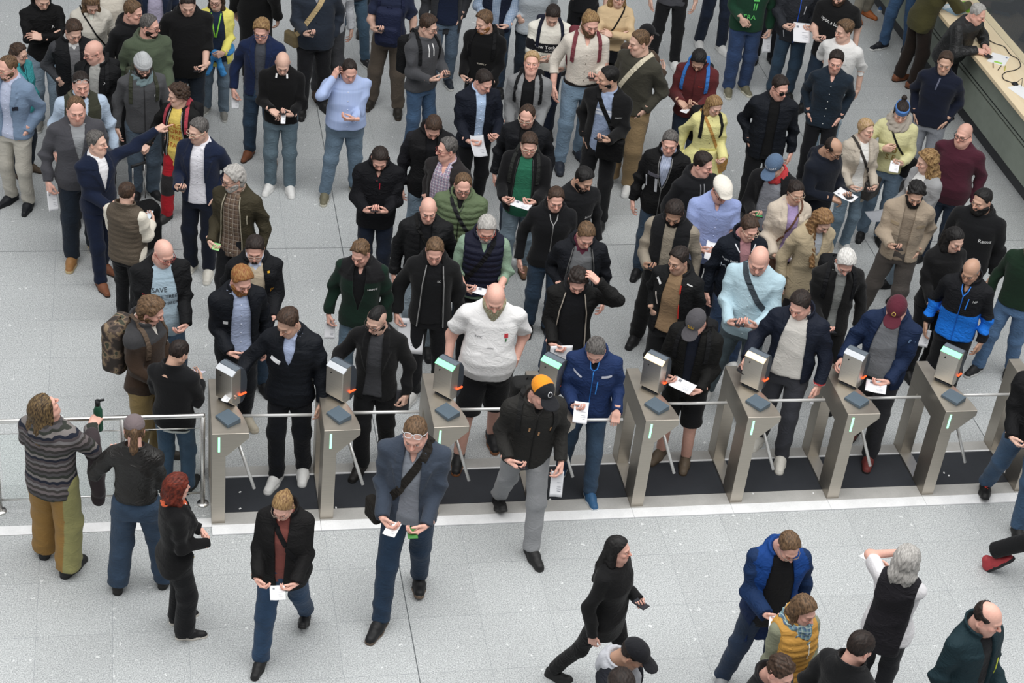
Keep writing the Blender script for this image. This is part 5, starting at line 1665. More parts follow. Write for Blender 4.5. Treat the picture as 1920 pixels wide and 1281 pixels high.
person('person in yellow tee and red work trousers with backpack', 333, 160, foot=(325, 408), yaw=-30, head=(8, -40, 0), hair=dict(s='curly', t=.035), hc='brown', top=D('#e2c443', hem=.74, logo=[('WILD', 0, 1.30, .075, '#b0521d'), ('BORN', 0, 1.22, .085, '#b0521d'), ('FREE', 0, 1.13, .075, '#b0521d'), ('STARK', 0, 1.03, .075, '#b0521d')]), out=D('#1c1a1c', col='hood', open='O', k='nylon', zip='#8b8b8b'), legs=pants('#a81d29', o=.02, blk=lambda V: [((V[:, 2] < .62) & (V[:, 2] > .36), '#2b292b')]), shoes=('sneak', '#2a2a2a', '#1e1e1e'), arms=(('strap', dict(w=(-.30, -.22, 1.0), d=(-.3, -.8, -.4))), 'side'), st=((-.12, -.12, 0), (.10, .12, 0)), group=QB, extra=[backpack('#1b1b1e', sc='#b03445', accent='#b03445', z=1.22)])
person('person in navy suit and white shirt pointing with an outstretched arm', 182, 246, yaw=32, foot=(200, 520), head=(-2, 28, 0), hair='short', hc='salt', top=D('#e6e6ea', col='shirt'), out=D('#14203a', col='lapel', open='V', k='wool'), legs=pants('#14203a', k='wool'), shoes=SBR, arms=(('clasp', dict(w=(-.05, -.28, 1.03), d=(.8, -.4, .1))), ('point', dict(w=(.68, -.06, 1.60), d=(.92, -.1, .30), o=(.2, .3, -1)))), st=((-.10, -.14, 0), (.10, .14, 0)), group=QB)
person('person in navy suit with pale rimmed glasses and phone', 372, 222, foot=(390, 508), yaw=-18, head=(10, -32, 0), hair='short', hc='salt', stub=.4, glasses='#cbbfa8', top=D('#e2e1ea', col='shirt', but='#c8c8d0'), out=D('#17233f', col='lapel', open=[(1.54, .05), (1.4, .068), (1.1, .075), (.8, .10)], k='wool'), legs=pants('#131b2d', k='wool'), shoes=('sneak', '#c9c5ba', '#e0ddd4'), arms=('phone1', 'pocket'), group=QB, items=[('phone', 0)])
person('person in olive bomber jacket and brown checked shirt with green lit phone', 437, 311, yaw=-25, head=(14, -38, 0), hair=dict(s='mid', t=.02, len=.05), hc='lgrey', beard=dict(t=.005, c='lgrey'), glasses='#3b2d28', top=D('brown', mat=plaid('#4b3b33', '#6b5848', '#8f8276', .05), col='shirt', but='#cdc6b8', hem=.80), out=D('#3b3524', col='low', open='O', zip='#a29a88', k='nylon', hem=.86, line=[(.155, 1.30, .150, 1.20, .008, '#b8b09c')]), legs=jeans('#17191f'), arms=('low', 'side'), group=QB, items=[('phone', 0, dict(scr='#86b87c'))])
person('person in brown padded vest and cream sleeves seen from behind', 238, 341, foot=(222, 575), yaw=150, fat=.2, head=(12, 5, 0), hair=dict(s='short', t=.012), hc='brown', top=D('#d9d2c2', o=.022, k='knit'), out=D('#574c3f', name='padded_vest', sl='none', col='stand', puff=.006, k='puffer', o=.034, hem=.86), legs=jeans('#15161a'), shoes=SBR, arms=('phone1', 'low'), group=QB, items=[('phone', 0, dict(scr='#b9c3cc'))])
person('person in royal navy blazer over slate tee with glasses', 490, 37, foot=(490, 300), yaw=-6, head=(18, -2, 0), hair=dict(s='side', t=.022), hc='dblond', glasses='#3d4b66', skin='pink', top=D('#42464f'), out=D('#15264c', col='lapel', open=[(1.54, .045), (1.4, .06), (1.1, .045), (.8, .07)], k='wool'), legs=jeans('#24415c'), shoes=SBR, arms=('hold', 'side'), st=((-.12, .10, 0), (.14, -.02, 0)), group=QB, items=[('paper', 0, dict(m='hang', size=(.08, .14)))])
person('person in black pullover typing on a phone, white sneakers', 530, 98, foot=(522, 352), yaw=-2, head=(32, 4, 0), hc='brown', buzz=.12, skin='fair', top=D('jet', col='crew', o=.022, k='knit', hem=.88, line=[(-.055, 1.475, -.06, 1.44, .02, '#e8e8e8', 'shirt_collar'), (.055, 1.475, .06, 1.44, .02, '#e8e8e8', 'shirt_collar')]), legs=jeans('#56707f'), shoes=SW, arms=('tap', 'phone'), group=QB, items=[('phone', 1), ('paper', 1, dict(m='up', size=(.05, .16)))])
person('person in long black coat cropped by the top edge', 482, -108, H=1.84, yaw=160, hair='short', hc='brown', out=D('jet', col='fold', hem=.45, o=.035, k='wool'), legs=pants('jet'), arms=('side', 'side'), group=QB)
person('person in dark blue work jacket with tan shoulder strap and phone', None, 0, foot=(585, 208), H=1.86, yaw=4, fat=.45, head=(25, 0, 0), hair='short', top=D('#8a8f99', col='shirt'), out=D('#262f3d', col='shirt', o=.032, but='#18202b', hem=.84, open='T'), legs=jeans('#1b1c22'), shoes=SBK, arms=('phone1', 'pocket'), st=((-.12, -.05, 0), (.12, .12, 0)), group=QB, items=[('phone', 0)], extra=[crossbag('#b59c6c', -1, .055, True, size=(.10, .04, .08), bagc='#6f6040', label='tan messenger bag hanging from the dark blue work jacket', k='cotton')])
person('person in pale grey bomber jacket and grey jeans behind the work jacket', None, 0, foot=(612, 180), yaw=15, hair='short', top=D('#444'), out=D('#c3c6cc', col='low', k='nylon', hem=.88, line=[(.17, 1.25, .17, 1.13, .008, '#22242a')]), legs=jeans('#4a4b50'), shoes=('dress', '#4d3a2c', '#221911'), arms=('side', 'side'), group=QB)
person('person in slim blue jeans and black white skate shoes, cropped above hips', None, 0, foot=(655, 112), fem=True, yaw=20, hair=dict(s='long', len=.2), out=D('#232834', hem=.86), legs=jeans('#33536b', o=.006), shoes=('sneak', '#1c1c1e', '#d8d8d4', '#e0e0e0'), arms=('side', 'side'), st=((-.16, .16, 0), (.15, -.16, 0)), group=QB)
person('person in dark jeans and black trainers behind, cropped above hips', None, 0, foot=(692, 60), yaw=10, hair='short', out=D('#2b2e36', hem=.8), legs=jeans('djean'), shoes=SB, arms=('low', 'low'), group=QB)
person('person in navy tee wearing a backpack in front, brown trousers', None, 0, foot=(722, 203), H=1.84, yaw=-5, head=(25, 0, 0), beard=dict(t=.01), hc='ginger', hair='short', top=D('#232c48', sl='short', hem=.84), legs=pants('#5a4f44', o=.022), shoes=('boot', '#2d2822', '#3b3229', '#a88d3f'), arms=('phone1', 'side'), st=((-.17, .06, 0), (.15, -.06, 0)), group=QB, items=[('phone', 0)], extra=[backpack('#1f2745', front=True, straps=True, z=1.15, label='navy backpack worn in front over the navy tee')])
person('person in pale blue checked shirt with phone at the ear', 655, 112, foot=(622, 363), yaw=6, fat=.85, head=(28, 8, 0), hair=dict(s='short', t=.009, rec=.8), hc='dbrown', skin='pink', top=D('#a3b5d9', col='shirt', o=.018, hem=.94, but='#e0e4ee', mat=stripes('#a9b9dc', '#90a5d2', .009)), legs=jeans('#5b7890', w=(.092, .066, .056)), shoes=SOL, arms=('ear', ('low', dict(w=(.05, -.34, 1.16), d=(-.8, -.2, .1)))), st=((-.20, -.08, 0), (.15, .08, 0)), group=QB, items=[('phone', 0, dict(ear=1))])
person('person in charcoal hoodie with white drawstrings holding a phone', 803, 30, foot=(790, 285), yaw=42, head=(14, 22, 0), hair=dict(s='side', t=.022), hc='brown', glasses='#6b5a50', top=D('#47484c', col='hood', o=.024, k='fleece', line=[(-.03, 1.44, -.035, 1.30, .012, '#e4e4e4', 'drawstring'), (.03, 1.44, .035, 1.30, .012, '#e4e4e4', 'drawstring')]), legs=jeans('#33597f'), arms=('phone1', 'phone'), group=QB, items=[('phone', 1)], extra=[backpack('#17181b', accent='#e0582a', z=1.18)])
person('person in open dark coat and navy pullover with mid blue jeans', None, 0, foot=(826, 158), yaw=8, hair='short', top=D('#16233f', o=.016), out=D('#33353a', col='fold', open='W', hem=.72, o=.03), legs=jeans('#4a6178'), shoes=('sneak', '#1d2633', '#d2d2ce'), arms=('side', 'pocket'), group=QB)
person('person in navy vest over blue gingham shirt using a phone', 938, -72, yaw=-4, head=(28, 0, 0), hair='short', top=D('#98a8bd', mat=plaid('#aab6c6', '#7f93ad', '#6a82a0', .022), col='shirt', o=.02), out=D('#1a2238', name='padded_vest', sl='none', open='N', col='stand', o=.032, k='puffer'), legs=jeans('#26405a'), arms=('phone1', 'low'), group=QB, items=[('phone', 0)])
person('person in pale grey hoodie behind, cropped by the top edge', 1008, -72, yaw=10, hair='short', top=D('#a5adb4', col='hood', o=.024), legs=jeans('djean'), arms=('jpocket', 'side'), group=QB)
person('person in black hoodie with small white chest print looking aside', 908, 22, yaw=-15, head=(14, -32, 0), hair=dict(s='side', t=.02, dir=-1), hc='lbrown', beard=dict(t=.004, c='ginger'), top=D('#dcdcd8', hem=.80, o=.018), out=D('jet', col='hood', o=.028, k='fleece', hem=.87, logo=[('SUPPLY', .02, 1.16, .026, '#ded6c6', 1.3)]), legs=pants('#1b1c22'), arms=('low', 'low'), group=QB, items=[('phone', 0)], extra=[backpack('#131316', z=1.22)])
person('person in black and white city sweatshirt with backpack straps', 1036, 10, yaw=6, head=(38, 0, 0), hair=dict(s='short', t=.022), hc='dbrown', top=D('#e3e0d6', col='crew', o=.026, hem=.92, cc=lambda V, arm: [((V[:, 2] < 1.265) & (V[:, 2] > 1.155) & ~arm, '#15161c'), (arm & (V[:, 2] < 1.29) & (V[:, 2] > 1.17), '#15161c')], logo=[('New York City', 0, 1.225, .062, '#f0f0ee', .95), ('EST. 1624', 0, 1.178, .024, '#dcdcdc'), ('NEW YORK CITY', 0, 1.12, .02, '#8b8b88')]), legs=jeans('#1c2740'), arms=('phone', 'low'), group=QB, items=[('phone', 1)], extra=[backpack('#1b1f33', z=1.22)])
person('person in cream grandad shirt, light jeans, maroon backpack', 1107, 22, foot=(1057, 312), yaw=10, head=(18, 12, 0), hair=dict(s='bun', bz=.06, t=.012), hc='dblond', beard=dict(t=.007, c='lbrown'), skin='pink', top=D('#d5ccbf', sl='roll', col='low', o=.016, hem=.97, but='#8b8278', open='T'), legs=jeans('#7193b0', belt='#1b1614'), shoes=('boot', '#2c3442', '#1b1b1e'), arms=(('side2', {}), 'phone'), st=((-.13, -.10, 0), (.10, .16, 0, None, 0) if False else (.10, .16, 0)), group=QB, items=[('phone', 1)], extra=[backpack('#6e2a35', sc='#7c3640', z=1.22)])
person('person in black trousers with a phone, cropped by the top edge', 1108, -108, yaw=-15, hair='short', top=D('#1b1c20', sl='short'), legs=pants('#15161b'), arms=('phone1', 'side'), group=QB, items=[('phone', 0)])
person('person in beige turtleneck with folded arms', 1160, -26, fem=True, yaw=12, head=(10, 5, 0), hair=dict(s='long', len=.30), hc='dblond', top=D('#cdb083', col='turtle', o=.02, k='knit', hem=.96), legs=pants('#11131a'), arms=('crossb', 'cross'), group=QB, extra=[crossbag('#1c1a18', -1, .018, False)])
# --- upper right of the crowd
person('person in brown overshirt and black cap with backpack, turned away', 1212, 46, yaw=150, head=(20, -5, 0), hair='short', hc='dbrown', cap=('cap', '#15161a', None, ('O', '#d8d8d8', .05, .09)), top=D('#4a3a2c', o=.028), legs=pants('#2a2823'), arms=('phone1', 'low'), group=QB, extra=[backpack('#141417', z=1.2)])
person('person in dark olive sweatshirt and khaki trousers with cream strap', 1198, 57, foot=(1178, 352), H=1.86, yaw=-30, head=(12, -28, 0), hair=dict(s='short', t=.012), hc='lbrown', top=D('#3c3a30', col='crew', o=.026, hem=.88), legs=pants('#8f7650', o=.024, w=(.09, .068, .066)), shoes=SW, arms=('side', 'pocket'), group=QB, extra=[crossbag('#c9c0a6', -1, .05, False)])
person('person in slate tee and black jeans, cropped by the top edge', None, 0, foot=(1242, 118), H=1.82, yaw=5, hair='short', top=D('#4a4b51', sl='short', o=.02, hem=.84), legs=jeans('#18191d'), shoes=SW, arms=('side', 'side'), st=((-.14, .05, 0), (.14, -.05, 0)), group=QB)
person('person in brick red fleece looking down at a slip', 1310, 93, yaw=-6, head=(42, 0, 0), hair=dict(s='short', t=.022), hc='black', beard=dict(t=.005), skin='mid', top=D('#5c2123', col='stand', k='fleece', o=.024, hem=.88, zip='#431619', logo=[('BRAND', .08, 1.30, .016, '#e0452f')]), legs=jeans('#27384e'), arms=('tap', 'phone'), group=QB, items=[('paper', 0, dict(size=(.08, .10)))], extra=[backpack('#1d1f22', sc='#1f6fc0', z=1.2)])
person('person in grey blazer over black shirt looking upward, backpack straps', 997, 98, yaw=-2, head=(-14, 2, 0), hair=dict(s='short', t=.02), hc='blond', skin='pink', top=D('#111216', col='shirt'), out=D('#7c7e80', col='lapel', open=[(1.54, .05), (1.4, .068), (1.1, .07), (.8, .09)], k='wool', o=.026), legs=pants('#1a1b20'), arms=('low', 'low'), group=QB, items=[('phone', 1, dict(c='#d8d8d8'))], extra=[backpack('#17181b', z=1.22)])
person('person in navy zip jacket and light blue shirt holding a folded programme', 907, 132, yaw=18, head=(26, 22, 0), hair=dict(s='short', t=.016), hc='dbrown', skin='pink', top=D('#a9c4e6', col='shirt', but='#dfe6f0'), out=D('#151b2a', col='low', open='N', k='nylon', o=.028, line=[(-.12, 1.0, -.09, .94, .008, '#b23040')]), legs=pants('#14151a'), arms=('low', 'paper'), group=QB, items=[('paper', 0, dict(size=(.15, .26), m='up', c='#c9cbd0', bend=.35, up=.15))])
person('person in black jacket over light blue polo with black shoulder bag', 1140, 125, foot=(1122, 412), H=1.84, yaw=-12, head=(8, -55, 0), hair=dict(s='short', t=.02), hc='black', beard=dict(t=.003), stub=.4, skin='mid', top=D('#8b99b4', col='shirt', hem=.84, cc=lambda V, arm: [((V[:, 2] < 1.34) & (V[:, 2] > 1.32), '#d9dde6'), ((V[:, 2] < 1.30) & (V[:, 2] > 1.275), '#c9cfdb')]), out=D('#151517', col='low', open='O', k='wool', hem=.80, o=.03, logo=[('PORTWEST', .17, 1.28, .018, '#d8d8d8')]), legs=jeans('#1a1b1f', w=(.088, .060, .050)), shoes=('sneak', '#1c1d20', '#3a3a3c'), arms=('pocket', 'phone1'), st=((-.13, .02, 0), (.13, -.10, 0)), group=QB, items=[('phone', 1)], extra=[crossbag('#111113', 1, .045, True, front=.75, zb=.95, size=(.14, .05, .12))])
person('person in belted yellow trench coat with black and tan bags', 1340, 179, fem=True, foot=(1335, 420), yaw=22, head=(24, 14, 0), hair=dict(s='long', t=.012, len=.24, fr=.06, w=.8), hc='dblond', out=D('#d9d283', col='shirt', hem=.52, o=.026, flare=.22, but='#4a4636', k='cotton', line=[(-.10, 1.06, .12, 1.05, .03, '#cfc877', 'coat_belt')]), legs=pants('#17181c'), arms=('sideback', 'low'), group=QB, extra=[backpack('#17181b', z=1.22), crossbag('#b4822f', 1, .035, True, front=.2, zb=.84, size=(.10, .05, .12), k='leather', label='tan leather bag at the hip of the yellow trench coat')])
person('person in dark navy jeans and white trainers, cropped at hip height', None, 0, foot=(1330, 90), H=1.84, yaw=20, hair='short', top=D('#20242e'), legs=jeans('#1d2b42'), shoes=SW, arms=('side', 'side'), st=((-.13, .08, 0), (.12, -.06, 0)), group=QB)
person('person in dark green hoodie with light green bird emblem', None, 0, foot=(1376, 170), H=1.84, fat=.2, yaw=14, head=(10, 0, 0), hair='short', top=D('#16402c', col='hood', o=.03, hem=.86, k='fleece', logo=[('TRA', -.02, 1.06, .085, '#63c868')], line=[(.03, 1.50, .035, 1.36, .045, '#63c868', 'emblem'), (.0, 1.33, .07, 1.33, .12, '#63c868', 'emblem'), (.02, 1.24, .02, 1.15, .014, '#63c868', 'emblem'), (.05, 1.24, .045, 1.15, .014, '#63c868', 'emblem')]), legs=jeans('#22406c', o=.022), shoes=SOL, arms=(('clasp', dict(w=(-.12, -.22, 1.06), d=(.6, -.2, -.75))), 'hold'), group=QB, items=[('paper', 1, dict(m='hang', size=(.11, .22)))])
person('person in charcoal softshell with bright blue zip reading a white sheet', None, 0, foot=(1462, 182), H=1.83, yaw=10, hair='short', head=(25, 0, 0), out=D('#2d3037', col='stand', zip='#2255c4', o=.03, k='nylon', hem=.80, line=[(.07, 1.30, .06, 1.19, .010, '#c8cad0'), (-.16, 1.40, -.07, 1.41, .008, '#c8cad0'), (-.14, .95, -.12, .87, .008, '#c8cad0')]), legs=jeans('#25425a'), shoes=SBK, arms=('paper', 'paper'), group=QB, items=[('paper', 0, dict(size=(.20, .28), m='up', up=.2, **{'in': .12}))])
person('person in dark trousers behind the green hoodie, cropped above waist', None, 0, foot=(1430, 110), yaw=10, hair='short', out=D('#1b2238'), legs=pants('#1d2029'), shoes=SB, arms=('side', 'side'), group=QB)
person('person in black band tee with white gothic lettering and jeans', 1574, -30, H=1.84, yaw=-4, fat=.25, head=(28, -10, 0), hair='short', beard=dict(t=.01), hc='brown', top=D('#151517', sl='short', hem=.80, o=.02, logo=[('upon a burning', .0, 1.27, .062, '#e0e0de', .85, -16)]), legs=jeans('#22384f'), arms=('phone1', 'sideback'), st=((-.15, .1, 0), (.1, -.1, 0)), group=QB, items=[('phone', 0)])
person('person in white sweatshirt and light jeans looking aside', 1582, 40, yaw=-10, head=(6, -38, 0), hair=dict(s='side', t=.03), hc='lbrown', skin='fair', top=D('#d9d8d6', sl='half', o=.022, hem=.92, logo=[('STUDIO', .09, 1.28, .016, '#666')]), legs=jeans('#87a2b6'), shoes=SW, arms=('back', 'sideback'), group=QB)
person('person in dark blue denim shirt with white buttons, hands in pockets', 1567, 96, yaw=4, head=(10, 0, 0), hair=dict(s='short', t=.02), hc='dbrown', stub=.4, skin='pink', top=D('#172a3b', col='shirt', o=.02, hem=.83, but='#d8d8d8', open='T', k='denim'), legs=pants('#17181f'), arms=('pocket', 'pocket'), group=QB)
person('person in dark sunglasses and navy quilted jacket over black shirt', 1462, 143, H=1.84, yaw=8, fat=.2, head=(14, 30, 0), hair=dict(s='short', t=.016), hc='dbrown', glasses='sun', skin='pink', stub=.25, top=D('#0f0f11', col='shirt'), out=D('#141923', col='low', open=[(1.54, .045), (1.4, .055), (1.1, .05), (.8, .06)], k='puffer', puff=.003, o=.030, hem=.80), legs=pants('#121318'), arms=('pocket', 'side'), group=QB)
person('person in grey beige trousers and orange suede shoes, cropped at knees', None, 0, foot=(1614, 32), yaw=40, hair='short', legs=pants('#8b8576'), top=D('#555'), shoes=('dress', '#b5611c', '#8a4512'), arms=('side', 'side'), group=QB)
person('person in blue trainers with white laces, cropped at ankles', None, 0, foot=(1672, 14), yaw=0, hair='short', legs=jeans('#28456a'), top=D('#444'), shoes=('sneak', '#2a5f9a', '#e0e0de', '#e8e8e8'), arms=('side', 'side'), group=QB)
person('person in blue jeans and navy trainers beside the counter leaner', None, 0, foot=(1676, 92), H=1.82, yaw=-25, hair='short', top=D('#23262e'), legs=jeans('#275078'), shoes=('sneak', '#161b26', '#d8d8d6'), arms=('side', 'side'), st=((-.12, -.10, 0), (.12, .12, 0)), group=QB)
person('person in moss green blazer and brown trousers leaning on the counter', None, 0, foot=(1698, 158), H=1.82, yaw=125, lean=(0, -.16), hair='short', hc='brown', out=D('#43401f', k='wool', o=.03, hem=.80, col='lapel'), legs=pants('#2b211c', k='wool', o=.02), shoes=SBR, arms=(('desk', {}), ('desk', dict(w=(.20, -.42, 1.16)))), group=QB)
person('person in black jacket leaning over the counter', 1833, 8, H=1.76, yaw=62, fat=.7, lean=(0, -.20), head=(18, 5, 0), hair=dict(s='short', rec=.8), hc='lgrey', skin='pink', out=D('#1d1e20', k='leather', col='low', o=.032, hem=.84), legs=pants('#2a2c31'), arms=(('desk', dict(w=(-.10, -.42, 1.14))), ('desk', dict(w=(.12, -.40, 1.14)))), group=QB, items=[('wallet', 0, dict(size=(.09, .13), c='#101012', bend=.2, lab='small black wallet in the hands of the black jacketed counter leaner'))])
person('person in navy half zip jumper and grey trousers standing by the counter', 1772, 97, H=1.84, yaw=-4, head=(12, 4, 0), hair=dict(s='short', t=.014, rec=.5), hc='brown', skin='mid', top=D('#151c30', col='low', o=.022, hem=.86, k='knit', line=[(.0, 1.46, -.02, 1.33, .018, '#54586a', 'zip')]), legs=pants('#7c8088'), arms=('pocket', 'pocket'), group=QB)
person('person in blue headband and grey scarf with pale yellow sweatshirt', 1690, 190, fem=True, yaw=2, head=(22, 4, 0), hair=dict(s='bun', bz=.125), hc='dbrown', cap=('band', '#3a70b4'), top=D('#c9c58d', o=.024, hem=.90, logo=[('20', -.0, 1.20, .11, '#8c7434'), ('S.F', 0, 1.10, .10, '#8c7434')]), legs=jeans('#56728a'), arms=(('chest', dict(w=(-.09, -.21, 1.23), d=(.9, -.1, .2))), 'phone1'), group=QB, items=[('paper', 1, dict(size=(.10, .14), m='up'))], extra=[neckwrap('#a39a8e', r=.04, rad=.09), crossbag('#16171a', 1, .02, True, zb=.98, size=(.09, .05, .10))])
person('person in maroon jumper with dark rimmed glasses', 1807, 231, H=1.78, yaw=-12, fat=.75, head=(8, -10, 0), hc='brown', buzz=.4, glasses='#171517', skin='pink', top=D('#4a1a2b', o=.022, hem=.84, k='knit'), legs=jeans('#22344a'), arms=('pocket', 'side'), group=QB)
person('person in pale beige blazer and white top holding a phone and dark handbag', 1624, 223, fem=True, foot=(1592, 472), yaw=28, head=(2, 20, 0), hair=dict(s='bun', bz=.0, t=.016), hc='blond', skin='fair', top=D('#dddcd8'), out=D('#b5aa9a', col='lapel', open=[(1.54, .05), (1.4, .06), (1.1, .065), (.75, .10)], hem=.70, o=.028, k='wool'), legs=jeans('#668398', o=.008), shoes=SW, arms=('low', 'low'), group=QB, items=[('phone', 1)], extra=[crossbag('#3a3634', 1, .03, True, zb=.88, front=.2, size=(.13, .06, .12), k='leather', label='dark grey handbag hanging beside the pale beige blazer')])
person('person in navy hoodie and glasses studying a phone and printed sheets', 1562, 258, yaw=52, head=(32, 8, 0), hair=dict(s='balding', lim=.38), hc='dbrown', glasses='#151515', skin='tan', top=D('#161c29', col='hood', o=.028, k='fleece', hem=.86), legs=pants('#15161b'), arms=('tap', 'phone'), group=QB, items=[('phone', 1), ('paper', 1, dict(size=(.16, .22), up=-.1))])
person('person in grey cardigan holding a grey folder', 1737, 281, fem=True, yaw=-42, head=(14, -15, 0), hair=dict(s='long', len=.30, wave=.010, t=.03, w=1.2), hc='dblond', top=D('#d8d8d6'), out=D('#8f9092', open='O', col='crew', k='knit', hem=.82), legs=jeans('#7c93a5'), arms=('low', 'low'), group=QB, items=[('folder', 0, dict(size=(.20, .26), c='#84878d'))])
person('person in blue denim cap and red scarf, black coat over grey shirt', 1452, 290, yaw=-8, head=(38, -16, 0), hair='short', hc='brown', cap=('cap', '#4d6582', None, ('NEW YORK', '#dfe3ea', .026, .085)), top=D('#8f929c', col='crew', hem=.84), out=D('#17171a', col='fold', open='W', k='wool', hem=.6, o=.03), legs=pants('#16171b'), arms=('phone', 'low'), group=QB, items=[('phone', 0, dict(scr='#2f7d4a'))], extra=[neckwrap('#b8242c', r=.030, rad=.084)])
person('person in cream coat, lilac top and glasses with brown quilted bag', 1492, 338, fem=True, yaw=20, head=(12, 12, 0), hair=dict(s='pony', t=.010, len=.2), hc='dbrown', glasses='#b9a894', skin='mid', top=D('#a48fc0'), out=D('#c3b5a3', col='lapel', open=[(1.54, .05), (1.4, .06), (1.1, .06), (.6, .08)], hem=.56, o=.030, k='wool'), legs=pants('#16171b'), arms=('low', 'low'), group=QB, items=[('paper', 1, dict(size=(.12, .22), m='up'))], extra=[crossbag('#6b4836', -1, .02, True, zb=.86, front=.35, size=(.13, .05, .09), k='leather', label='brown quilted bag hanging in front of the cream coat')])
person('person in beige trench coat looking down beside the cream coat', 1542, 392, fem=True, yaw=30, head=(36, 14, 0), hair=dict(s='long', len=.36, wave=.006, w=1.1, t=.018, fr=.20), hc='#6e5537', top=D('#9aa0a8'), out=D('#ab9a7a', col='fold', open='Z', hem=.60, o=.032, but='#2b261f'), legs=pants('#1a1a1e'), arms=('side', 'jpocket'), group=QB)
person('person in tan work shirt jacket and taupe trousers with phone', 1716, 342, foot=(1645, 605), H=1.80, yaw=6, head=(24, 8, 0), hair=dict(s='messy', t=.028), hc='black', beard=dict(t=.011), skin='mid', top=D('#8f7f6c'), out=D('#a08f7a', col='shirt', open=[(1.54, .05), (1.4, .06), (1.1, .055), (.8, .06)], o=.030, hem=.86, line=[(-.16, 1.29, -.08, 1.29, .03, '#96866f', 'pocket_flap'), (.10, 1.29, .18, 1.29, .03, '#96866f', 'pocket_flap')]), legs=pants('#4f4945', o=.022), shoes=SW, arms=('phone1', 'pocket'), st=((-.22, .10, 0), (.10, -.06, 0)), group=QB, items=[('phone', 0)])
person('person in black hoodie with white chest logo near the counter', 1841, 354, H=1.82, fat=.4, yaw=-8, head=(12, -25, 0), hair=dict(s='short', t=.014, side=.003), hc='black', beard=dict(t=.012), skin='mid', top=D('#18191c', col='hood', o=.030, k='fleece', hem=.84, logo=[('Rams', .13, 1.27, .055, '#e6e6e6')]), legs=pants('#16171a'), arms=('side', 'side'), group=QB)
person('person in plain black top between the tan jacket and the blue fleece', 1790, 426, fem=True, yaw=32, head=(20, 12, 0), hair=dict(s='long', len=.40, t=.010), hc='black', skin='fair', top=D('#141416', o=.018), legs=pants('#131316'), arms=('low', 'low'), group=QB)
person('person in black and bright blue zip fleece', 1820, 485, H=1.76, yaw=-6, head=(24, -8, 0), hair=dict(s='balding', lim=.25, t=.006), hc='grey', skin='tan', top=D('#15161a', col='stand', o=.030, hem=.86, k='nylon', zip='#2b7de0', open='T', blk=[(1.17, '#1e74d8')], slc=((1.13, '#1e74d8'), (.98, '#15161a')), logo=[('NF', .12, 1.34, .035, '#dedede')], line=[(.06, 1.36, .05, 1.24, .010, '#2b7de0')]), legs=pants('#15161a'), arms=('side', 'side'), st=((-.1, .1, 0), (.1, -.1, 0)), group=QB, items=[('paper', 0, dict(m='hang', size=(.10, .18)))])
person('person in dark green jumper and faded jeans cut by the frame edge', 1936, 440, foot=(1868, 700), H=1.84, yaw=-14, head=(15, 0, 0), hair='short', hc='brown', top=D('#16301f', o=.022, hem=.90, k='knit'), legs=jeans('#3f6a96', w=(.09, .064, .054)), shoes=SBW, arms=('hold', 'side'), st=((-.16, -.10, 0), (.12, .12, 0)), group=QB, items=[('paper', 0, dict(m='hang', size=(.06, .18)))])
person('person in black jacket with backpack over an open grey shirt', 1584, 468, yaw=16, head=(36, 4, 0), hair=dict(s='short', t=.026), hc='white', beard=dict(t=.006, c='white'), skin='pink', top=D('#7f827f', col='shirt'), out=D('#161617', col='fold', open=[(1.54, .05), (1.4, .05), (1.1, .035), (.8, .05)], k='cotton', hem=.80, o=.028), legs=pants('#141416'), shoes=SBK, arms=('low', 'side2'), st=((-.10, .18, 0), (.1, -.14, 0)), group=QB, items=[('phone', 0)], extra=[backpack('#141519', z=1.24)])
person('person in pale aqua shirt with slate shoulder strap and phone', 1423, 462, fat=.45, foot=(1380, 765), H=1.82, yaw=-4, head=(26, 6, 0), hc='brown', buzz=.10, beard=dict(goatee=1, t=.004, c='dbrown'), skin='pink', top=D('#a7c6d3', col='shirt', o=.022, hem=.86, but='#cfe0e6'), legs=jeans('#4c6069', o=.012), shoes=('sneak', '#d9d9d6', '#e2e2e0', '#f0f0f0'), arms=('phone', 'phone'), st=((-.22, .1, 0), (.12, -.08, 0)), group=QB, items=[('phone', 0)], extra=[crossbag('#39434b', 1, .05, True, zb=1.0, size=(.06, .04, .08))])
person('person in navy zip jacket with white lettering and pink shirt, in glasses', 1404, 405, yaw=20, head=(20, 16, 0), hair=dict(s='short', t=.018), hc='brown', glasses='#b7a592', skin='pink', top=D('#a9767c', col='shirt'), out=D('#121a27', col='stand', open=[(1.54, .05), (1.4, .055), (1.2, .02), (1.1, -.02), (.8, -.02)], o=.030, k='nylon', hem=.84, logo=[('Palm Beach', -.13, 1.30, .030, '#cfd3d8'), ('YACHT', -.13, 1.22, .052, '#9aa2ac')], line=[(-.10, 1.465, -.06, 1.40, .012, '#d8dade', 'collar_stripe'), (.10, 1.465, .06, 1.40, .012, '#d8dade', 'collar_stripe')]), legs=jeans('#28456a'), shoes=SW, arms=('side', 'low'), group=QB)
person('person in cream flat cap and light blue short sleeved shirt with paper', 1352, 334, yaw=14, fat=.3, head=(24, 14, 0), hair='short', hc='grey', cap=('flat', '#d8d2c6'), glasses='#2c2522', beard=dict(goatee=1, t=.004, c='lgrey'), skin='pink', top=D('#8d9fd4', col='shirt', sl='short', o=.024, hem=.80, but='#c9d2ee', open='T'), legs=pants('#1b2032'), arms=('paper', 'low'), group=QB, items=[('paper', 0, dict(size=(.20, .30), up=.1, bend=.3, **{'in': .06}))])
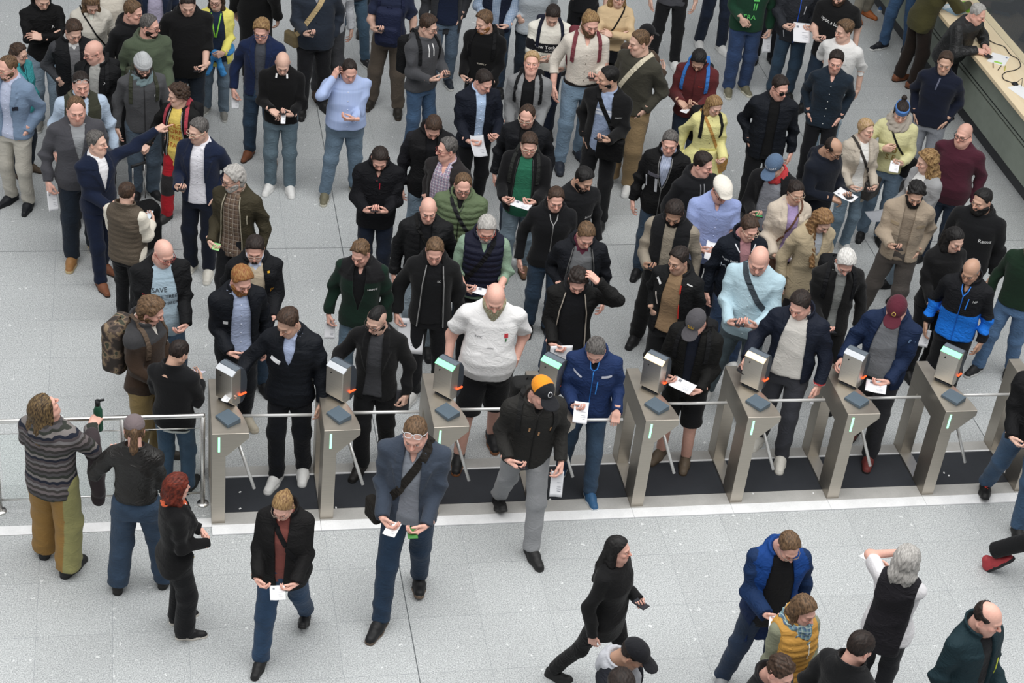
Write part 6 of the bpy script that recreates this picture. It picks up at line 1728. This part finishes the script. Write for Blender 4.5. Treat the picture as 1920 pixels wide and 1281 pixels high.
person('person in black hoodie with grey drawstrings turned aside', 1318, 287, yaw=32, head=(10, 32, 0), hair=dict(s='short', t=.022), hc='dbrown', skin='pink', top=D('#1a1b1f', col='hood', o=.028, k='fleece', line=[(-.02, 1.45, -.02, 1.28, .010, '#7c7d80', 'drawstring'), (.02, 1.45, .02, 1.28, .010, '#7c7d80', 'drawstring')]), legs=pants('#17181b'), arms=('side', 'jpocket'), group=QB)
person('person in black outdoor jacket with grey and white panels', 1256, 246, H=1.82, foot=(1235, 515), yaw=-4, head=(14, 4, 0), hair=dict(s='short', t=.014), hc='salt', skin='pink', top=D('#98a2bb', col='shirt', mat=stripes('#b4bccf', '#6d7ba0', .012)), out=D('#141416', col='stand', open=[(1.54, .045), (1.4, .055), (1.25, .035), (1.1, -.01), (.8, -.01)], o=.032, k='nylon', hem=.80, zip='#777', line=[(-.16, 1.28, -.04, 1.28, .035, '#4b4a52', 'panel'), (-.065, 1.24, -.055, 1.08, .028, '#b9bbc0', 'panel'), (-.175, 1.24, -.165, 1.10, .022, '#c9cbd0', 'panel')]), legs=jeans('#2b4258'), arms=('side', 'side'), group=QB)
person('person in black softshell vest over taupe shirt looking at a phone', 1264, 376, foot=(1215, 655), yaw=-8, fat=.2, head=(32, 4, 0), hair=dict(s='short', t=.024), hc='dbrown', beard=dict(t=.009, c='black'), skin='tan', top=D('#8c8272', col='shirt', o=.020, but='#a59b8a', k='cotton'), out=D('#16171b', name='softshell_vest', sl='none', col='stand', open='N', o=.034, hem=.84, logo=[('Schmidt', .13, 1.13, .024, '#d8e4e2')], line=[(.085, 1.24, .085, 1.20, .012, '#b3263a')]), legs=pants('#141517', o=.022), shoes=SB, arms=('phone1', 'side'), st=((-.18, .1, 0), (.1, -.1, 0)), group=QB, items=[('phone', 0)])
person('person in black softshell with red zip lining over a tan tee', 1272, 464, yaw=-14, head=(14, -20, 0), hair=dict(s='short', t=.018), hc='dbrown', stub=.35, skin='mid', top=D('#8f7250', hem=.88, o=.016), out=D('#191a1c', col='hood', open='O', o=.030, k='nylon', hem=.84, line=[(-.15, 1.28, -.12, 1.15, .014, '#d8cfc8'), (-.17, 1.41, -.12, 1.37, .022, '#d9d9d9', 'panel'), (.075, 1.42, .098, 1.06, .012, '#c2352c', 'zip'), (.12, 1.44, .17, 1.42, .012, '#d0d0d0', 'panel')]), legs=pants('#16171a'), arms=('jpocket', 'side'), group=QB)
person('person in black hooded coat, grey cap and shorts reading a white sheet', 1305, 580, foot=(1280, 862), H=1.84, yaw=-8, head=(38, -10, 0), hair='short', hc='grey', cap=('cap', '#4a484c', None, ('Stihl', '#e0b32f', .036, .085)), skin='pink', top=D('#131a2b'), out=D('#141413', col='hood', open=[(1.54, .05), (1.4, .05), (1.1, .04), (.8, .03)], hem=.70, o=.034, k='nylon'), legs=pants('#121214', short=True, sock='#141416', o=.02), shoes=('sneak', '#5f5140', '#4a3d2f', '#b8a98c'), arms=('paper', 'low'), st=((-.12, -.02, 0), (.12, -.02, 0)), group=QG, items=[('paper', 0, dict(size=(.21, .15), up=.1, **{'in': .11}))], extra=[backpack('#17181b', z=1.22)])
person('person in navy quilted jacket over a white sweater at the gate', 1500, 545, foot=(1445, 845), H=1.84, yaw=-6, fat=.3, head=(28, -16, 0), hair=dict(s='short', t=.018), hc='dbrown', stub=.25, skin='pink', top=D('#c9c5be', col='crew', o=.018, hem=.92, k='knit'), out=D('#141a28', col='stand', open='W', o=.030, k='puffer', hem=.88, slc=((.935, '#b83a3a'), (.92, '#d8d8d8'))), legs=pants('#3d3f47', o=.014), shoes=('sneak', '#d3d0c6', '#dedbd2', '#e8e6de'), arms=(('reach', dict(w=(-.33, -.30, 1.09))), 'side2'), st=((-.12, .10, 0), (.12, -.10, 0)), group=QG, items=[('phone', 0), ('paper', 1, dict(m='hang', size=(.03, .10)))])
person('person in maroon cap and blue rain jacket over a grey V neck', 1680, 556, foot=(1650, 852), H=1.84, yaw=-10, fat=.3, head=(32, 6, 0), hair='short', hc='lgrey', cap=('cap', '#57182a', None, ('O', '#d3b35e', .05, .085)), skin='pink', top=D('#72757a', o=.018, vee=.10, hem=.90), out=D('#14284a', col='hood', open='W', o=.034, k='nylon', hem=.80, line=[(.19, 1.36, .23, 1.33, .04, '#6d86a8', 'panel')]), legs=pants('#2a2b30', o=.022), shoes=('sneak', '#6e2420', '#2b2422', '#c2302c'), arms=(('reach', dict(w=(-.30, -.32, 1.08))), 'low'), st=((-.12, .16, 0), (.12, -.12, 0)), group=QG, items=[('paper', 1, dict(size=(.18, .16), m='flat'))])
person('person in royal blue jacket stepping through with a folded sheet', 1117, 632, foot=(1105, 905), H=1.76, yaw=2, fat=.3, head=(40, -6, 0), hair=dict(s='short', t=.022), hc='salt', skin='pink', top=D('#1b1b20'), out=D('#17305e', col='stand', o=.032, k='nylon', hem=.82, zip='#2f7fd0', open='T', line=[(-.19, 1.36, -.10, 1.32, .016, '#b9bcc8', 'panel'), (.08, 1.345, .17, 1.345, .022, '#b9bcc8', 'panel'), (.05, 1.30, .045, 1.16, .010, '#2f7fd0')]), legs=jeans('#2c4a66'), shoes=('sneak', '#235a86', '#d8dcdf', '#2a6aa0'), arms=('phone1', ('low', dict(w=(.26, -.225, 1.04), d=(0, -.5, -.87), n=(0, .87, -.5)))), st=((-.15, .10, 0), (.13, -.22, 0)), group=QG, items=[('paper', 0, dict(size=(.13, .21), m='up', up=.2))])
person('walker in orange and black cap and charcoal rain jacket with slip', 1010, 688, H=1.88, dy=-.14, yaw=14, lean=(0, -.10), head=(22, 22, 0), hair='short', hc='brown', stub=.3, skin='pink', cap=('cap', '#1c1d21', lambda V: [((V[:, 1] > -.01) & (V[:, 2] > .035), '#d98a25')], ('O', '#c9c9cc', .06, .085)), top=D('#15161c'), out=D('#2c2b29', col='hood', o=.032, k='nylon', hem=.80, open='T', zip='#1e1d1c', line=[(-.05, 1.27, -.05, 1.23, .014, '#b58a62', 'pull_tab'), (.03, 1.22, .03, 1.18, .014, '#b58a62', 'pull_tab'), (.12, 1.27, .12, 1.23, .014, '#b58a62', 'pull_tab')]), legs=jeans('#8d8f92', k='cotton', o=.016), shoes=('boot', '#1f1f20', '#2a2a2a'), arms=(('low', dict(w=(-.20, -.26, 1.0))), ('swing', dict(h='pinch'))), st=((-.09, .36, .05, 0, -.6), (.08, -.26, .0)), group=QF, items=[('phone', 0), ('paper', 1, dict(m='hang', size=(.10, .22), nx=-.2))], extra=[backpack('#232323', z=1.24)])
# --- middle of the queue
person('person in black softshell holding a hand to the head, white sheet', 1083, 502, yaw=4, head=(34, 4, 0), hair=dict(s='messy', t=.024), hc='dbrown', beard=dict(t=.004), skin='pink', top=D('#14161c', col='stand'), out=D('#1a1a1c', col='low', open='W', o=.028, k='nylon', zip='#a59c90', hem=.84), legs=pants('#3a3c42'), arms=('low', 'head'), group=QB, items=[('paper', 0, dict(size=(.21, .24), m='hang', up=.3))])
person('person in dark hooded jacket over grey half zip with burgundy collar', 1098, 417, yaw=8, head=(30, 10, 0), hair=dict(s='short', t=.016), hc='lbrown', skin='pink', top=D('#5a2236', col='shirt'), mid=D('#67696c', k='wool', vee=.1, o=.016), out=D('#171a22', col='hood', open='W', o=.032, k='nylon', zip='#555', hem=.82), legs=jeans('#274260'), shoes=('sneak', '#1c3350', '#c8ccd0'), H=1.80, arms=('jpocket', 'side'), st=((-.20, -.05, 0), (.10, .10, 0)), group=QB)
person('person in black zip hoodie looking down the queue', 1042, 351, H=1.74, yaw=8, head=(18, 4, 0), hair=dict(s='short', t=.015, rec=.5), hc='brown', skin='pink', top=D('#101115'), out=D('#15161a', col='hood', o=.026, k='knit', zip='#9a9a9a', hem=.86, open='T'), legs=jeans('#2b4660'), arms=('side', 'low'), group=QB)
person('person in black work shirt with white back print', 1094, 314, yaw=22, head=(26, 26, 0), hair=dict(s='short', t=.020, side=.002), hc='black', beard=dict(t=.005), skin='mid', top=D('#17181b', col='shirt', o=.022, logo=[('Schmidt', .12, 1.22, .035, '#dcdcdc')]), legs=pants('#1c1d22'), arms=('side', 'side'), group=QB)
person('person in green tee and black zip hoodie reading a folded sheet', 992, 250, foot=(985, 515), yaw=-4, fat=.35, head=(18, 10, 0), hair=dict(s='short', t=.022), hc='brown', beard=dict(mous=1, t=.005), glasses='#c9bda8', skin='pink', top=D('#156b4e', hem=.80, o=.018), out=D('#17171a', col='hood', open='O', k='fleece', o=.030, hem=.84, zip='#2b2b2b'), legs=jeans('#7891a3'), shoes=('dress', '#6a4a30', '#2a2018'), arms=('paper', 'paper'), st=((-.10, -.05, 0), (.08, .10, 0)), group=QB, items=[('paper', 0, dict(size=(.21, .11), up=.2, **{'in': .12}))], extra=[backpack('#2b2d2b', z=1.15)])
person('person in black quilted bomber with thin rimmed glasses', 988, 196, yaw=-4, head=(18, -6, 0), hair=dict(s='short', t=.006, rec=1.2), hc='brown', stub=.5, glasses='#b5aa98', skin='pink', top=D('#141417'), out=D('#15171d', col='low', open='N', k='puffer', puff=.003, o=.032, hem=.86), legs=jeans('#22344a'), arms=('side', 'side'), group=QB)
person('person in black jacket with slate shoulders looking straight down', 812, 216, H=1.82, yaw=6, head=(42, 4, 0), hair=dict(s='short', t=.016), hc='brown', skin='pink', top=D('#15151a'), out=D('#141416', col='stand', open='N', o=.030, k='nylon', hem=.80, slc=((1.6, '#1b1b20'),)), legs=jeans('#6a8499'), arms=('side', 'side'), group=QB)
person('person in dark jacket over red blue checked shirt looking aside', 838, 258, yaw=-26, head=(4, -40, 0), hair=dict(s='short', t=.018, rec=.5), hc='salt', glasses='#6a2a2a', skin='pink', top=D('#b9a9b5', mat=plaid('#cfc6cf', '#8d7389', '#59607f', .034), col='shirt', o=.018, open='T'), out=D('#2a2627', col='low', open='W', k='wool', o=.030, hem=.84), legs=jeans('#22303f'), arms=('jpocket', 'side'), group=QB)
person('person in olive green quilted puffer with dark shoulder strap', 868, 325, fat=.25, yaw=-2, head=(18, 10, 0), hair=dict(s='short', t=.010, rec=1.1), hc='lbrown', stub=.4, glasses='#4b3f3a', skin='pink', top=D('#17171a', col='shirt'), out=D('#5a6b4a', k='puffer', puff=.012, o=.036, col='hood', zip='#2b3326', open='T', hem=.86, amp=.002), legs=jeans('#2d3f52'), arms=('side', 'low'), group=QB, items=[('paper', 0, dict(m='hang', size=(.14, .20)))], extra=[crossbag('#26272a', 1, .035, False)])
person('person in black padded jacket facing forward, dark strap across it', 803, 370, yaw=0, head=(14, 6, 0), hc='grey', buzz=.2, stub=.2, skin='pink', top=D('#131316', col='shirt'), out=D('#17181b', k='puffer', puff=.005, col='fold', open='N', o=.032, hem=.86), legs=jeans('#8295a3'), arms=('side', 'side'), group=QB, extra=[crossbag('#1a1a1c', 1, .03, False)])
person('person in navy quilted vest and sage green sweatshirt', 912, 405, yaw=4, head=(28, 4, 0), hair=dict(s='short', t=.018), hc='lgrey', beard=dict(t=.007, c='lgrey'), glasses='#9a4a3a', skin='pink', top=D('#7f9b83', o=.024, sl='roll', k='cotton'), out=D('#1a1d33', name='quilted_vest', sl='none', k='puffer', puff=.012, col='stand', o=.040, amp=.002, open='T', hem=.90), legs=pants('#17181d'), arms=('paper', 'paper'), group=QB, items=[('paper', 0, dict(size=(.22, .10), up=.1, **{'in': .12}))], extra=[crossbag('#151519', -1, .045, False)])
person('person in black softshell texting beside the open floor', 712, 276, foot=(706, 535), yaw=0, fat=.2, head=(34, 2, 0), hair=dict(s='short', t=.018, side=.003), hc='dbrown', beard=dict(t=.004), skin='pink', out=D('#121319', col='stand', o=.034, k='nylon', hem=.80, open='T', line=[(.02, 1.36, .02, 1.29, .008, '#b3263a'), (-.01, 1.44, -.01, 1.38, .008, '#b3263a', 'zip')]), legs=jeans('#17243a'), arms=('phone', 'phone'), group=QB, items=[('phone', 0)])
person('person in dark green fleece with black yoke and light jeans', 676, 451, foot=(650, 725), H=1.80, yaw=-10, head=(24, -14, 0), hair=dict(s='messy', t=.016), hc='lbrown', stub=.3, skin='pink', top=D('#121214', col='shirt', open='T'), out=D('#12271e', col='fold', open=[(1.54, .05), (1.4, .065), (1.2, .05), (1.05, .01), (.8, -.02)], o=.030, k='fleece', hem=.80, cc=lambda V, arm: [((V[:, 2] > 1.34) & ~arm, '#1a1a1c')], logo=[('HAPPE', .13, 1.27, .030, '#e0e0e0')]), legs=jeans('#557389'), shoes=SBW, arms=('hold', 'side'), group=QB, items=[('paper', 0, dict(m='hang', size=(.10, .18)))])
person('person in black zip hoodie carrying a large white sheet', 815, 446, H=1.86, foot=(800, 735), yaw=-2, head=(26, 4, 0), hair=dict(s='short', t=.012, rec=.4), hc='lbrown', stub=.2, skin='pink', top=D('#15161a', logo=[('SC', .07, 1.33, .03, '#dcdcdc')]), out=D('#161719', col='hood', open='O', k='knit', o=.028, hem=.82, zip='#8c8c8c', ox=.02), legs=pants('#131317'), shoes=('sneak', '#b9b9b6', '#d8d8d6', '#efefef'), arms=('hold', 'side'), st=((-.08, -.10, 0), (.14, .10, 0)), group=QB, items=[('paper', 0, dict(m='hang', size=(.24, .34), up=.30, nx=.1, **{'in': .12}))])
person('person in white rugby shirt and black shorts at the third gate', 928, 531, foot=(898, 845), H=1.86, yaw=4, fat=.9, head=(30, 2, 0), hc='dblond', beard=dict(t=.014, len=.14, c='#977f6c'), skin='pink', top=D('#dddcdc', sl='short', col='shirt', o=.018, hem=.86, logo=[('RWC', -.10, 1.28, .026, '#55565c'), ('umbro', .0, 1.20, .020, '#44454a')], line=[(.105, 1.30, .135, 1.30, .036, '#b8323c', 'rose_emblem'), (.12, 1.275, .12, 1.25, .012, '#3f6b45', 'rose_emblem')]), legs=pants('#121317', short=True, sock='#d9d9d6', o=.028), shoes=('sneak', '#17171a', '#8a5a3a', '#e0e0e0'), arms=('hold', 'pocket'), st=((-.16, -.16, 0), (.12, .16, 0)), group=QG, items=[('paper', 0, dict(m='hang', size=(.07, .17)))])
person('person in black blazer over charcoal tee scanning in, notebook at the side', 706, 575, foot=(690, 868), H=1.84, yaw=-10, head=(20, -22, 0), hair=dict(s='mohawk', t=.022), hc='black', buzz=.35, beard=dict(t=.003), glasses='#3a3230', skin='fair', top=D('#3c3d41', hem=.86, o=.016), out=D('#141416', col='lapel', open=[(1.54, .05), (1.4, .06), (1.1, .065), (.8, .09)], k='wool', hem=.82), legs=pants('#17171a', o=.018), shoes=('boot', '#1d1a19', '#141414'), arms=(('reach', dict(w=(-.36, -.22, 1.10))), 'hold'), st=((-.06, -.12, 0), (.12, .14, 0)), group=QG, items=[('notebook', 1, dict(m='hang', size=(.12, .20), c='#2c2d31', up=-.2, bend=0, lab='dark notebook held at the side of the black blazer'))])
person('person in navy padded jacket with chest badge scanning at the first gate', 540, 578, foot=(525, 886), H=1.82, yaw=-10, head=(26, -26, 0), hair=dict(s='side', t=.018), hc='brown', stub=.1, skin='mid', top=D('#a3b2d4', col='shirt'), out=D('#11161f', col='fold', open=[(1.54, .045), (1.4, .05), (1.28, .02), (1.2, -.02), (.8, -.02)], o=.034, k='puffer', puff=.003, hem=.82, line=[(-.145, 1.30, -.065, 1.27, .034, '#d6d8da', 'name_badge')]), legs=jeans('#12161f'), shoes=SW, arms=(('reach', dict(w=(-.42, -.26, 1.08))), 'side2'), st=((-.07, -.12, 0), (.13, .04, 0)), group=QG, items=[('paper', 0, dict(size=(.06, .12), m='flat'))])
person('person in navy padded jacket with chest badge and phone', 452, 500, H=1.80, yaw=16, head=(24, 12, 0), hair=dict(s='side', t=.020), hc='ginger', beard=dict(t=.009, c='ginger'), skin='pink', top=D('#a3b2d4', col='shirt', but='#d4dcec'), out=D('#10151e', col='fold', open='O', o=.034, k='puffer', puff=.003, hem=.80, line=[(-.155, 1.24, -.085, 1.24, .030, '#d6d8da', 'name_badge')]), legs=pants('#11161f'), shoes=('sneak', '#b3a994', '#c9c0ae', '#d8d2c4'), arms=('low', 'side'), group=QG, items=[('phone', 0), ])
person('person in black outdoor jacket with yellow paw emblem and cream jumper', 478, 443, yaw=4, H=1.76, head=(22, -6, 0), hair=dict(s='short', t=.020), hc='dbrown', beard=dict(goatee=1, t=.005), glasses='#b5a79a', skin='pink', top=D('#b4bfd8', col='shirt'), mid=D('#bfae93', vee=.09, o=.018, k='knit', hem=.86), out=D('#16181d', col='hood', open='O', o=.034, k='nylon', hem=.78, logo=[('JW', .16, 1.22, .040, '#d99a2c')], line=[(.105, 1.41, .125, 1.41, .020, '#d9a62c', 'emblem')]), legs=jeans('#22405a'), arms=('side', 'low'), group=QB, items=[('paper', 1, dict(m='up', size=(.10, .15)))])
person('person in black softshell over pale blue printed tee', 307, 449, H=1.82, yaw=10, fat=.45, head=(24, 20, 0), hc='lgrey', buzz=.15, glasses='#7c2f2f', skin='pink', top=D('#9db6c6', hem=.78, o=.020, logo=[('SAVE', -.04, 1.30, .06, '#23262c'), ('THE TREES', .02, 1.23, .05, '#23262c'), ('AND BEER', .02, 1.16, .045, '#23262c')]), out=D('#161719', col='low', open='W', o=.030, k='nylon', hem=.82, logo=[('STRAUSS', -.17, 1.26, .014, '#b3263a')]), legs=jeans('#34506a', o=.02), foot=(345, 745), shoes=('boot', '#172338', '#101318', '#d8d8d8'), arms=('low', 'low'), st=((-.10, .10, 0), (.14, -.12, 0)), group=QB, items=[('paper', 0, dict(size=(.10, .18), m='hang', up=.2))])
person('person in brown fleece jacket with camouflage backpack', 284, 556, yaw=58, H=1.80, head=(26, 12, 0), hair=dict(s='mid', t=.024, len=.06), hc='lbrown', beard=dict(t=.003), skin='pink', top=D('#cfcac0', col='shirt'), out=D('#3a2d24', col='stand', open='T', k='fleece', o=.030, hem=.84, cc=lambda V, arm: [((V[:, 2] > 1.37), '#38383a')]), legs=pants('#8a7340', o=.022), shoes=('boot', '#3a322a', '#241f1a'), arms=('low', 'low'), group=QB, extra=[backpack('#3c342c', mat=camo(), sc='#5a4a3c', z=1.18, size=(.155, .10, .24), label='camouflage backpack on the brown fleece jacket')])
person('person in plain black jacket and jeans seen from behind with a slip', 335, 638, foot=(325, 895), H=1.78, yaw=158, head=(28, -25, 0), hair=dict(s='short', t=.012), hc='dbrown', skin='mid', top=D('#d8d8d6', o=.014, hem=.80), out=D('#19191b', col='stand', o=.028, hem=.84, k='fleece'), legs=jeans('#2f5372'), shoes=SB, arms=('phone1', 'phone1'), group=QB, items=[('paper', 0, dict(size=(.10, .19), m='up', c='#dcdaea'))])
# --- people who are past the turnstiles
person('person in patterned knitted hoodie looking up by the railing', 84, 737, foot=(112, 1055), H=1.82, yaw=150, head=(-24, -28, 0), hair=dict(s='long', len=.20, t=.022, c2='dblond'), hc='brown', skin='pink', out=D('#555', mat=norwegian(), col='hood', o=.040, hem=.80, k='knit'), legs=pants('#8d6d3c', o=.030, w=(.098, .080, .076), blk=lambda V: [(V[:, 0] < -.145, '#8d8a5c')]), shoes=('sneak', '#232426', '#1b1b1d'), arms=(('rail', dict(w=(-.17, -.36, 1.22), d=(-.2, -.7, .5), n=(.3, -.6, -.7))), ('rail', dict(w=(.18, -.36, 1.12)))), st=((-.14, .08, 0), (.14, -.06, 0)), group=QF, extra=[bottle, armcoat])
person('person in black leather jacket and mauve cap leaning on the railing', 252, 777, foot=(255, 1100), H=1.78, fem=True, yaw=168, head=(14, 12, 0), hair=dict(s='pony', t=.010, len=.26), hc='lbrown', cap=('cap', '#6d6062'), skin='pink', out=D('#1f1d1b', k='leather', col='low', o=.026, hem=1.0), legs=jeans('#2b4560', top=1.03, o=.024, w=(.088, .068, .066), belt='#151515'), shoes=('boot', '#211f1e', '#171717'), arms=(('low', {}), ('rail', dict(w=(.26, -.26, 1.16), d=(-.3, -.8, .4)))), st=((-.20, -.05, 0), (.16, .06, 0)), group=QF)
person('person in black suit with orange neck scarf', 333, 887, foot=(338, 1180), H=1.68, fem=True, yaw=104, head=(8, 10, 0), hair=dict(s='bob', len=.13, t=.03, wave=.004), hc='red', skin='pink', top=D('#e4e4e4', col='shirt'), out=D('#141416', col='lapel', open='O', hem=.76, o=.026, k='wool', line=[(-.12, .93, -.08, .95, .012, '#c9b45a', 'pocket_pen')]), legs=pants('#131315', o=.018, w=(.088, .070, .072)), shoes=('sneak', '#1b1b1d', '#d8d2c8', '#e8e8e8'), arms=('clasp', 'clasp'), group=QF, extra=[neckwrap('#d9571c', 'cotton', r=.020, rad=.074, z=1.485)])
person('walking person in black zip jacket and rust top reading a small card', 530, 920, foot=(520, 1215), H=1.70, fem=True, fat=.5, yaw=-10, head=(32, -8, 0), hair=dict(s='bun', bz=.02, t=.010), hc='dblond', glasses='#8a7b70', skin='pink', top=D('#7d4038'), out=D('#171617', col='stand', open=[(1.54, .05), (1.4, .055), (1.1, .04), (.8, .03)], o=.034, k='nylon', hem=.78), legs=jeans('#1f4264', o=.018), shoes=('boot', '#1d1d1e', '#151515'), arms=('low', 'low'), st=((-.12, -.22, 0), (.14, .34, .06, 0, -.5)), group=QF, items=[('paper', 1, dict(size=(.12, .15), m='flat', **{'in': .05}))], extra=[crossbag('#151516', 1, .04, False)])
person('walking person in blue grey blazer with black crossbody bag strap', 778, 782, foot=(740, 1140), H=1.86, yaw=-4, fat=.35, head=(24, -4, 0), hair=dict(s='short', t=.012, rec=.6), hc='lbrown', glasses=('#c9c9cc', 42), stub=.15, skin='pink', top=D('#7c828c', col='shirt', o=.018, open='T'), out=D('#36404f', col='lapel', open=[(1.54, .05), (1.4, .065), (1.1, .065), (.8, .09)], k='wool', o=.026), legs=jeans('#1b3854'), shoes=('boot', '#17171a', '#6a5a4c'), arms=('low', 'low'), st=((-.12, -.30, 0), (.10, .22, .0, .1, -.3)), group=QF, items=[('paper', 0, dict(size=(.09, .14), up=.2, c='#e6e6e6')), ('card', 1, dict(size=(.07, .11), c='#3b7a36', up=.1, bend=0, m='flat', lab='green card held by the walker in the blue grey blazer'))], extra=[crossbag('#26221e', -1, .06, True, zb=.88, size=(.08, .04, .09))])
person('walking person dressed all in black, slim trousers, carrying a phone', 1160, 1003, foot=(1150, 1300), H=1.66, fem=True, fat=.15, yaw=66, head=(-2, 12, 0), hair=dict(s='long', len=.36, t=.014), hc='black', skin='pink', top=D('#141416', o=.028, hem=.72, k='cotton'), legs=jeans('#141417', o=.006), shoes=('sneak', '#151516', '#1a1a1b'), arms=('side', ('phone', dict(w=(.06, -.24, 1.15)))), st=((-.10, .36, .03, 0, -.45), (.08, -.24, 0)), group=QF, items=[('phone', 1)])
person('person in bright blue parka and black jumper reading a white card', 1478, 996, H=1.84, yaw=20, fat=.25, head=(34, 14, 0), hair=dict(s='short', t=.014, rec=.7), hc='lbrown', glasses='#8a7b70', skin='pink', top=D('#121215', o=.018, hem=.78), out=D('#123a78', col='hood', open='W', o=.036, k='nylon', hem=.60, cc=lambda V, arm: [(arm, '#152c50'), ((V[:, 2] < 1.02), '#122548')]), legs=jeans('#1c3350', o=.02), shoes=('sneak', '#8d8f92', '#c9c9c8'), arms=('phone1', 'side'), foot=(1400, 1285), st=((-.22, .05, 0), (.12, -.05, 0)), group=QF, items=[('paper', 0, dict(size=(.12, .20), m='flat'))])
person('person in mustard quilted vest, sage sleeves and multicoloured scarf', 1508, 1116, fem=True, H=1.68, yaw=38, head=(16, 16, 0), hair=dict(s='bob', len=.17, t=.02, wave=.003), hc='lbrown', skin='pink', top=D('#7d8068', o=.024, k='cotton'), out=D('#c08a1e', name='quilted_vest', sl='none', k='puffer', puff=.012, amp=.002, o=.042, col='stand', open='T', hem=.82, line=[(.05, 1.36, .05, 1.22, .010, '#d9d2c0', 'drawstring')]), legs=jeans('#3d4a58'), arms=('low', 'low'), group=QF, items=[('phone', 1)], extra=[neckwrap(plaid('#6f8f92', '#4c6482', '#a9b7b2', .03), r=.038, rad=.085, tail=.24)])
person('person in dark vest over white tee seen from behind', 1700, 1022, fem=True, H=1.70, fat=.35, yaw=172, head=(2, 5, 0), hair=dict(s='bob', len=.18, t=.035, wave=.006, w=1.25), hc='lgrey', skin='pink', top=D('#d5d3d6', sl='short', o=.022), out=D('#26242a', name='vest', sl='none', o=.034, col='crew', hem=.74, k='nylon'), legs=pants('#23252b'), arms=(('low', dict(w=(.16, -.35, 1.16), d=(.8, -.4, -.1))), ('head', dict(w=(.10, -.22, 1.50), d=(-.7, -.1, .6), o=(1, -.2, -.55)))), group=QF, items=[('paper', 0, dict(size=(.10, .15), m='flat', **{'in': .12}))])
person('person in dark teal softshell at the bottom corner', 1853, 1128, H=1.82, yaw=58, fat=.3, head=(14, 16, 0), hair=dict(s='balding', lim=.34, t=.018), hc='dbrown', stub=.4, skin='pink', top=D('#15171c'), out=D('#173038', col='stand', open='N', o=.034, k='nylon', hem=.82, line=[(.12, 1.28, .11, 1.14, .012, '#c9d23a')]), legs=pants('#17181b'), arms=('side', 'low'), group=QF)
person('person in black jacket seen from behind at the bottom edge', 1612, 1183, H=1.80, yaw=150, head=(18, -10, 0), hair=dict(s='short', t=.018), hc='dbrown', skin='pink', out=D('#17171a', col='stand', o=.03), legs=pants('#15151a'), arms=('side', 'side'), group=QF)
person('person in black jacket just below the blue parka, bottom edge', 1462, 1228, H=1.78, yaw=60, head=(22, 5, 0), hair=dict(s='messy', t=.018), hc='brown', skin='pink', out=D('#18181b', col='stand', o=.03), legs=pants('#15151a'), arms=('side', 'side'), group=QF)
person('person in black cap and pale grey hood at the bottom edge', 1188, 1196, H=1.72, yaw=72, head=(34, 10, 0), hair='short', hc='dbrown', cap=('cap', '#1b1d22'), skin='tan', top=D('#a9abb2', col='hood', o=.026, k='fleece'), out=D('#1a1d26', o=.034, col='low', open='O', k='nylon'), legs=pants('#17181b'), arms=('side', 'low'), group=QF)
person('person whose head alone shows at the bottom edge beside the black cap', 1163, 1256, H=1.88, yaw=20, head=(15, 0, 0), hair=dict(s='short', t=.02), hc='dbrown', skin='pink', out=D('#1b1c22'), legs=pants('#17181b'), arms=('side', 'side'), group=QF)
person('walker in black jacket and faded jeans at the frame edge', None, 0, foot=(1880, 960), H=1.84, yaw=8, fat=.2, head=(15, 0, 0), hair='short', hc='brown', out=D('#131316', col='stand', o=.034, hem=.88, k='nylon'), legs=jeans('#2c4f70', o=.016), shoes=('sneak', '#151517', '#151517', '#e0483a'), arms=('low', 'side'), st=((-.18, .24, .03, 0, -.35), (.13, -.26, 0)), group=QF)
person('walker with a red heeled black shoe leaving past the frame edge', None, 0, foot=(1945, 1095), H=1.80, yaw=85, hair='short', hc='brown', out=D('#1d1d20'), legs=pants('#17171a', o=.018), shoes=('sneak', '#a8242e', '#18181b', '#18181b'), arms=('side', 'side'), st=((-.08, .42, .14, 0, -.9), (.08, -.36, 0)), group=QF)
# ---------------------------------------------------------------- wheeled case beside the padded vest
p = back(272, 470, 0.02); cs = tag(empty('wheeled_case', (p[0], p[1], 0), .55), 'black wheeled travel case with raised handle behind the brown padded vest', 'suitcase')
def _cs(q):
    a = np.abs(q - A(0, 0, .33)) - A(.16, .11, .27) + .07; d = np.sqrt((np.maximum(a, 0) ** 2).sum(1)) + np.minimum(a.max(1), 0) - .07
    b = np.abs(q - A(0, -.12, .28)) - A(.12, .05, .16) + .04; e = np.sqrt((np.maximum(b, 0) ** 2).sum(1)) + np.minimum(b.max(1), 0) - .04
    return smin(d, e, .015) - .003 * fold(q, 2, 1.5)
V, Q = snets(_cs, (-.26, -.28, 0), (.26, .2, .74), .011); npmesh('body', V, Q, cloth('#17181b', 'nylon'), cs)
for x in (-.07, .07):
    tube('handle_tube', [(x, .09, .6), (x, .09, 1.02)], .008, CHROME, cs, 8)
tube('grip', [(-.085, .09, 1.02), (.085, .09, 1.02)], .016, BLK, cs, 10)
for x in (-.14, .14):
    tube('wheel', [(x - .015, .06, .04), (x + .015, .06, .04)], .04, BLK, cs, 14)
for z in (.34, .46):
    tube('trim_cord', [(.162, -.05, z), (.164, .02, z + .05)], .006, cloth('#e0582a', 'plain'), cs, 6)
